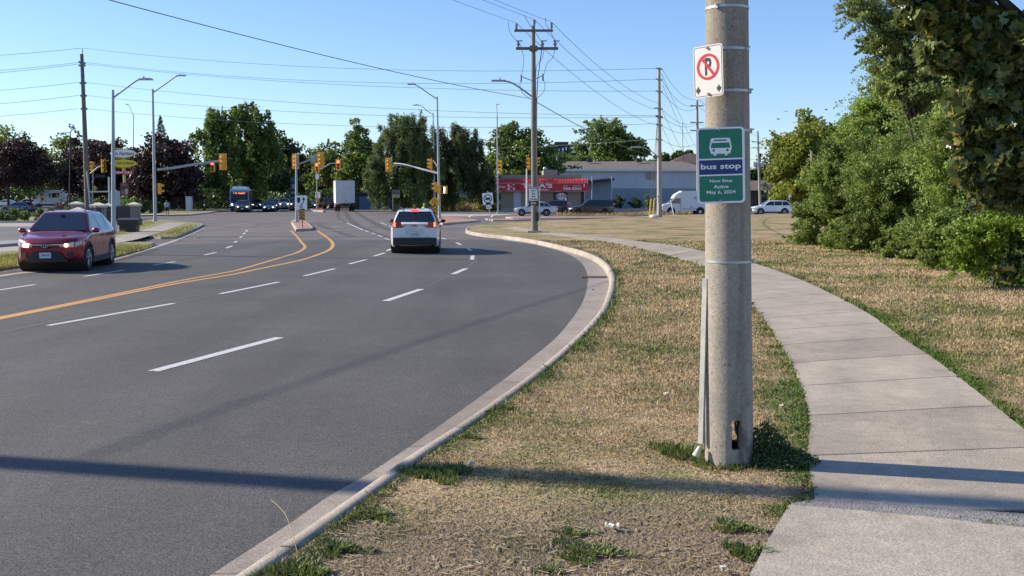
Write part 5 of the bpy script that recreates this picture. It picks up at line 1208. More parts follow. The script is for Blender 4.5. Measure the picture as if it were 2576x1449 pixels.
ptree('broadleaf_tree', 'low tree in front of the dark apartment block', 'green', 1420, 520, [(1420, 405, 42, 18), (1390, 410, 30, 20)], 3500, .42, clump=40, d=210, group='trees behind the buildings')
ptree('broadleaf_tree', 'small far treetop above the right end of the warehouse roof', 'deep', 1715, 520, [(1718, 395, 20, 16), (1660, 402, 30, 10), (1690, 404, 24, 8)], 2600, .5, clump=30, d=260, group='trees behind the buildings')
ptree('broadleaf_tree', 'dark trees filling the gap just right of the concrete pole', 'deep', 1920, 515, [(1915, 450, 42, 55), (1960, 440, 40, 60), (1880, 460, 30, 50), (1840, 465, 40, 45)], 9000, .45, clump=90, d=230, group='trees beyond the field', gap=.05)
ptree('broadleaf_tree', 'big sunlit domed tree beyond the field on the right', 'dome', 2040, 520, [(2030, 370, 76, 72), (1990, 395, 56, 60), (2100, 380, 60, 74), (1972, 440, 48, 46), (2050, 430, 100, 60), (1990, 470, 60, 40)], 34000, .40, clump=260, fill=.3, group='trees beyond the field', d=170)
ptree('broadleaf_tree', 'tree far right behind the shrub mass', 'deep', 2250, 520, [(2250, 400, 120, 130), (2400, 400, 130, 130)], 9000, .6, clump=90, d=190, group='trees beyond the field')
# woods that close the view
def woods(name, x0, x1, d, h, n, kind, size=.8):
    r_ = np.random.default_rng(int(x0+d)); x = r_.uniform(x0, x1, n); hh = h*(.75+.25*np.sin(x*.11)+.18*np.sin(x*.37+1)); z = hh*r_.random(n)**.8; y = d + 6*r_.normal(size=n)
    q, k = leaf_polys(np.stack([x, y, z], 1), np.full(n, size), r_); o = fast_polys(name, q, k, LV[kind]); return tag(o, kind='stuff')
woods('woods', -160, -60, 250, 12, 9000, 'deep'); woods('woods', -75, 20, 330, 15, 12000, 'deep'); woods('woods', 10, 190, 330, 13, 17000, 'deep'); woods('woods', -60, -30, 240, 7, 3500, 'green', .6)
woods('undergrowth', -46, -14, 190, 3.2, 6500, 'deep', .5); woods('undergrowth', -16, 6, 152, 5, 5200, 'deep', .4); woods('undergrowth', 54, 110, 215, 6, 6500, 'deep', .6); woods('undergrowth', -70, -46, 165, 3.0, 5200, 'deep', .45)
def bush(px, py, w_, h, d, n, label, kind='deep', size=.16, group=None, z=.1, name='bush'):
    b = P(px, CY, d); b.z = z; s = S(d); r_ = np.random.default_rng(int(px*3+py)); TS[0] += 1
    ell = [((b.x, b.y, z+h/s*.45), (w_/s/2, w_/s/2, h/s*.55))]; p, _ = crown_pts(r_, ell, n, 16, .3); p = p[p[:, 2] > z-.02] - np.array(b)
    q, k = leaf_polys(p, np.full(len(p), size), r_, 'leaf' if size < .12 else 'quad'); t = thing(name, label, 'bush', b, 0, group); fast_polys('foliage', q, k, LV[kind], t)
    mb = MB()
    for i in range(5): a = 6.28*i/5; mb.tube([(0, 0, -.02), (math.cos(a)*w_/s*.2, math.sin(a)*w_/s*.2, h/s*.6)], [.03, .01], 5)
    mb.build('stem', M_BARK, t); return t
gh = 'rounded hedge bushes along the iron fence'
for px, lb in ((8, 'first hedge bush at the left edge of the photo'), (42, 'second hedge bush from the left edge under the iron fence'), (78, 'hedge bush in front of the purple maple trunk'), (112, 'hedge bush above the left door mirror side of the red suv'), (148, 'hedge bush just above the windshield of the red suv'), (178, 'hedge bush beside the low stone pier')):
    bush(px, 556, 46, 34 if px > 20 else 42, depth(556, .1), 900, lb, 'green', .12, gh)
bush(760, 512, 60, 44, 150, 1500, 'yellow-green bush left of the far median', 'lime', .30, z=0)
bush(1520, 522, 44, 34, 172, 500, 'dark bush against the warehouse wall, leftmost of three', 'deep', .3, 'bushes against the warehouse wall')
bush(1555, 522, 38, 38, 172, 500, 'middle dark bush against the warehouse wall', 'deep', .3, 'bushes against the warehouse wall')
bush(1600, 522, 40, 30, 172, 500, 'dark bush against the warehouse wall behind the yellow guards', 'deep', .3, 'bushes against the warehouse wall')
bush(1487+140, 500, 16, 50, 168, 300, 'thin climbing shrub on the warehouse wall left of the white van', 'green', .28, z=0)
bush(330, 535, 90, 44, 118, 2600, 'clipped green hedge behind the stone piers', 'green', .18, z=0)
bush(390, 535, 70, 34, 120, 1800, 'low green hedge right of the tall stone pier', 'deep', .18, z=0)
bush(1216, 520, 60, 30, 150, 900, 'dark bush behind the no trucks sign', 'deep', .3, z=0)

# ---- right side: shrubs, loose tree, overhanging maple
gs = 'shrubs and young trees along the right edge of the lawn'
KS[0] = 1.0
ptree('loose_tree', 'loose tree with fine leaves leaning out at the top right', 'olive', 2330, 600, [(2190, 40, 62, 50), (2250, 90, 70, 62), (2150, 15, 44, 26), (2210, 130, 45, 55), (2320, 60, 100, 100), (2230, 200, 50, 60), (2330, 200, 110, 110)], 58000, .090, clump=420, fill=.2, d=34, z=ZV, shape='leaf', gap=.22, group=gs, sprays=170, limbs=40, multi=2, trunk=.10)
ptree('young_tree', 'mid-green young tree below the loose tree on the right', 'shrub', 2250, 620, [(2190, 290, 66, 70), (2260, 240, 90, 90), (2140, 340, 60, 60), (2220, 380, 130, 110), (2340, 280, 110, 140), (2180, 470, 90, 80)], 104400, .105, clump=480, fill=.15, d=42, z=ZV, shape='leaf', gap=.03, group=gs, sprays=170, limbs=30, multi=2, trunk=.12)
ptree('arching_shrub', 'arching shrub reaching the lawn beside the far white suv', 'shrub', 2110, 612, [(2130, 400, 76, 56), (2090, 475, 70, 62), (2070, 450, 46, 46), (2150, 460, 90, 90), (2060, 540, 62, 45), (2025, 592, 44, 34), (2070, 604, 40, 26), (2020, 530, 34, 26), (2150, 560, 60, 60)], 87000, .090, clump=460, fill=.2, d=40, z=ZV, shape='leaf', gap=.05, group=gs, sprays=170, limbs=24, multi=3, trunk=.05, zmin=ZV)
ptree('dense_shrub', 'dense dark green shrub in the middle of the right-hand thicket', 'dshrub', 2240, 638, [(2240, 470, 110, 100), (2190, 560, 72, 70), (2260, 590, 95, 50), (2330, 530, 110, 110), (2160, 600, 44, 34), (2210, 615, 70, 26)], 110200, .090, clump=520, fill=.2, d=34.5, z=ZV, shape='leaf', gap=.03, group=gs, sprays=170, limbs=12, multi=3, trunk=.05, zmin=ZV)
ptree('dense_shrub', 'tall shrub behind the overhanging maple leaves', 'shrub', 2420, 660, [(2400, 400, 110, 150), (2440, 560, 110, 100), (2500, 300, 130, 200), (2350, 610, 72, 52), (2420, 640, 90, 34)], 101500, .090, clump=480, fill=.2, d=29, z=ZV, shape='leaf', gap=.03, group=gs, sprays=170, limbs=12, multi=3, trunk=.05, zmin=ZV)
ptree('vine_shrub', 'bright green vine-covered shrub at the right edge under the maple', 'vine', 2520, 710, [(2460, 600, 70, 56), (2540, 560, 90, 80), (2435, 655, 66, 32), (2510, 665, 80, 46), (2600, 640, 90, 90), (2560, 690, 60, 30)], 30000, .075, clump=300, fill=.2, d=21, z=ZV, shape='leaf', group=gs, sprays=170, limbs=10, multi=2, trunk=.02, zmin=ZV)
mt = ptree('overhanging_maple', 'large maple overhanging from the right with big lobed leaves and dark gaps', 'maple', 3050, 900,
  [(2420, -60, 190, 90), (2340, 40, 75, 56), (2390, 120, 85, 66), (2450, 210, 85, 72), (2500, 130, 120, 120), (2560, 260, 120, 120), (2470, 330, 72, 66), (2450, 420, 60, 56), (2540, 420, 100, 90), (2500, 490, 56, 42), (2575, 490, 60, 50), (2300, 0, 66, 44), (2700, 200, 160, 250), (2690, 380, 110, 110), (2525, 690, 44, 28), (2570, 670, 36, 30)],
  32000, .110, clump=640, fill=.1, d=10.6, z=ZV, shape='maple', gap=.04, limbs=50, trunk=.16, up=.2)
for (px, py, rx, ry, dd, lb) in ((2135, 590, 70, 50, 37, 'low leafy shrub closing the gap left of the dense dark shrub'), (2310, 610, 90, 60, 31.5, 'low leafy shrub between the dense shrub and the tall shrub'), (2390, 600, 90, 80, 26.5, 'broad leafy shrub left of the vine shrub'), (2290, 420, 110, 110, 36, 'tall leafy shrub filling the middle of the thicket'), (2200, 430, 90, 90, 39, 'leafy shrub filling the upper left of the thicket')):
    ptree('leafy_shrub', lb, 'shrub', px, 640, [(px, py, rx, ry), (px-rx*.5, py+ry*.3, rx*.6, ry*.6), (px+rx*.5, py+ry*.2, rx*.6, ry*.7)], 37700, .090, clump=260, fill=.2, d=dd, z=ZV, shape='leaf', gap=.05, group=gs, limbs=8, multi=2, trunk=.03, zmin=ZV)
# weeds at the shrubs' feet
for i, (px, py, w_) in enumerate(((2330, 640, 70), (2400, 668, 80), (2450, 690, 60), (2240, 632, 70), (2170, 625, 60), (2480, 712, 60))):
    d = depth(py, ZV); bush(px, py, w_, w_*.45, d, 900, ('weedy green fringe clump at the foot of the thicket, %s from the far end' % ('first', 'second', 'third', 'fourth', 'fifth', 'sixth')[[4, 3, 2, 1, 0, 5].index([0, 1, 2, 3, 4, 5][i])] if False else ['leafy weeds below the dense dark shrub', 'bright weeds between thicket and lawn under the maple edge', 'tall leafy weeds left of the vine shrub', 'low greenery at the foot of the middle shrub', 'low leafy skirt of the shrub next to the gap in the thicket', 'grassy weeds nearest the hanging maple spray'][i]), 'vine' if i in (1, 2, 5) else 'shrub', .07, 'weeds along the foot of the thicket', ZV, 'leafy_weeds')

def weed(px, py, rx, h, n, label, size):
    b = G(px, py, ZV); r_ = np.random.default_rng(int(px)); a = r_.random(n)*6.283; u = r_.random(n)**.5; hh = h*(1-u**1.6*.75); z = hh*r_.random(n)**.55
    p = np.stack([np.cos(a)*u*rx, np.sin(a)*u*rx*.8, z], 1) + r_.normal(size=(n, 3))*.012; p[:, 2] = np.maximum(p[:, 2], .004)
    t = thing('bushy_weed', label, 'weed', b); q, k = leaf_polys(p, np.full(n, size), r_, 'leaf'); fast_polys('leaves', q, k, M_DTUFT, t); mb = MB()
    for i in range(26): aa = r_.random()*6.28; rr = r_.random()*rx; e = V((math.cos(aa)*rr, math.sin(aa)*rr*.8, h*(1.12-.8*(rr/rx)**1.6))); mb.tube([(e.x*.2, e.y*.2, 0), (e.x*.6, e.y*.6, e.z*.6), e], .0018, 4)
    mb.build('stems', M_DTUFT, t)
weed(1925, 1160, .20, .30, 2600, 'dark bushy weed growing against the right side of the concrete pole', .026)
weed(1965, 1166, .26, .13, 2200, 'low dark weed between the bushy weed and the sidewalk', .026)
# ================================================================ poles, lamps, signals
M_LPOLE = mat('lamp_pole_grey', (.36, .39, .42), .5, .3, var=.12, scale=3); M_CONCP = mat('concrete_pole_grey', (.33, .30, .26), .85, var=.15, scale=4, bump=.2)
M_WOODP = mat('weathered_wood', (.17, .15, .13), .9, var=.25, scale=3); M_DARKP = mat('dark_pole', (.03, .03, .035), .5); M_WIRE = mat('wire_dark', (.09, .10, .115), .6)
M_SIGY = mat('signal_yellow', (.84, .42, .03), .45); M_SIGB = mat('signal_board', (.88, .42, .10), .55, var=.06, scale=4); M_LENS = mat('dark_lens', (.03, .02, .01), .3)
M_REDON = mat('red_signal_lit', (1, .05, .03), .3, emit=9); M_AMBON = mat('amber_signal_lit', (1, .55, .2), .3, emit=5); M_HAND = mat('hand_signal_lit', (1, .16, .03), .3, emit=6)
M_INS = mat('insulator_grey', (.20, .22, .25), .4)
def lp(o, px, py, d): return P(px, py, d) - o.location
def lamp(name, label, bx, by, tx, ty, arm, d=None, z=0, r=.11, group='street lamps', pole_m=None, head=True, hr=1.0):
    """arm: list of pixel points from pole to the luminaire tip"""
    b = G(bx, by, z); d = d or b.y; b = P(bx, CY, d); b.z = z; t = thing(name, label, 'street lamp', b, 0, group); top = lp(t, tx, ty, d)
    mb = MB(); mb.tube([(0, 0, 0), top*.5, top], [r, r*.8, r*.55], 12); mb.cyl((0, 0, 0), (0, 0, .05), r*2, n=12); mb.cyl((0, 0, .03), (0, 0, .25), r*1.35, r*1.1, 12); mb.build('pole', pole_m or M_LPOLE, t)
    if arm:
        pts = [lp(t, x, y, d) for x, y in arm]; mb = MB(); mb.tube(catmull(pts, 5), r*.36, 8); mb.build('arm', pole_m or M_LPOLE, t)
        if head:
            e = pts[-1]; dr = (pts[-1]-pts[-2]); dr.z = 0; dr.normalize(); ln = .75*hr; mb = MB(); q = dr.to_track_quat('X', 'Z').to_matrix()
            mb.box(e - dr*ln*.4 + V((0, 0, -.02)), (ln, .26*hr, .09*hr), M=q, top=(.9, .6)); mb.cyl(e-dr*ln*.55+V((0, 0, .02)), e-dr*ln*.55+V((0, 0, .14*hr)), .05*hr, n=8); mb.build('luminaire', M_GALV, t)
    return t
def signal(label, px, py, hpx, d, rz=0, lit=None, board=True, back=False, group='traffic signal heads', n=3, wide=False):
    """rz 0: faces the camera; height in display pixels"""
    c = P(px, py, d); h = hpx/S(d); t = thing('traffic_signal', label, 'traffic signal', c, rz, group); k = h/(1.25 if board else 1.0); w_ = k*.34; cz = k/n*1.0
    if board:
        mb = MB(); mb.prism(rrect(h*.46, h, .03), .05, .08); mb.build('backboard', M_SIGB, t)
    mb = MB()
    for i in range(n): mb.prism(rrect(w_, k/n*.96, .04, 3, 0, (i-(n-1)/2)*k/n), -.10 if not back else -.22, .12 if not back else .08)
    if back:
        for i in range(n): mb.ball((0, -.22, (i-(n-1)/2)*k/n), (w_*.36, .10, k/n*.36), 10, 6)
    mb.build('housing', M_SIGY, t)
    for i in range(n):
        z = ((n-1)/2-i)*k/n; r = w_*.42; on = (lit == 'red' and i == 0) or (lit == 'amber' and i == 1)
        if back: continue
        mb = MB(); mb.cyl((0, -.10, z), (0, -.115, z), r, n=16); mb.build('lens', {'red': M_REDON, 'amber': M_AMBON}[lit] if on else M_LENS, t)
        mb = MB(); vs = []; N = 12
        for q in range(N+1):
            a = R(-25+230*q/N)
            for y, rr in ((-.10, r*1.08), (-.34 if q not in (0, N) else -.16, r*1.12)): vs.append((math.cos(a)*rr, y, z+math.sin(a)*rr))
        mb.add(vs, [(2*q, 2*q+1, 2*q+3, 2*q+2) for q in range(N)], True); mb.build('visor', M_SIGY, t)
    return t
def sidesignal(label, px, py, hpx, d, right, **k): return signal(label, px, py, hpx, d, R(90 if right else -90), board=k.pop('board', False), **k)
def bar(name, label, pts, d, r, m, cat='signal arm', dd=0, group=None):
    b = P(*pts[0], d); t = thing(name, label, cat, b, 0, group); mb = MB(); mb.tube(catmull([P(x, y, d+dd*i)-b for i, (x, y) in enumerate(pts)], 5), r, 8); mb.build('tube', m, t); return t
def child_arm(t, pts, d, r, m=None, dd=0, nm='signal_arm'):
    mb = MB(); mb.tube(catmull([lp(t, x, y, d+dd*i) for i, (x, y) in enumerate(pts)], 5), r, 8); mb.build(nm, m or M_LPOLE, t)
def box_sign(name, label, cat, px, py, wpx, hpx, d, m, rz=0, rr=.03, group=None, m_back=None):
    c = P(px, py, d); s = S(d); t = thing(name, label, cat, c, rz, group); plate(t, wpx/s, hpx/s, min(rr, wpx/s*.2), m, .006, 'plate', m_back=m_back); return t, wpx/s, hpx/s
def post(t, px, py0, py1, d, r=.03, m=None, dy=.03, nm='post'):
    a = lp(t, px, py0, d); b = lp(t, px, py1, d); a.y = b.y = dy; mb = MB(); mb.cyl(a, b, r, n=8); mb.build(nm, m or M_GALV, t)

# left: lamp A (near), lamp B with traffic arm, lamp C
dA = depth(589, .13); lamp('street_lamp', 'nearest left street lamp, grey, standing on the grass behind the red suv', 291, 588, 284, 226, [(284, 247), (310, 227), (345, 202), (362, 198), (381, 198.5)], z=.13, r=.125, hr=1.0)
dB_ = depth(558, .1); tB = lamp('street_lamp', 'tall street lamp carrying the long traffic signal arm on the left', 396, 558, 384, 224, [(385, 233), (415, 212), (440, 194), (452, 190), (466, 189.5)], z=.1, r=.14)
child_arm(tB, [(395, 427), (440, 422), (500, 412), (552, 405)], dB_, .10, dd=1.2)
signal('large orange-backed signal seen from behind at the end of the left signal arm', 560.5, 407, 41, dB_+3.6, 0, back=True)
sidesignal('brown walk signal hood on the tall lamp with the signal arm', 402, 475, 27, dB_-.2, True, n=2)
dS2 = depth(531); t = lamp('signal_pole', 'short thin signal pole left of the bus', 454.5, 531, 452, 424, None, r=.11, group=None); t['category'] = 'signal pole'; child_arm(t, [(453, 438), (480, 428), (505, 416), (530, 412)], dS2, .07)
signal('lit red signal on the thin pole arm left of the bus', 534.5, 419, 28, dS2-.1, 0, 'red', group='signals showing red')
sidesignal('signal seen from the side on top of the thin pole', 456, 430, 26, dS2-.2, True, board=True)
dC = depth(521); tC = lamp('street_lamp', 'slim street lamp behind the coffee shop sign bending to the left', 341, 521, 336, 287, [(336.5, 290), (332, 283), (326, 268), (322, 262), (317, 263)], r=.13, hr=.8)
child_arm(tC, [(340, 437), (325, 430), (305, 420)], dC, .07)
sidesignal('signal partly hidden behind the nearest left street lamp', 300, 418, 30, dC-.5, True)
sidesignal('small walk signal hoods on the slim lamp', 340, 474, 17, dC-.4, True, n=2)
c = P(353, 474.5, dC-.3); t = thing('pedestrian_signal', 'pedestrian signal showing a lit orange hand beside the slim lamp', 'pedestrian signal', c); s = S(dC); mb = MB(); mb.box((0, 0, 0), (17/s, .2, 19/s)); mb.build('housing', M_SIGY, t); mb = MB(); mb.box((0, -.11, 0), (14/s, .02, 16/s)); mb.build('screen', M_BLACK, t); mb = MB(); mb.box((2/s, -.125, 1/s), (5/s, .02, 8/s)); mb.ball((1/s, -.13, 4/s), (2.5/s, .02, 3/s), 8, 6); mb.build('hand_symbol', M_HAND, t)
# U1 utility pole
dU1 = depth(536, .1); b = P(229, CY, dU1); b.z = .1; u1 = thing('utility_pole', 'tallest grey utility pole on the left with six wires', 'utility pole', b, 0, 'utility poles')
top = lp(u1, 205.5, 136, dU1); mb = MB(); mb.tube([(0, 0, 0), top*.38, top], [.36, .29, .20], 12); mb.build('pole', M_WOODP, u1)
mb = MB(); mb.tube([top, top+V((.12, 0, .1)), lp(u1, 207, 122, dU1)], .05, 6); mb.build('top_pin', M_INS, u1)
mb = MB(); a_ = lp(u1, 218, 430, dU1-.3); e_ = lp(u1, 228, 535, dU1-.35); mb.cyl(a_, e_, .09, n=8); mb.build('cable_guard', M_GALV, u1)
for yy, sp_ in ((158, 1), (164, 0), (208, 1), (240, 1), (273, 1)):
    for sx in (-1, 1):
        if sx < 0 or sp_ or 1:
            k = (yy-136)/400; xx = 205.5+k*18; mb = MB(); a = lp(u1, xx, yy+4, dU1-.1); e = lp(u1, xx+sx*8, yy-(3 if sx < 0 and yy == 158 else 0), dU1-.1); mb.cyl(a, e, .10, .12, 8); mb.build('insulator', M_INS, u1)
sidesignal('signal on the far-left pole facing left edge with orange side', 233, 420, 27, depth(533)-.3, False)
t = lamp('signal_pole', 'thin grey signal pole right beside the tall left utility pole', 239, 533, 235, 412, None, r=.10, group=None); t['category'] = 'signal pole'
child_arm(t, [(227, 437), (238, 428), (248, 420), (254, 418)], depth(533)-1, .10)
signal('signal with gleaming yellow side and three right-facing visors beside the tall utility pole', 260, 418, 33, depth(533)-1.2, R(68), board=False)
sidesignal('small tan walk signal hood on the thin grey signal pole', 239, 474, 13, depth(533)-1.4, True, n=1)
t, w_, h_ = box_sign('street_name_sign', 'dark street name sign hanging beside the yellow signal on the left', 'street sign', 252, 443, 25, 7, depth(533)-1.5, mat('street_sign_dark', (.012, .018, .04), .5))
lamp('street_lamp', 'small distant street lamp arm peeking from behind the tall left utility pole', 222, 520, 220, 376, [(220, 378), (232, 362), (241, 352)], d=200, r=.10, hr=.8)
t = lamp('parking_lot_light', 'dark lamp post with square head in the parking lot', 183, 529, 177, 330, [(176, 334), (165, 334), (150, 335)], d=depth(529), r=.14, pole_m=M_DARKP, group=None)
# S3 median pole
dS3 = depth(559.5, .14); t = lamp('signal_pole', 'grey signal pole on the brick median', 749.5, 559, 745, 386, None, d=dS3, z=.14, r=.115, group=None); t['category'] = 'signal pole'
child_arm(t, [(747, 414), (765, 408), (785, 400), (800, 396)], dS3, .055, dd=1)
mb = MB(); mb.box((0, 0, .03), (.5, .5, .06)); mb.build('base_plate', M_GALV, t)
signal('orange-backed signal seen from behind on top of the median pole', 743, 406, 38, dS3+.35, 0, back=True)
signal('orange-backed signal seen from behind on the arm of the median pole', 806.5, 402, 37, dS3+3.4, 0, back=True)
box_sign('sign_back', 'grey blank back of a small sign on the median pole arm', 'sign', 788, 399, 13, 17, dS3+2.4, M_ALU)
def keepright(px, py, w_, d, pxb, pyb, hz, lab, lab2, z=.14):
    t, W, Hh = box_sign('keep_right_sign', lab, 'road sign', px, py, w_, w_*1.25, d, M_SIGNW, group='keep right signs'); mb = MB()
    mb.add([(a*W, -.009, b*Hh) for a, b in ((-.36, .36), (-.08, .36), (-.08, .10), (-.22, -.06), (-.36, .10))], [tuple(range(5))])
    vs = []; pts = [(-.12, -.36), (-.10, -.22), (.02, -.10), (.18, .02), (.20, .14), (.20, .22)]
    for a, b in pts: vs += [(a*W-.035*W, -.009, b*Hh-.01*Hh), (a*W+.045*W, -.009, b*Hh+.01*Hh)]
    mb.add(vs, [(2*i, 2*i+1, 2*i+3, 2*i+2) for i in range(5)]); mb.add([(.06*W, -.009, .20*Hh), (.36*W, -.009, .20*Hh), (.21*W, -.009, .40*Hh)], [(0, 1, 2)]); mb.build('symbol', M_BLACK, t)
    hp, hx, hh, hw_ = hz[1], hz[0], hz[3], hz[2]
    t2, W, Hh = box_sign('hazard_board', lab2, 'road sign', hx, hp, hw_, hh, d-.05, mat('hazard_yellow', (.78, .42, .03), .5), group='striped hazard boards'); mb = MB()
    for i in range(-3, 5):
        z0 = (i/3.6)*Hh; a = [(-W*.46, z0+W*.42), (-W*.46, z0+W*.42+Hh*.15), (W*.46, z0-W*.42+Hh*.15), (W*.46, z0-W*.42)]
        a = [(x, max(-Hh*.48, min(Hh*.48, zz))) for x, zz in a]
        if a[1][1] > a[2][1] or True: mb.add([(x, -.010, zz) for x, zz in a], [(0, 1, 2, 3)])
    mb.build('stripes', M_BLACK, t2)
    c = P(hx, hp, d-.05); e = P(pxb, pyb, d-.05); mb = MB(); a = P(hx, py, d)-c; a.y = .05; e2 = e-c; e2.y = .05; e2.z = z-c.z; mb.cyl(a, e2, .028, n=8); mb.build('post', mat('rusty_post', (.16, .12, .10), .7, .4), t2)
keepright(758, 510, 29, depth(574, .14), 761, 574, (759.5, 540, 15, 29), 'larger white keep right sign on the near median', 'yellow and black striped board below the larger keep right sign')
dS4 = depth(528.5, .14)
keepright(799, 491, 12.5, dS4, 799, 528, (799.5, 507, 8, 17), 'small distant keep right sign on the far median', 'striped board below the small distant keep right sign')
t = lamp('signal_pole', 'thin signal pole on the far median', 800.5, 528, 797, 424, None, d=dS4, r=.09, group=None); t['category'] = 'signal pole'; child_arm(t, [(798, 428), (815, 421), (830, 412), (846, 411)], dS4, .07)
signal('lit red signal on top of the far median pole', 797.5, 421.5, 26, dS4-.2, 0, 'red', group='signals showing red')
signal('lit red signal at the end of the far median arm', 851, 414.6, 28, dS4-.1, 0, 'red', group='signals showing red')
box_sign('small_road_sign', 'small white sign just below the signal on the far median pole', 'road sign', 798, 443.5, 9, 12, dS4-.3, M_SIGNW)
# S5 right pair
dD = depth(549.5, .14); tD = lamp('street_lamp', 'tall right-hand street lamp of the pair above the white suv, with signal arms', 1107, 549, 1099.5, 243, [(1100, 250), (1075, 233), (1052, 217), (1040, 212), (1027, 211.5)], z=.14, r=.13, d=dD)
child_arm(tD, [(1103, 437), (1060, 426), (1020, 414), (986, 410.5)], dD, .06, dd=1.0); child_arm(tD, [(1102, 434), (1060, 424), (1030, 417), (986, 416)], dD, .04, dd=1.0)
child_arm(tD, [(1102, 422), (1096, 412), (1089, 404)], dD, .06, M_SIGNW, dd=-.2)
signal('orange-backed signal seen from behind at the end of the right double arm', 977.5, 414.5, 35, dD+3.2, 0, back=True)
sidesignal('signal with three visors pointing left near the paired lamp posts', 1084, 413, 32, dD-.6, False, board=True)
dS7 = depth(519); t = lamp('signal_pole', 'thin pole in front of the willow below the orange signals', 968, 519, 966, 432, None, d=dS7, r=.09, group=None); t['category'] = 'signal pole'
signal('lit red signal left of the double arm end', 960.5, 417.5, 27, dS7-.1, 0, 'red', group='signals showing red')
tE = lamp('street_lamp', 'left-hand street lamp of the pair, slightly farther away', 1094.5, 533, 1089.5, 284, [(1090, 289), (1075, 279), (1062, 268), (1052, 264), (1040, 264)], d=depth(536), r=.12)
for (px, py) in ((1096, 470), (1103, 477)): sidesignal('tan walk signal hoods %s the paired lamp posts' % ('left of' if px < 1100 else 'between'), px, py, 22, dD-.5, False, n=2)
c = P(1117, 477.5, dD-.3); t = thing('pedestrian_signal', 'pedestrian signal with amber glow right of the paired lamp posts', 'pedestrian signal', c); s = S(dD); mb = MB(); mb.box((0, 0, 0), (17/s, .2, 20/s)); mb.build('housing', M_SIGY, t); mb = MB(); mb.box((-1/s, -.11, 0), (12/s, .02, 17/s)); mb.build('screen', M_BLACK, t)
mb = MB(); mb.ball((1/s, -.13, 5/s), (2/s, .02, 2/s), 8, 6); mb.box((1/s, -.125, 0), (3/s, .02, 7/s)); mb.box((1/s, -.125, -6/s), (2.4/s, .02, 4/s)); mb.build('walk_symbol', mat('walk_lit', (1, .75, .35), .3, emit=6), t)
box_sign('purple_poster', 'small purple and white notice on the left lamp of the pair', 'notice', 1093.5, 484, 6, 14, dD-.4, mat('purple_print', (.30, .16, .36), .6, var=.4, scale=8))
M_WY = mat('warning_yellow', (.78, .44, .03), .5)
c = P(1093.5, 509, dD-.6); s = S(dD-.6); t = thing('diamond_sign', 'yellow diamond warning sign with split arrow', 'road sign', c); r = 15.5/s
mb = MB(); mb.prism([(0, r), (r, 0), (0, -r), (-r, 0)], -.006, .006); mb.build('plate', M_WY, t); mb = MB()
mb.add([(a, -.010, b) for a, b in ellipse(r*.14, r*.14, 12, 0, r*.36)], [tuple(range(12))])
for sx in (-1, 1): mb.tube([(0, -.011, -r*.52), (0, -.011, -r*.18), (sx*r*.30, -.011, -.02*r), (sx*r*.33, -.011, r*.26)], r*.05, 4)
mb.build('symbol', M_BLACK, t); post(t, 1094.5, 500, 551, dD-.6, .04)
t, W, Hh = box_sign('chevron_sign', 'yellow and black upward chevron board under the diamond sign', 'road sign', 1094.5, 534, 13.5, 37, dD-.66, M_WY); mb = MB()
for i in range(4):
    z = Hh*(-.42+.23*i); mb.add([(x, -.010, zz) for x, zz in ((-W*.46, z), (0, z+W*.5), (0, z+W*.5+Hh*.10), (-W*.46, z+Hh*.10))], [(0, 1, 2, 3)]); mb.add([(x, -.010, zz) for x, zz in ((W*.46, z), (W*.46, z+Hh*.10), (0, z+W*.5+Hh*.10), (0, z+W*.5))], [(0, 1, 2, 3)])
mb.build('chevrons', M_BLACK, t)
# F lamp
dF = depth(537.5); tF = lamp('street_lamp', 'street lamp at the left end of the pizzeria', 1253, 537, 1250.5, 290, [(1250.5, 290), (1250, 275), (1249, 262)], d=dF, r=.13, hr=.6)
sidesignal('signal with visors pointing left on the lamp by the pizzeria', 1261, 418, 30, dF-.4, False); child_arm(tF, [(1252, 438), (1255, 432), (1259, 424)], dF-.2, .06)
sidesignal('signal half hidden left of the wooden utility pole', 1331.5, 412, 30, dF-3, False)
t = lamp('signal_pole', 'white stub pole below the signal half hidden by the utility pole', 1325.5, 534, 1325, 424, None, d=dF-2, r=.16, group=None, pole_m=mat('white_pole', (.62, .62, .6), .5)); t['category'] = 'signal pole'
sidesignal('small orange signal back right of the wooden utility pole', 1351, 408, 24, dF-3, True)
# G, H far lamps
lamp('street_lamp', 'short distant street lamp in front of the grey garages', 940.5, 523, 941, 437, [(941, 438), (952, 430), (966, 423)], r=.09, hr=.7)
lamp('street_lamp', 'thin street lamp behind the big orange signal above the bus', 568, 521, 564.5, 386, [(565, 388), (580, 380), (601, 371)], r=.10, hr=.7, d=depth(521))
# off-camera poles whose shadows cross the road
for nm_lb, (x, y), hh in (('utility pole standing out of frame left beside the near road', (-18.8, 11.2), 13.4), ('lamp post standing out of frame left further up the road', (-22.9, 38.2), 11.0)):
    t = thing('roadside_pole', nm_lb, 'utility pole', (x, y, 0)); mb = MB(); mb.cyl((0, 0, 0), (0, 0, hh), .21 if hh > 12 else .13, .16 if hh > 12 else .07, 12); mb.build('pole', M_WOODP, t)
    if hh < 12: mb = MB(); mb.tube([(0, 0, hh-.2), (1.0, -.2, hh+.3), (2.0, -.4, hh+.4)], .05, 6); mb.build('arm', M_LPOLE, t)

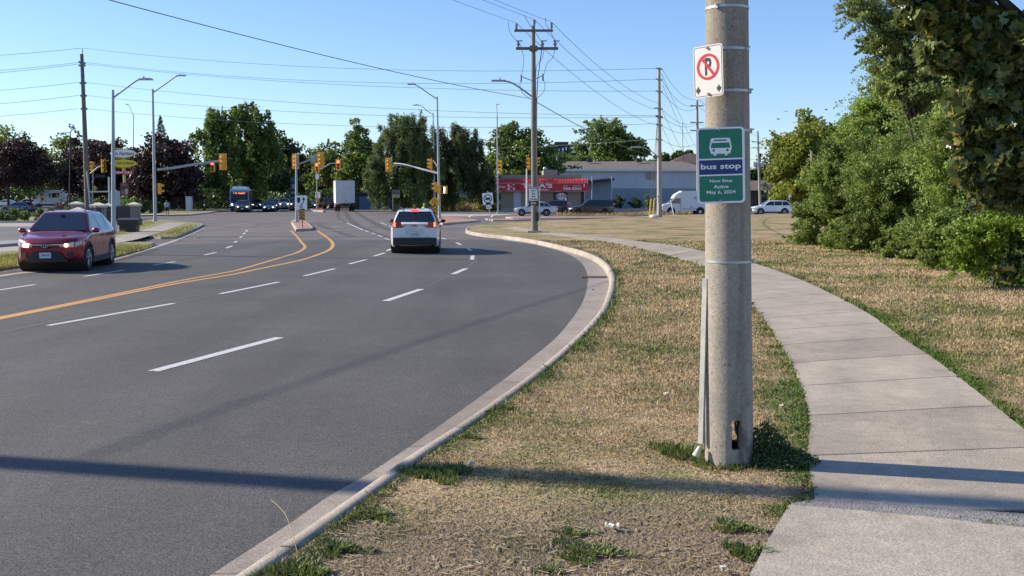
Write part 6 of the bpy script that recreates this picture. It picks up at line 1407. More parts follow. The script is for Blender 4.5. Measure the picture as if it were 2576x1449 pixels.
# ================================================================ utility poles and wires
dU2 = depth(585, ZV); b = G(1345, 585, ZV); u2 = thing('utility_pole', 'wooden utility pole with two crossarms and a street light near the curb', 'utility pole', b, 0, 'utility poles')
top = lp(u2, 1341.5, 64, dU2); mb = MB(); mb.tube([(0, 0, -.1), top*.5, top], [.19, .155, .095], 14); mb.build('pole', mat('brown_grey_pole', (.20, .18, .155), .85, var=.2, scale=5, bump=.3), u2)
mb = MB(); mb.box((0, 0, .04), (.75, .75, .12)); mb.box((.55, .05, .02), (.45, .35, .06)); mb.build('concrete_footing', M_WALK2, u2)
mb = MB(); mb.box(lp(u2, 1342.5, 77, dU2-.14), (95/S(dU2), .10, .12)); mb.build('crossarm', M_WOODP, u2)
mb = MB(); mb.box(lp(u2, 1351, 122, dU2-.14), (104/S(dU2), .12, .14)); mb.box(lp(u2, 1342, 122, dU2-.14), (.42, .5, .24)); mb.build('crossarm', M_WOODP, u2)
for (x, y0, y1) in ((1299, 76, 58), (1344, 64, 49), (1387.5, 74, 56)):
    mb = MB(); a = lp(u2, x, y0, dU2-.14); e = lp(u2, x, y1, dU2-.14); mb.cyl(a, e, .035, n=8)
    for i in range(4): q = a.lerp(e, .2+.2*i); mb.cyl(q, q+V((0, 0, .03)), .085, n=10)
    mb.build('insulator', M_INS, u2)
for x in (1304, 1365, 1397):
    mb = MB(); a = lp(u2, x, 120, dU2-.14); e = lp(u2, x-1, 104, dU2-.14); mb.cyl(a, e, .055, n=8); mb.cyl(a.lerp(e, .4), a.lerp(e, .7), .10, n=10); mb.box(e+V((.08, 0, .02)), (.34, .06, .05)); mb.build('cutout_switch', M_INS, u2)
mb = MB(); pts = [lp(u2, x, y, dU2-.2) for x, y in ((1338, 243), (1318, 228), (1296, 213), (1280, 206), (1262, 203))]; mb.tube(catmull(pts, 4), .045, 8); ar = mb.build('lamp_arm', M_LPOLE, u2)
mb = MB(); e = pts[-1]; mb.box(e+V((-.15, 0, 0)), (.8, .26, .09), top=(.9, .6)); mb.cyl(e+V((-.1, 0, .03)), e+V((-.1, 0, .16)), .05, n=8); mb.build('luminaire', M_GALV, ar)
for sg in (((1311, 192), (1327, 199), (1340, 203)), ((1366, 190), (1355, 195), (1343, 200))): mb = MB(); mb.tube([lp(u2, x, y, dU2-.2) for x, y in sg], .022, 6); a = lp(u2, sg[0][0], sg[0][1]+3, dU2-.2); mb.cyl(a+V((0, 0, .15)), a-V((0, 0, .22)), .045, n=8); mb.build('switch_bracket', M_INS, u2)
jump = [((1279, 55), (1281, 75), (1290, 92), (1303, 105)), ((1319, 38), (1328, 55), (1345, 80), (1362, 104)), ((1372, 45), (1374, 62), (1385, 80), (1396, 104)), ((1307, 108), (1314, 130), (1318, 150), (1312, 190)), ((1396, 124), (1390, 145), (1376, 160), (1368, 188)), ((1369, 124), (1362, 150), (1350, 165), (1348, 195)),
        ((1311, 200), (1308, 215), (1316, 235), (1336, 250)), ((1367, 200), (1371, 218), (1364, 236), (1345, 250)), ((1363, 122), (1358, 160), (1352, 210), (1350, 300), (1351, 420), (1356, 548)), ((1353, 204), (1351, 240), (1348, 260))]
for j in jump: mb = MB(); mb.tube(catmull([lp(u2, x, y, dU2-.26) for x, y in j], 5), .014 if j[0][0] != 1363 else .024, 5); mb.build('jumper_cable', M_WIRE, u2)
mb = MB(); mb.cyl(lp(u2, 1357, 470, dU2+.3), lp(u2, 1358, 571, dU2+.3), .03, n=8); mb.build('guy_rod', M_GALV, u2)
for px, h0 in ((1366, 552), ): mb = MB(); mb.box(lp(u2, 1352, 545, dU2-.2), (.16, .08, .5)); mb.build('meter_box', M_DARKP, u2)
t, W, Hh = box_sign('community_safety_sign', 'white community safety zone sign with black ENDS tab on the wooden utility pole', 'road sign', 1342, 487.5, 22.5, 34, dU2-.24, M_SIGNW)
mb = MB(); mb.add([(-W*.45, -.008, Hh*.37), (W*.45, -.008, Hh*.37), (W*.45, -.008, Hh*.47), (-W*.45, -.008, Hh*.47)], [(0, 1, 2, 3)])
for s_t, z, ww in (('SAFETY', .22, .56), ('ZONE', .03, .38), ('FINES', -.20, .42), ('INCREASED', -.39, .82)): text(mb, s_t, 0, z*Hh, ww*W, .115*Hh, -.008, .03)
mb.add([(-W*.32, -.008, -.085*Hh), (W*.32, -.008, -.085*Hh), (W*.32, -.008, -.065*Hh), (-W*.32, -.008, -.065*Hh)], [(0, 1, 2, 3)]); mb.build('lettering', M_BLACK, t)
mb = MB(); text(mb, 'COMMUNITY', 0, .42*Hh, .80*W, .07*Hh, -.013, .02); mb.build('white_lettering', M_SIGNW, t)
c = lp(t, 1342, 511, dU2-.24); mb = MB(); mb.box((c.x, 0, c.z), (W*1.02, .012, 10/S(dU2))); tb = mb.build('ends_tab', M_BLACK, t); mb = MB(); text(mb, 'ENDS', 0, 0, .62*W, .115, 0, .02); mb.build('tab_lettering', M_SIGNW, tb, loc=(c.x, -.012, c.z))
mb = MB()
for z in (.3, -.3): mb.box((0, .05, z*Hh), (.10, .10, .04))
mb.build('clamp', M_GALV, t)

dU3 = depth(545.5, ZV); b = G(1659, 545.5, ZV); u3 = thing('utility_pole', 'tan concrete utility pole left of the white van joining many wires', 'utility pole', b, 0, 'utility poles')
top = lp(u3, 1658, 170, dU3); mb = MB(); mb.tube([(0, 0, -.1), top*.5, top], [.26, .20, .13], 14); mb.build('pole', M_CONCP, u3)
mb = MB(); mb.tube(catmull([lp(u3, x, y, dU3-.3) for x, y in ((1656, 395), (1640, 382), (1622, 372), (1606, 370))], 4), .05, 6); ar = mb.build('lamp_arm', M_LPOLE, u3)
mb = MB(); mb.box(lp(u3, 1600, 370, dU3-.3), (.9, .25, .12)); mb.build('luminaire', M_GALV, ar)
for yy in (172, 199, 229, 272, 291, 294, 313, 350):
    mb = MB(); mb.cyl(lp(u3, 1658, yy, dU3-.1), lp(u3, 1649 if yy != 272 else 1645, yy, dU3-.1), .06, n=8); mb.cyl(lp(u3, 1659, yy+2, dU3-.1), lp(u3, 1667, yy+2, dU3-.1), .06, n=8); mb.build('insulator', M_INS, u3)
for x0, x1 in ((1652, 1637), (1654, 1645)): mb = MB(); mb.cyl(lp(u3, 1654, 300, dU3-.2), lp(u3, x1, 503, dU3-4), .02, n=6); mb.build('guy_wire', M_WIRE, u3)
mb = MB(); mb.cyl(lp(u3, 1656.5, 400, dU3-.28), lp(u3, 1656.5, 545, dU3-.28), .05, n=8); mb.build('conduit', mat('white_conduit', (.6, .6, .58), .5), u3)
t, W, Hh = box_sign('yield_sign_face', 'worn red and white yield sign hanging low on the tan utility pole', 'road sign', 1656.5, 503.5, 11, 22, dU3-.5, mat('sign_pink_white', (.70, .42, .44), .5), R(55))
mb = MB(); mb.add([(-W*.5, -.01, Hh*.5), (W*.5, -.01, Hh*.5), (0, -.01, -Hh*.5)], [(0, 1, 2)]); mb.build('red_triangle', M_RED, t)
bpy.data.objects.remove([c for c in t.children if c.name.startswith('plate')][0]); mb = MB(); mb.prism([(-W*.52, Hh*.52), (W*.52, Hh*.52), (0, -Hh*.54)], -.006, .006); mb.build('plate', M_SIGNW, t); mb = MB(); mb.add([(-W*.26, -.014, Hh*.34), (W*.26, -.014, Hh*.34), (0, -.014, -Hh*.20)], [(0, 1, 2)]); mb.build('white_triangle', M_SIGNW, t); t.name = 'yield_sign'
# yellow guy guards with a white rock
for i, (xb, xt) in enumerate(((1634, 1637.5), (1643, 1646.5))):
    d = depth(547, ZV); p = G(xb, 546.5, ZV); t = thing('guy_guard', ('left' if i == 0 else 'right')+' one of two leaning yellow guy-wire guards', 'cable guard', p, 0, 'yellow guy-wire guards'); mb = MB(); e = P(xt, 503 if i == 0 else 501, d)-p; mb.cyl((0, 0, 0), e, .075, n=10); mb.cyl(e, e*1.02, .09, n=8); mb.build('tube', mat('guard_yellow', (.74, .52, .06), .5), t)
p = G(1645, 547.5, ZV); mb = MB(); mb.ball((0, 0, .08), (.42, .3, .22), 12, 8)
for q in range(len(mb.v)): v_ = mb.v[q]; mb.v[q] = tuple(c*(1+.12*math.sin(q*5.1)) for c in v_)
tag(mb.build('white_rock', mat('white_stone', (.60, .60, .55), .9, var=.2, scale=6, bump=.5), loc=p), 'white rock at the foot of the yellow guy guards', 'rock')
for px, yt, yb, lb, m_ in ((1424, 501-2, 537, 'thin white marker post on the strip right of the long black suv', M_SIGNW), (1695, 503, 541, 'leaning white marker stick in front of the white van', M_SIGNW)):
    d = depth(yb, .1); p = G(px, yb, .1); t = thing('marker_post', lb, 'post', p); mb = MB(); e = P(px-(8 if px > 1600 else 0), yt, d)-p; mb.cyl((0, 0, 0), e, .05, n=8); mb.cyl(e, e*1.01, .055, .02, 8); mb.build('stick', m_, t)
def upole(label, bx, by, tx, ty, r, arms, z=0, m_=None, cans=0, d=None):
    d = d or depth(by, z); b = P(bx, CY, d); b.z = z; t = thing('utility_pole', label, 'utility pole', b, 0, 'utility poles'); top = lp(t, tx, ty, d); mb = MB(); mb.tube([(0, 0, 0), top*.5, top], [r, r*.8, r*.6], 10); mb.build('pole', m_ or M_CONCP, t)
    for (y, l) in arms: mb = MB(); mb.box(lp(t, tx, y, d), (l, .12, .12)); mb.cyl(lp(t, tx, y, d)-V((l/2, 0, 0)), lp(t, tx, y-2, d)-V((l/2-.1, 0, 0)), .08, n=6); mb.build('crossarm', M_INS, t)
    for i in range(cans): mb = MB(); c = lp(t, tx+(-9, 0, 11)[i], 420, d-.4); mb.cyl(c, c+V((0, 0, 12/S(d))), .28, n=12); mb.cyl(c+V((0, 0, 12/S(d))), c+V((0, 0, 15/S(d))), .05, n=6); mb.build('transformer', mat('can_grey', (.5, .52, .54), .5), t)
    return t
upole('utility pole half hidden behind the bus stop sign', 1754, 528, 1753.5, 252, .24, ((266, 1.6), (308, 1.6), (328, 1.6)), d=122)
upole('utility pole with three grey transformer cans right of the concrete pole', 1908, 505+20, 1906, 330, .24, ((357, 1.8), (372, 1.6)), cans=3, d=165)
upole('tan utility pole between the transformer pole and the sunlit tree', 1945, 522, 1948, 335, .24, (), d=185)
upole('grey utility pole among the leaves left of the shrubs', 2041, 535, 2041, 440-60, .2, (), d=120)
upole('short pale pole stump in front of the sunlit tree', 2058, 530, 2058, 390, .18, (), d=135)
t = thing('radio_mast', 'thin radio mast above the right end of the warehouse roof', 'mast', (P(1717, CY, 240).x, 240, 0)); mb = MB(); mb.cyl((0, 0, 0), P(1717, 309, 240)-t.location, .10, .05, 6); mb.build('mast_tube', M_DARKP, t)

def wire(pts, r, label, sag=None, n=14):
    """pts: two ends ((px,py,depth) or world vectors); sag in metres"""
    a, b = [P(*q) if len(q) == 3 and not isinstance(q, Vector) else q for q in pts]; sg = sag if sag is not None else .01*(b-a).length
    mb = MB(); mb.tube([a.lerp(b, i/n)-V((0, 0, 4*sg*(i/n)*(1-i/n))) - a for i in range(n+1)], r, 5); o = mb.build('overhead_wire', M_WIRE, loc=a); return tag(o, label, 'wire', 'overhead wires')
ws = [(121, 172, 187), (157, 199, None), (161, 229, None), (207, 291, None), (240, 294, None), (273, 350-39, None)]
nmw = ('topmost wire', 'second wire from the top', 'third wire from the top', 'fourth wire from the top', 'fifth wire from the top', 'lowest wire')
for i, (a, b_, _) in enumerate(ws):
    x0 = 209 if i == 0 else 214
    wire(((x0, a, dU1), (1649, b_  , dU3)), .018, nmw[i]+' between the tallest left pole and the tan utility pole', sag=(1.15, 1.25, .9, .9, .95, 1.1)[i])
    wire(((204 if i == 0 else 198, a+(0 if i != 1 else 0), dU1), (-260, a+(28, 34, 38, 34, 36, 32)[i], 110)), .022, nmw[i]+' running from the tallest left pole out of the left edge', sag=.25)
wire(((-60, 376, 170), (880, 366, 190)), .02, 'faint low wire crossing in front of the purple maples', sag=.8)
wire(((880, 366, 190), (1649, 350, dU3)), .02, 'faint low wire crossing in front of the willows', sag=.8)
NP = V((-18.8, 11.2, 12.0))
for i, ((x, y), (tx, ty, zz)) in enumerate((((1344, 49), (-.0, 0, .3)), ((1388, 56), (.9, .3, .3)), ((1299, 58), (-.9, -.3, .2)))):
    wire((P(x, y, dU2-.14), NP+V((tx, ty, zz))), .009, ('centre', 'right', 'left')[i]+' primary wire leading from the crossarm pole up and out of the top edge', sag=.35)
wire((P(1335, 248, dU2-.15), NP+V((.2, 0, -3.6))), .0145, 'thick cable sweeping from the top left to the crossarm pole', sag=.55, n=24)
wire((P(1347, 255, dU2), P(1655, 395, dU3)), .022, 'thick cable running down from the crossarm pole towards the tan pole', sag=.4)
for i, ((x, y), (x2, y2)) in enumerate((((1344, 49), (1645, 274)), ((1388, 56), (1662, 261)), ((1299, 58), (1643, 313)))): wire((P(x, y, dU2-.14), P(x2, y2, dU3)), .014, ('middle', 'upper', 'lower')[i]+' slanting wire from the crossarm pole to the tan utility pole', sag=.7)
for i, (y, y2, sg) in enumerate(((172, 249, .9), (201, 266, .9), (231, 274, .8), (274, 308, .7), (293, 313, .6), (315, 329, .5), (352, 362, .5))): wire((P(1665, y, dU3), P(1750, y2, 122)), .018, ('first', 'second', 'third', 'fourth', 'fifth', 'sixth', 'seventh')[i]+' wire from the top, right of the tan utility pole', sag=sg)
for i, ((y, y2)) in enumerate(((249, 340), (266, 357), (308, 372), (362, 400))): wire((P(1757, y, 122), P(1903, y2, 165)), .02, ('first', 'second', 'third', 'fourth')[i]+' wire passing behind the concrete pole towards the transformer pole', sag=.8)
for i, (y, y2) in enumerate(((345, 352), (358, 372))): wire((P(1910, y, 165), P(1946, y2, 185)), .02, ('upper', 'lower')[i]+' short wire between the two poles right of the concrete pole', sag=.6)
for i, (xa, ya, xb, yb) in enumerate(((1664, 185, 1750, 372), (1668, 215, 1735, 372), (1662, 270, 1718, 382), (1662, 310, 1702, 392))): wire((P(xa, ya, dU3), P(xb, yb, 150)), .018, ('first', 'second', 'third', 'fourth')[i]+' steep thin wire falling right of the tan utility pole', sag=.15)

# no trucks sign, leaning
dN = depth(562); pb = G(1235, 562.5); t = thing('no_trucks_sign', 'leaning white no trucks sign with small tab below on a thin post', 'road sign', pb); pt_ = P(1227, 480, pb.y)-pb
q = Matrix.Rotation(math.atan2(pt_.x, pt_.z), 4, 'Y'); mb = MB(); mb.cyl((0, 0, -.05), pt_, .03, n=8); mb.build('post', M_GALV, t)
s = S(pb.y)*.985; c = P(1227, 500, pb.y)-pb; c.y = -.05
fc = plate(t, 26/s, 29/s, .04, M_SIGNW); fc.location = c; fc.rotation_euler = (0, math.atan2(pt_.x, pt_.z), 0)
mb = MB(); ring(mb, 0, 0, 10.5/s, 8.6/s, -.008); cs = math.cos(R(30)); mb.add([(-8.6/s*cs, -.009, 5.6/s), (-7.6/s*cs, -.009, 7.2/s), (8.6/s*cs, -.009, -5.6/s), (7.6/s*cs, -.009, -7.2/s)], [(0, 1, 2, 3)])
mb.add([(a/s, -.010, b/s) for a, b in ((-6, -2.5), (-6, 1.5), (-3.5, 1.5), (-3.5, 3), (6, 3), (6, -2.5), (4.5, -2.5), (3.5, -4), (2.5, -2.5), (-2, -2.5), (-3, -4), (-4, -2.5))], [tuple(range(12))]); mb.build('truck_symbol', M_BLACK, fc)
c2 = P(1229, 518, pb.y)-pb; c2.y = -.05; tb = plate(t, 13/s, 14/s, .03, M_SIGNW, name='tab'); tb.location = c2; tb.rotation_euler = fc.rotation_euler; mb = MB(); ring(mb, 0, 0, 4.5/s, 3.4/s, -.008, 16); mb.build('tab_symbol', M_BLACK, tb)
# ================================================================ buildings
def bump_brick(name, c1, c2, mortar, sc_=(2.2), w_=.42, h=.2):
    m = bpy.data.materials.new(name); m.use_nodes = True; n = m.node_tree.nodes; l = m.node_tree.links; b = n['Principled BSDF']; b.inputs['Roughness'].default_value = .9
    tc = n.new('ShaderNodeTexCoord'); mp = n.new('ShaderNodeMapping'); mp.inputs['Rotation'].default_value = (R(90), 0, 0); l.new(tc.outputs['Object'], mp.inputs[0])
    br = n.new('ShaderNodeTexBrick'); br.inputs['Color1'].default_value = (*c1, 1); br.inputs['Color2'].default_value = (*c2, 1); br.inputs['Mortar'].default_value = (*mortar, 1)
    br.inputs['Scale'].default_value = 1; br.inputs['Brick Width'].default_value = w_; br.inputs['Row Height'].default_value = h; br.inputs['Mortar Size'].default_value = .012
    l.new(mp.outputs[0], br.inputs['Vector']); l.new(br.outputs[0], b.inputs['Base Color']); return m
M_BLOCK = bump_brick('tan_block', (.36, .29, .22), (.31, .25, .19), (.24, .20, .16)); M_RAWN = mat('awning_red', (.56, .012, .03), .45, var=.12, scale=1.5); M_RAWN2 = mat('awning_top_red', (.74, .08, .09), .4, var=.1, scale=3)
M_WALLB = mat('pale_blue_wall', (.50, .55, .60), .8, var=.10, scale=.5, bump=.1, stretch=(1, 1, .15)); M_WALLL = mat('lower_blue_wall', (.25, .31, .38), .85, var=.1, scale=.8); M_SHING = mat('brown_shingles', (.165, .145, .13), .95, var=.25, scale=1.2, bump=.4)
# pizzeria
z0 = .0; dP = depth(533, .0); s = S(dP)
def wx(px): return (px-CX)/F*dP*1.0 + 0
def X_(px): return P(px, 500, dP).x
def Z_(py, d=None): return P(CX, py, d or dP).z
x0, x1 = X_(1260), X_(1462); pz = thing('pizzeria', 'tan block pizzeria with a long red awning sign', 'building', ((x0+x1)/2, dP, 0)); hx = (x1-x0)/2; zt = Z_(440)
mb = MB(); mb.box((0, 5, zt/2-.1), (2*hx, 10, zt+.2)); mb.build('wall', M_BLOCK, pz)
mb = MB(); mb.box((0, -.03, .22), (2*hx+.02, .06, .55)); mb.build('plinth', M_WALK2, pz)
mb = MB(); mb.box((1.3, 4.6, zt+.25), (1.9, 9, .9)); mb.build('parapet_block', mat('grey_block', (.30, .28, .26), .9, var=.1, scale=2), pz); mb = MB(); mb.ball((.55, .3, zt+.85), .28, 12, 8); mb.build('roof_vent', M_GALV, pz)
a0, a1 = X_(1245)-pz.location.x, X_(1479)-pz.location.x; zb_, zt_ = Z_(481), Z_(461); zr = Z_(453)
aw = [(-1.15, zb_), (-1.15, zt_), (-.85, zr-.02), (-.2, zr+.10), (0, zr+.10), (0, zb_)]
mb = MB(); mb.prism([(y, z) for y, z in aw], a0, a1, 'x'); awn = mb.build('awning', M_RAWN, pz)
mb = MB()
for i in range(60): xx = a0+.02+(a1-a0-.04)*(i+.5)/60; mb.tube([(xx, -1.19, zt_+.02), (xx, -.88, zr+.01), (xx, -.2, zr+.13)], .06, 6)
mb.build('awning_ridge', M_RAWN2, awn)
mb = MB(); mb.box(((a0+a1)/2, -1.17, zt_), (a1-a0, .05, .06)); mb.box(((a0+a1)/2, -1.17, zb_), (a1-a0, .05, .06)); mb.build('awning_trim', mat('awning_edge', (.62, .35, .34), .5), awn)
mb = MB(); xc = lambda px: X_(px)-pz.location.x; zc = lambda py: Z_(py)
yT = -1.165
text(mb, "TINA'S", (xc(1313)+xc(1388))/2, zc(467.5), xc(1389)-xc(1313), zc(461.5)-zc(472.5), yT, .035); text(mb, 'PIZZERIA·', xc(1352), zc(477), xc(1378)-xc(1322), .22, yT, .03)
text(mb, '2', xc(1279.5), zc(470), .36, .62, yT, .04); text(mb, '1', xc(1292.5), zc(470), .24, .62, yT, .04); text(mb, 'for', xc(1286), zc(469), .26, .28, yT, .01); text(mb, 'PIZZA & WINGS', xc(1286), zc(477.5), 1.15, .13, yT, .01)
text(mb, 'Always', xc(1263), zc(471), 1.0, .42, yT, .0, .3, M=None); text(mb, '966-0241', xc(1438), zc(474.5), xc(1461)-xc(1416), .40, yT, .03)
text(mb, 'We Have', xc(1422), zc(467.5), .6, .14, yT, .01); text(mb, 'PIZZA SLICES', xc(1450), zc(467.5), 1.0, .14, yT, .01)
text(mb, '1', xc(1468), zc(467), .16, .4, yT, .02); mb.build('lettering', mat('awning_white', (.80, .76, .74), .5), awn)
mb = MB(); mb.box((xc(1301), -.04, 1.42), (18/s, .08, 2.6)); dr = mb.build('door', mat('pale_door', (.46, .52, .60), .5, var=.06, scale=2), pz); mb = MB(); mb.cyl((xc(1307), -.09, 1.2), (xc(1307), -.16, 1.2), .05, n=8); mb.build('door_handle', M_GALV, dr)
mb = MB(); mb.box((xc(1410), -.03, zc(491)), (35/s, .06, 32/s)); wd = mb.build('poster_window', mat('dark_poster', (.03, .04, .06), .5, var=.3, scale=2), pz)
mb = MB(); st = []
for i in range(24): r_ = (.85 if i % 2 else .52); st.append((xc(1412)+r_*math.cos(math.pi*i/12), zc(494)+r_*.72*math.sin(math.pi*i/12)))
mb.add([(a, -.075, b) for a, b in st], [tuple(range(24))]); mb.box((xc(1403), -.07, zc(480.5)), (.85, .02, .22)); mb.build('starburst', M_SIGNW, wd); mb = MB(); text(mb, '9.99', xc(1412), zc(494), 1.05, .42, -.09, .02); mb.build('price_lettering', M_RED, wd)
mb = MB(); mb.box((xc(1466), -.02, zc(502)), (.5, .1, 3.1)); mb.build('recess_shade', M_DARKP, pz)  # solid dark box painted as the shade inside a recess
mb = MB(); mb.cyl((xc(1470), -.25, 0), (xc(1470), -.25, zc(482)), .06, n=8); mb.build('downpipe', M_GALV, pz)
# warehouse
dW = 176.0; sW = S(dW); wxx = lambda px: P(px, 450, dW).x; wz = lambda py: P(CX, py, dW).z
X0, X1 = wxx(1376), wxx(1790); wh = thing('warehouse', 'long pale blue warehouse with a brown shingle hip roof', 'building', ((X0+X1)/2, dW, 0)); hx = (X1-X0)/2; ze = wz(428); zr = wz(400); zl = wz(474)
xm = wxx(1478)-wh.location.x
mb = MB(); mb.box((0, 12, (zl+ze)/2), (2*hx, 24, ze-zl)); mb.build('upper_wall', M_WALLB, wh)
mb = MB(); mb.box((0, 12.1, zl/2), (2*hx-.1, 24, zl)); mb.build('lower_wall', M_WALLL, wh)
mb = MB(); y0, y1 = -.7, 24.7; e = hx+.7; rx = 9
mb.add([(-e, y0, ze), (e, y0, ze), (e, y1, ze), (-e, y1, ze), (-e+rx*.4, 12, zr), (e-3.8-rx*0, 12, zr)], [(0, 1, 5, 4), (1, 2, 5), (2, 3, 4, 5), (3, 0, 4)])
rf = mb.build('roof', M_SHING, wh); mb = MB(); mb.box((0, y0, ze-.03), (2*e, .16, .34)); mb.build('gutter', mat('gutter_blue_white', (.62, .66, .70), .5), wh)
for px, py in ((1483, 403), (1607, 403), (1415, 425)): mb = MB(); c = P(px, py, dW+9)-wh.location; mb.box(c, (.9, .9, .7)); mb.build('roof_vent', M_DARKP, rf)
mb = MB(); mb.cyl((wxx(1352+0)-wh.location.x, -1, 3), (wxx(1352)-wh.location.x, -1, 3.1), .05); 
mb = MB(); c = V((wxx(1637)-wh.location.x, -.12, wz(443))); mb.box(c, (1.5, .3, 1.1)); mb.box(c+V((0, -.17, 0)), (.9, .05, .7)); mb.build('air_conditioner', mat('tan_metal', (.30, .29, .27), .6), wh)
for px in (1352+0, 1572-0): pass
mb = MB(); mb.cyl((wxx(1385+16)-wh.location.x, -.3, wz(445)), (wxx(1401)-wh.location.x, -.3, wz(392)), .12, n=8); mb.build('vent_pipe', M_GALV, wh)
# recessed annex between pizzeria and warehouse
dX = 150.0; ax0, ax1 = P(1466, 450, dX).x, P(1541, 450, dX).x; an = thing('annex', 'blue-grey annex with a dark sloping canopy between pizzeria and warehouse', 'building', ((ax0+ax1)/2, dX, 0)); hx = (ax1-ax0)/2; za = P(CX, 452, dX).z
mb = MB(); mb.box((0, 8, za/2), (2*hx-.2, 14, za)); mb.build('wall', mat('annex_blue', (.22, .29, .38), .8, var=.1, scale=1), an)
mb = MB(); mb.add([(-hx-.2, -.9, za-.25), (hx+.2, -.9, za+.25), (hx+.2, 1, za+.45), (-hx-.2, 1, za-.05), (-hx-.2, -.9, za-.75), (hx+.2, -.9, za-.15), (hx+.2, 1, za-.1), (-hx-.2, 1, za-.7)], [(0, 1, 2, 3), (4, 7, 6, 5), (0, 4, 5, 1), (1, 5, 6, 2), (2, 6, 7, 3), (3, 7, 4, 0)]); mb.build('canopy', mat('canopy_dark', (.03, .04, .06), .7), an)
for px in (1488, 1537): mb = MB(); xx = P(px, 450, dX).x-an.location.x; mb.cyl((xx, -.95, 0), (xx, -.95, za+.5), .09, n=8); mb.build('post', M_GALV, an)
# dark apartment block far behind
dA2 = 330.0; ab = thing('apartment_block', 'dark apartment block with pale balconies far behind the trees', 'building', (P(1425, 400, dA2).x, dA2, 0)); sA = S(dA2); zt = P(CX, 366, dA2).z
M_DBL = mat('apartment_dark', (.035, .045, .065), .7); mb = MB(); mb.box((0, 6, zt/2), (66/sA, 12, zt)); mb.build('wall', M_DBL, ab); mb = MB(); mb.box((-12/sA, 6, zt+.5), (34/sA, 12, 1.4)); mb.box((0, 6, zt+.1), (70/sA, 13, .5)); mb.build('roof', mat('apartment_roof', (.05, .05, .06), .7), ab)
for i, (px, py, w_, h) in enumerate(((1402, 378, 12, 5), (1416, 377, 4, 10), (1424, 374, 3, 8), (1438, 371, 8, 3), (1443, 382, 12, 4), (1428, 388, 10, 2), (1408, 388, 12, 2))):
    c = P(px, py, dA2-.3)-ab.location; mb = MB(); mb.box(c, (w_/sA, .6, h/sA)); mb.build('balcony' if h < 6 else 'window', M_BUSW if h > 2 else M_WALK2, ab)
# brown-roofed house right of the warehouse
dH = 240.0; hs = thing('brown_roofed_house', 'brown-roofed house behind the right end of the warehouse', 'building', (P(1770, 400, dH).x, dH, 0)); zt = P(CX, 412, dH).z; mb = MB(); mb.box((0, 6, zt/2), (15, 12, zt)); mb.build('wall', M_WALLB, hs)
mb = MB(); zr = P(CX, 384, dH).z; mb.add([(-8.5, -1, zt), (8.5, -1, zt), (8.5, 13, zt), (-8.5, 13, zt), (-3, 6, zr), (4, 6, zr)], [(0, 1, 5, 4), (1, 2, 5), (2, 3, 4, 5), (3, 0, 4), (0, 3, 2, 1)]); mb.build('roof', mat('red_brown_roof', (.11, .075, .065), .9, var=.2, scale=1), hs)
# dark low house right, among trees
dH2 = 215.0; h2 = thing('dark_house', 'dark low house in the shade of the trees right of the concrete pole', 'building', (P(1960, 480, dH2).x, dH2, 0)); mb = MB(); mb.box((0, 6, 1.7), (14, 10, 3.4)); mb.build('wall', mat('house_dark', (.08, .075, .08), .8), h2); mb = MB(); mb.add([(-8, 0, 3.4), (8, 0, 3.4), (8, 12, 3.4), (-8, 12, 3.4), (-6, 6, 5.6), (6, 6, 5.6)], [(0, 1, 5, 4), (1, 2, 5), (2, 3, 4, 5), (3, 0, 4)]); mb.build('roof', M_SHING, h2)
for px in (1920, 1985): mb = MB(); c = P(px, 492, dH2-.1)-h2.location; c.y = .95; mb.box(c, (1.4, .1, .5)); mb.build('window', M_SIGNW, h2)
# grey garages left of the willow
dG = 165.0; gx0, gx1 = P(880, 500, dG).x, P(990, 500, dG).x; ga = thing('garage_building', 'low garage building with blue-grey doors and a railing on its flat roof', 'building', ((gx0+gx1)/2, dG, 0)); hx = (gx1-gx0)/2; zt = P(CX, 487, dG).z
mb = MB(); mb.box((0, 5, zt/2), (2*hx, 10, zt)); mb.build('wall', mat('garage_dark', (.06, .06, .065), .8), ga); mb = MB(); mb.box((0, 4.6, zt+.12), (2*hx+.4, 10.4, .3)); mb.build('roof', M_DARKP, ga)
for px, w_ in ((917, 20), (955, 40), ): c = P(px, 504, dG)-ga.location; mb = MB(); mb.box((c.x, -.04, 1.05), (w_/S(dG)*1.3, .08, 2.1)); mb.build('garage_door', mat('garage_blue', (.10, .16, .24), .6), ga)
mb = MB(); mb.box((0, -.1, zt+1.25), (2*hx, .06, .06))
for i in range(12): mb.box((-hx+2*hx*i/11, -.1, zt+.75), (.06, .06, 1.0))
mb.build('railing', M_WOODP, ga)
# white metal building behind the willow
dM = 182.0; mx0, mx1 = P(1100, 480, dM).x, P(1250, 480, dM).x; wm = thing('white_metal_building', 'white corrugated metal building glimpsed behind the willows', 'building', ((mx0+mx1)/2, dM, 0)); hx = (mx1-mx0)/2; zt = P(CX, 425, dM).z
mb = MB(); mb.box((0, 6, zt/2), (2*hx, 12, zt))
for i in range(46): mb.box((-hx+2*hx*(i+.5)/46, -.04, zt/2), (.08, .08, zt-.1))
mb.build('wall', mat('white_corrugated', (.58, .62, .66), .6), wm)
for px in (1176, 1192): c = P(px, 478, dM)-wm.location; mb = MB(); mb.box((c.x, -.1, c.z), (.22, .08, 2.2)); mb.build('window', M_DARKP, wm)
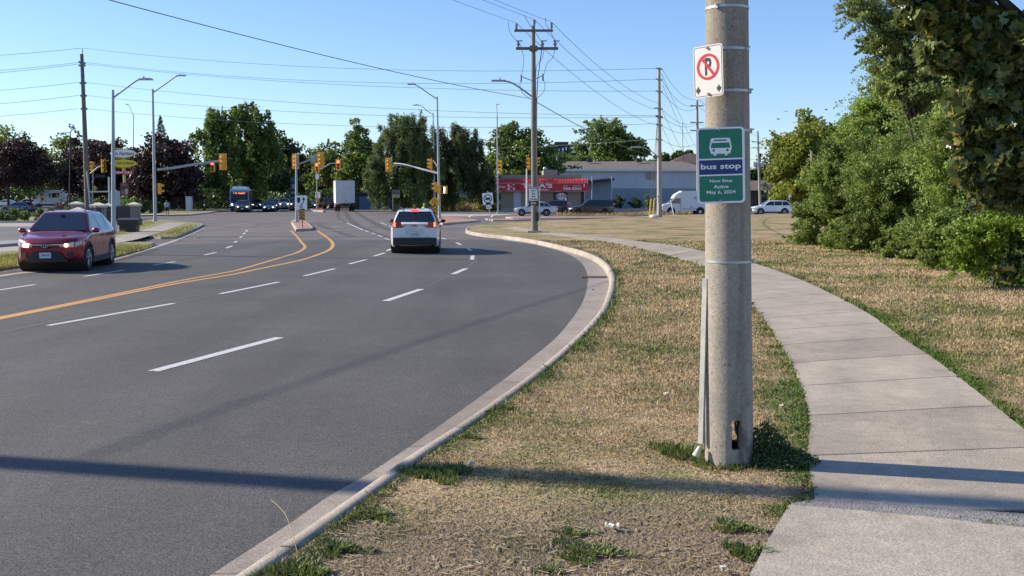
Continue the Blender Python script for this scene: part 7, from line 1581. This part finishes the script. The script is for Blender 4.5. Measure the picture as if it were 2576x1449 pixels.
# wooden notice sign by the willow
t, W, Hh = box_sign('wooden_sign', 'tan wooden sign under a little dark roof beside the willow', 'sign', 996, 492.5, 19, 9.5, 118, mat('tan_board', (.42, .33, .22), .7)); mb = MB(); text(mb, 'THE WEST', .05, .08, W*.6, .10, -.012, .01); text(mb, 'GARDENS', .05, -.09, W*.5, .10, -.012, .01); mb.build('lettering', M_WOODP, t)
mb = MB(); mb.box((0, .1, Hh*.5+.28), (W*1.08, .5, .38), top=(1, .4)); mb.build('little_roof', M_SHING, t); mb = MB(); mb.cyl((-W*.4, .05, Hh*.5), (-W*.4, .05, -1.55), .05, n=8); mb.build('post', mat('post_brown', (.25, .17, .13), .8), t)
t, W, Hh = box_sign('small_white_sign', 'small white sign on the thin pole in front of the garages', 'road sign', 968, 483.5, 8, 11, dS7-.4, M_SIGNW); mb = MB(); mb.cyl((0, -.02, -.55), (0, .0, -.55), .22, n=14); mb.build('round_plate', M_SIGNW, t)
# blue pylon sign left of median pole
t, W, Hh = box_sign('blue_pylon_sign', 'tall dark blue price pylon behind the median pole', 'sign', 739, 470, 17, 52, 175, mat('pylon_blue', (.02, .06, .11), .5)); mb = MB(); text(mb, 'A-PLUS', 0, Hh*.34, W*.8, .5, -.02, .02); mb.box((0, -.02, .02*Hh), (W*.6, .02, .7)); mb.box((0, -.02, -.28*Hh), (W*.8, .02, .35)); mb.build('lettering', mat('dim_white', (.30, .36, .42), .5), t); mb = MB(); mb.cyl((0, .1, -Hh/2), (0, .1, -Hh/2-1.4), .2, n=8); mb.build('post', M_DARKP, t)
# bus shelter behind the bus
dSh = depth(522); t = thing('bus_shelter', 'glass bus shelter left of the city bus', 'bus shelter', (P(577, 500, dSh).x, dSh, 0)); mb = MB(); mb.box((0, .6, 2.5), (1.5, 1.4, .14)); mb.build('roof', M_GALV, t); mb = MB(); [mb.cyl((x, y, 0), (x, y, 2.45), .04, n=6) for x in (-.7, .7) for y in (0, 1.2)]; mb.build('frame', M_GALV, t); mb = MB(); mb.box((0, 1.2, 1.3), (1.3, .03, 1.9)); mb.build('glass_panel', mat('shelter_glass', (.20, .26, .28), .1), t)

# ================================================================ coffee shop pylon, banner, piers, fence, boxes
dT = 124.0; sT = S(dT); t = thing('coffee_shop_sign', 'pylon sign with a white oval over a yellow oval and a red drive-thru bar', 'sign', (P(312, 450, dT).x, dT, 0))
zz = lambda py: P(CX, py, dT).z; M_CRED = mat('script_red', (.30, .01, .02), .5); M_YEL = mat('oval_yellow', (.80, .62, .02), .5)
mb = MB(); mb.cyl((0, .15, 0), (0, .15, zz(392)), .17, n=10); mb.build('post', mat('post_yellow', (.50, .42, .10), .5), t)
mb = MB(); mb.prism(ellipse(32/sT, 10/sT, 32, 0, zz(386)), -.12, .12); ov = mb.build('white_oval', M_SIGNW, t); mb = MB(); text(mb, 'Tim Hortons', 0, zz(386), 56/sT, 10/sT, -.14, .015, .25); mb.build('script_lettering', M_CRED, ov)
mb = MB(); mb.prism(ellipse(32/sT, 9.6/sT, 32, 0, zz(411)), -.12, .12); ov = mb.build('yellow_oval', M_YEL, t); mb = MB(); text(mb, 'ALWAYS FRESH', 0, zz(411), 54/sT, 5.5/sT, -.14, .02, .15); mb.build('black_lettering', M_BLACK, ov)
mb = MB(); mb.box((0, 0, zz(434)), (46/sT, .2, 8/sT)); ov = mb.build('red_bar', M_RED, t); mb = MB(); text(mb, 'DRIVE THRU', 0, zz(434), 42/sT, 5/sT, -.12, .02); mb.build('white_lettering', M_SIGNW, ov)
for zc_ in (374, 398, 422):
    mb = MB(); [mb.ball((x/sT, -.05, zz(zc_)), .07, 6, 4) for x in range(-16, 17, 4)]; mb.build('bulb_row', M_YEL, t)
t, W, Hh = box_sign('drink_banner', 'dark red banner with cold drink pictures under the coffee shop sign', 'banner', 313.5, 476, 21, 32, 118, mat('banner_maroon', (.13, .05, .06), .6, var=.4, scale=3)); mb = MB(); mb.add([(a*W, -.012, b*Hh) for a, b in ((.06, -.40), (.34, -.40), (.42, .02), (.02, .02))], [(0, 1, 2, 3)]); mb.build('cup_picture', mat('cup_cream', (.45, .40, .33), .6), t)
mb = MB(); mb.add([(a, -.012, b) for a, b in ellipse(W*.22, Hh*.14, 20, -.20*W, -.26*Hh)], [tuple(range(20))]); mb.add([(a*W, -.012, b*Hh) for a, b in ((-.42, .26), (-.2, .40), (.2, .40), (.42, .26), (.2, .30), (-.2, .30))], [tuple(range(6))]); mb.build('picture_print', mat('print_pink', (.35, .13, .14), .6), t); mb = MB(); mb.cyl((0, .04, -Hh/2), (0, .04, -Hh/2-1.6), .05, n=8); mb.build('post', M_DARKP, t)
M_PIER = bump_brick('pier_stone', (.34, .30, .25), (.24, .21, .18), (.16, .14, .12), w_=.3, h=.14); M_CAP = mat('pier_cap', (.72, .64, .50), .8, var=.08, scale=3)
def pier(px, pyb, pytop, wpx, label):
    d = depth(pyb); s = S(d); h = (pyb-pytop)/s; w_ = wpx/s; t = thing('stone_pier', label, 'pier', G(px, pyb)+V((0, w_/2, 0)), R(12), 'stone piers with pale caps'); mb = MB(); mb.box((0, 0, h/2-.12), (w_*.78, w_*.78, h-.24)); mb.build('stone_shaft', M_PIER, t)
    mb = MB(); mb.box((0, 0, h-.26), (w_*.9, w_*.9, .08)); mb.box((0, 0, h-.17), (w_, w_, .12)); mb.box((0, 0, h+.0), (w_*.98, w_*.98, .22), top=(.10, .10)); mb.build('cap', M_CAP, t)
pier(187, 543, 509.5, 33, 'stone pier beside the dark parking lot lamp'); pier(190.5, 572, 525.5, 39, 'lower stone pier just above the roof of the red suv'); pier(241.5, 560, 513, 39, 'stone pier in front of the tall left utility pole'); pier(268, 556, 514.5, 28, 'stone pier half hidden behind the grey panel'); pier(332, 550.5, 511.5, 34, 'tall stone pier right of the nearest street lamp')
def fence(pts, h, label, step=.14):
    t = thing('iron_fence', label, 'fence', G(*pts[0])); W0 = [G(*p) for p in pts]; mr = MB(); mp_ = MB(); mpo = MB()
    for a, b in zip(W0, W0[1:]):
        n = int((b-a).length/step)
        for i in range(n):
            c = a.lerp(b, i/n) - t.location; (mpo if i % 18 == 0 else mp_).box((c.x, c.y, h/2+(.06 if i % 18 == 0 else 0)), (.07, .07, h+.1) if i % 18 == 0 else (.022, .022, h))
        for z in (h-.06, h-.30, .16):
            mr.tube([a-t.location+V((0, 0, z)), b-t.location+V((0, 0, z))], .022, 4)
    mr.build('rail', M_DARKP, t); o = mp_.build('pickets', M_DARKP, t); mpo.build('fence_posts', M_DARKP, t)
fence(((-60, 540), (178, 540)), 1.15, 'black iron picket fence above the hedge on the left'); fence(((198, 571), (236, 561)), 1.2, 'black iron fence between the lower and the middle stone piers'); fence(((246, 561), (328, 551)), 1.25, 'black iron fence left of the tall stone pier', .12)
dbx = depth(584, .13); sb = S(dbx); t = thing('black_utility_box', 'black box with a wider lid on the grass behind the red suv', 'box', G(319, 584, .13)+V((0, .4, 0)), R(6))
M_BX = mat('box_black', (.018, .02, .024), .5); mb = MB(); mb.box((0, 0, 9/sb), (40/sb, .75, 18/sb)); mb.build('base', M_BX, t); mb = MB(); mb.box((.04, 0, 24/sb), (50/sb, .95, 14/sb)); mb.build('body', M_BX, t); mb = MB(); mb.box((.04, 0, 33/sb), (52/sb, 1.0, 4/sb), top=(.9, .5)); mb.build('lid', mat('box_lid', (.05, .055, .065), .5), t)
t, W, Hh = box_sign('grey_panel', 'grey blank sign panel behind the nearest street lamp', 'sign', 290, 504, 25, 47, depth(552), mat('panel_grey', (.40, .43, .47), .5)); mb = MB(); a = lp(t, 274, 445, depth(552)); b = lp(t, 276, 552, depth(552)); mb.cyl(a, b, .09, n=8); a = lp(t, 223, 483, depth(552)); b = lp(t, 278, 482, depth(552)); mb.cyl(a, b, .07, n=8); mb.build('frame', M_GALV, t)
t = thing('traffic_cabinet', 'pale traffic control cabinet on the verge left of the bus', 'cabinet', G(474, 532, .1)+V((0, .4, 0))); s = S(depth(532)); mb = MB(); mb.box((0, 0, 17/s), (13/s, .6, 34/s)); bd = mb.build('body', mat('cabinet_grey', (.42, .47, .52), .5), t); mb = MB(); mb.box((0, -.31, 17/s), (11/s, .03, 31/s)); mb.box((3/s, -.34, 14/s), (.05, .04, .2)); mb.build('door', mat('cabinet_door', (.46, .51, .56), .5), t); mb = MB(); mb.box((0, 0, 35/s), (15/s, .7, 2/s)); mb.build('lid', M_GALV, t)
for px in (381, 386): t = thing('yellow_post', ('left' if px == 381 else 'right')+' one of two yellow posts in the shade behind the second street lamp', 'post', G(px, 524), 0, 'yellow posts in the shade'); mb = MB(); mb.cyl((0, 0, 0), (0, 0, 1.35), .12, n=8); mb.ball((0, 0, 1.35), .12, 8, 6); mb.build('tube', mat('post_dull_yellow', (.45, .36, .10), .6), t)
t, W, Hh = box_sign('yellow_warning_sign', 'yellow warning sign with white tab in front of the dark house on the right', 'road sign', 1987, 481.5, 13, 13, 165, M_WY); mb = MB(); mb.box((0, 0, -.75), (.5, .02, .5)); mb.build('tab', M_SIGNW, t); mb = MB(); mb.cyl((0, .03, 0), (0, .03, -1.6), .04, n=6); mb.build('post', M_GALV, t)
t, W, Hh = box_sign('orange_sign', 'small orange sign on the tan utility pole right of the transformer pole', 'road sign', 1945, 472, 11, 8, 184, mat('dull_orange', (.45, .16, .03), .6)); mb = MB(); mb.cyl((0, .06, 0), (0, .3, 0), .04, n=6); mb.build('clamp', M_GALV, t)
# red rail by U1
# ================================================================ people
def person(label, base, h, rz, shirt, shorts, skin, hair, stride=.12, arm=.1, name='person', lean=0.0):
    k = h/1.75
    J = {'pel': (0, 0, .98), 'wai': (0, lean*.15, 1.12), 'che': (0, lean*.5, 1.34), 'nek': (0, lean*.75, 1.50), 'hea': (0, lean*.9, 1.60), 'top': (0, lean, 1.73),
         'hl': (-.10, 0, .94), 'kl': (-.11, stride*.5, .52), 'al': (-.11, stride, .09), 'tl': (-.12, stride-.18, .03), 'hr': (.10, 0, .94), 'kr': (.11, -stride*.4, .52), 'ar': (.11, -stride, .09), 'tr': (.12, -stride-.18, .03),
         'sl': (-.19, lean*.65, 1.44), 'el': (-.25, arm+lean*.6, 1.17), 'wl': (-.25, -arm+lean*.6, .93), 'fl': (-.25, -arm*1.3+lean*.6, .83), 'sr': (.19, lean*.65, 1.44), 'er': (.25, -arm*.5+lean*.6, 1.17), 'wr': (.24, -arm*1.6+lean*.6, .95), 'fr': (.24, -arm*2+lean*.6, .85)}
    rad = dict(pel=.16, wai=.14, che=.17, nek=.06, hea=.085, top=.07, hl=.10, kl=.065, al=.045, tl=.04, hr=.10, kr=.065, ar=.045, tr=.04, sl=.075, el=.05, wl=.035, fl=.035, sr=.075, er=.05, wr=.035, fr=.035)
    ks = list(J); E_ = [('pel', 'wai'), ('wai', 'che'), ('che', 'nek'), ('nek', 'hea'), ('hea', 'top'), ('pel', 'hl'), ('hl', 'kl'), ('kl', 'al'), ('al', 'tl'), ('pel', 'hr'), ('hr', 'kr'), ('kr', 'ar'), ('ar', 'tr'), ('che', 'sl'), ('sl', 'el'), ('el', 'wl'), ('wl', 'fl'), ('che', 'sr'), ('sr', 'er'), ('er', 'wr'), ('wr', 'fr')]
    me = bpy.data.meshes.new('b'); me.from_pydata([tuple(c*k for c in J[q]) for q in ks], [(ks.index(a), ks.index(b)) for a, b in E_], []); o = bpy.data.objects.new('b', me); C.objects.link(o)
    m = o.modifiers.new('s', 'SKIN'); m.use_smooth_shade = True
    for i, q in enumerate(ks): me.skin_vertices[0].data[i].radius = (rad[q]*k*(1.25 if q in ('che', 'wai', 'pel') else 1), rad[q]*k*(.8 if q in ('che', 'wai') else 1))
    me.skin_vertices[0].data[0].use_root = True; o.modifiers.new('u', 'SUBSURF').levels = 1
    dg = bpy.context.evaluated_depsgraph_get(); dg.update(); m2 = bpy.data.meshes.new_from_object(o.evaluated_get(dg)); bpy.data.objects.remove(o)
    m2.name = 'body'; m2.materials.clear(); [m2.materials.append(q) for q in (skin, shirt, shorts, M_TRIM)]
    for p in m2.polygons:
        z = p.center.z/k; x = abs(p.center.x)/k
        p.material_index = 1 if (1.02 < z < 1.50 and not (x > .17 and z < 1.22)) else (2 if .58 < z <= 1.02 and x < .2 else (3 if z < .07 else 0)); p.use_smooth = True
    t = thing(name, label, 'person', base, rz); bo = bpy.data.objects.new('body', m2); C.objects.link(bo); bo.parent = t
    mb = MB(); mb.ball((0, (lean*.95+.015)*k, 1.665*k), (.092*k, .105*k, .10*k), 12, 8); mb.build('hair', hair, t); return t
M_SKIN = mat('skin', (.42, .25, .17), .6); M_HAIR = mat('hair_dark', (.03, .02, .015), .7)
pp = G(421, 544.5, .0); person('person in a pale teal t-shirt and dark shorts walking at the far left corner', pp, 1.72, R(200), mat('teal_shirt', (.28, .45, .46), .8), mat('dark_shorts', (.02, .025, .035), .8), M_SKIN, M_HAIR, .2, .12)
dp = 66.0; q = P(1060, 511, dp); person('person in a lime high-visibility shirt behind the white suv', V((q.x, dp, 0)), q.z-.0, R(110), mat('lime_shirt', (.30, .50, .03), .7), mat('dark_trousers', (.03, .03, .04), .8), M_SKIN, mat('grey_cap', (.3, .3, .28), .7), .1, .12, lean=-.25)
# birds
for i, (px, py) in enumerate(((1978, 281), (1958, 300), (2050+28, 276))):
    c = P(px, py, 90); t = thing('bird', ('lone tiny dark bird in the sky between concrete pole and leaves, highest', 'tiny dark bird just right of the concrete pole above the far trees', 'tiny dark bird closest to the leaves on the right')[i], 'bird', c, R(40*i), 'birds in the sky'); mb = MB(); mb.ball((0, 0, 0), (.05, .12, .045), 8, 6); mb.ball((0, -.13, .02), (.03, .04, .03), 8, 6); mb.build('body', M_DARKP, t)
    for sx in (-1, 1): mb = MB(); mb.add([(sx*.03, -.06, .01), (sx*.22, -.02, .08), (sx*.34, .06, .05), (sx*.2, .06, .06), (sx*.03, .07, .01)], [(0, 1, 2, 3, 4)]); w__ = mb.build('wing', M_DARKP, t)
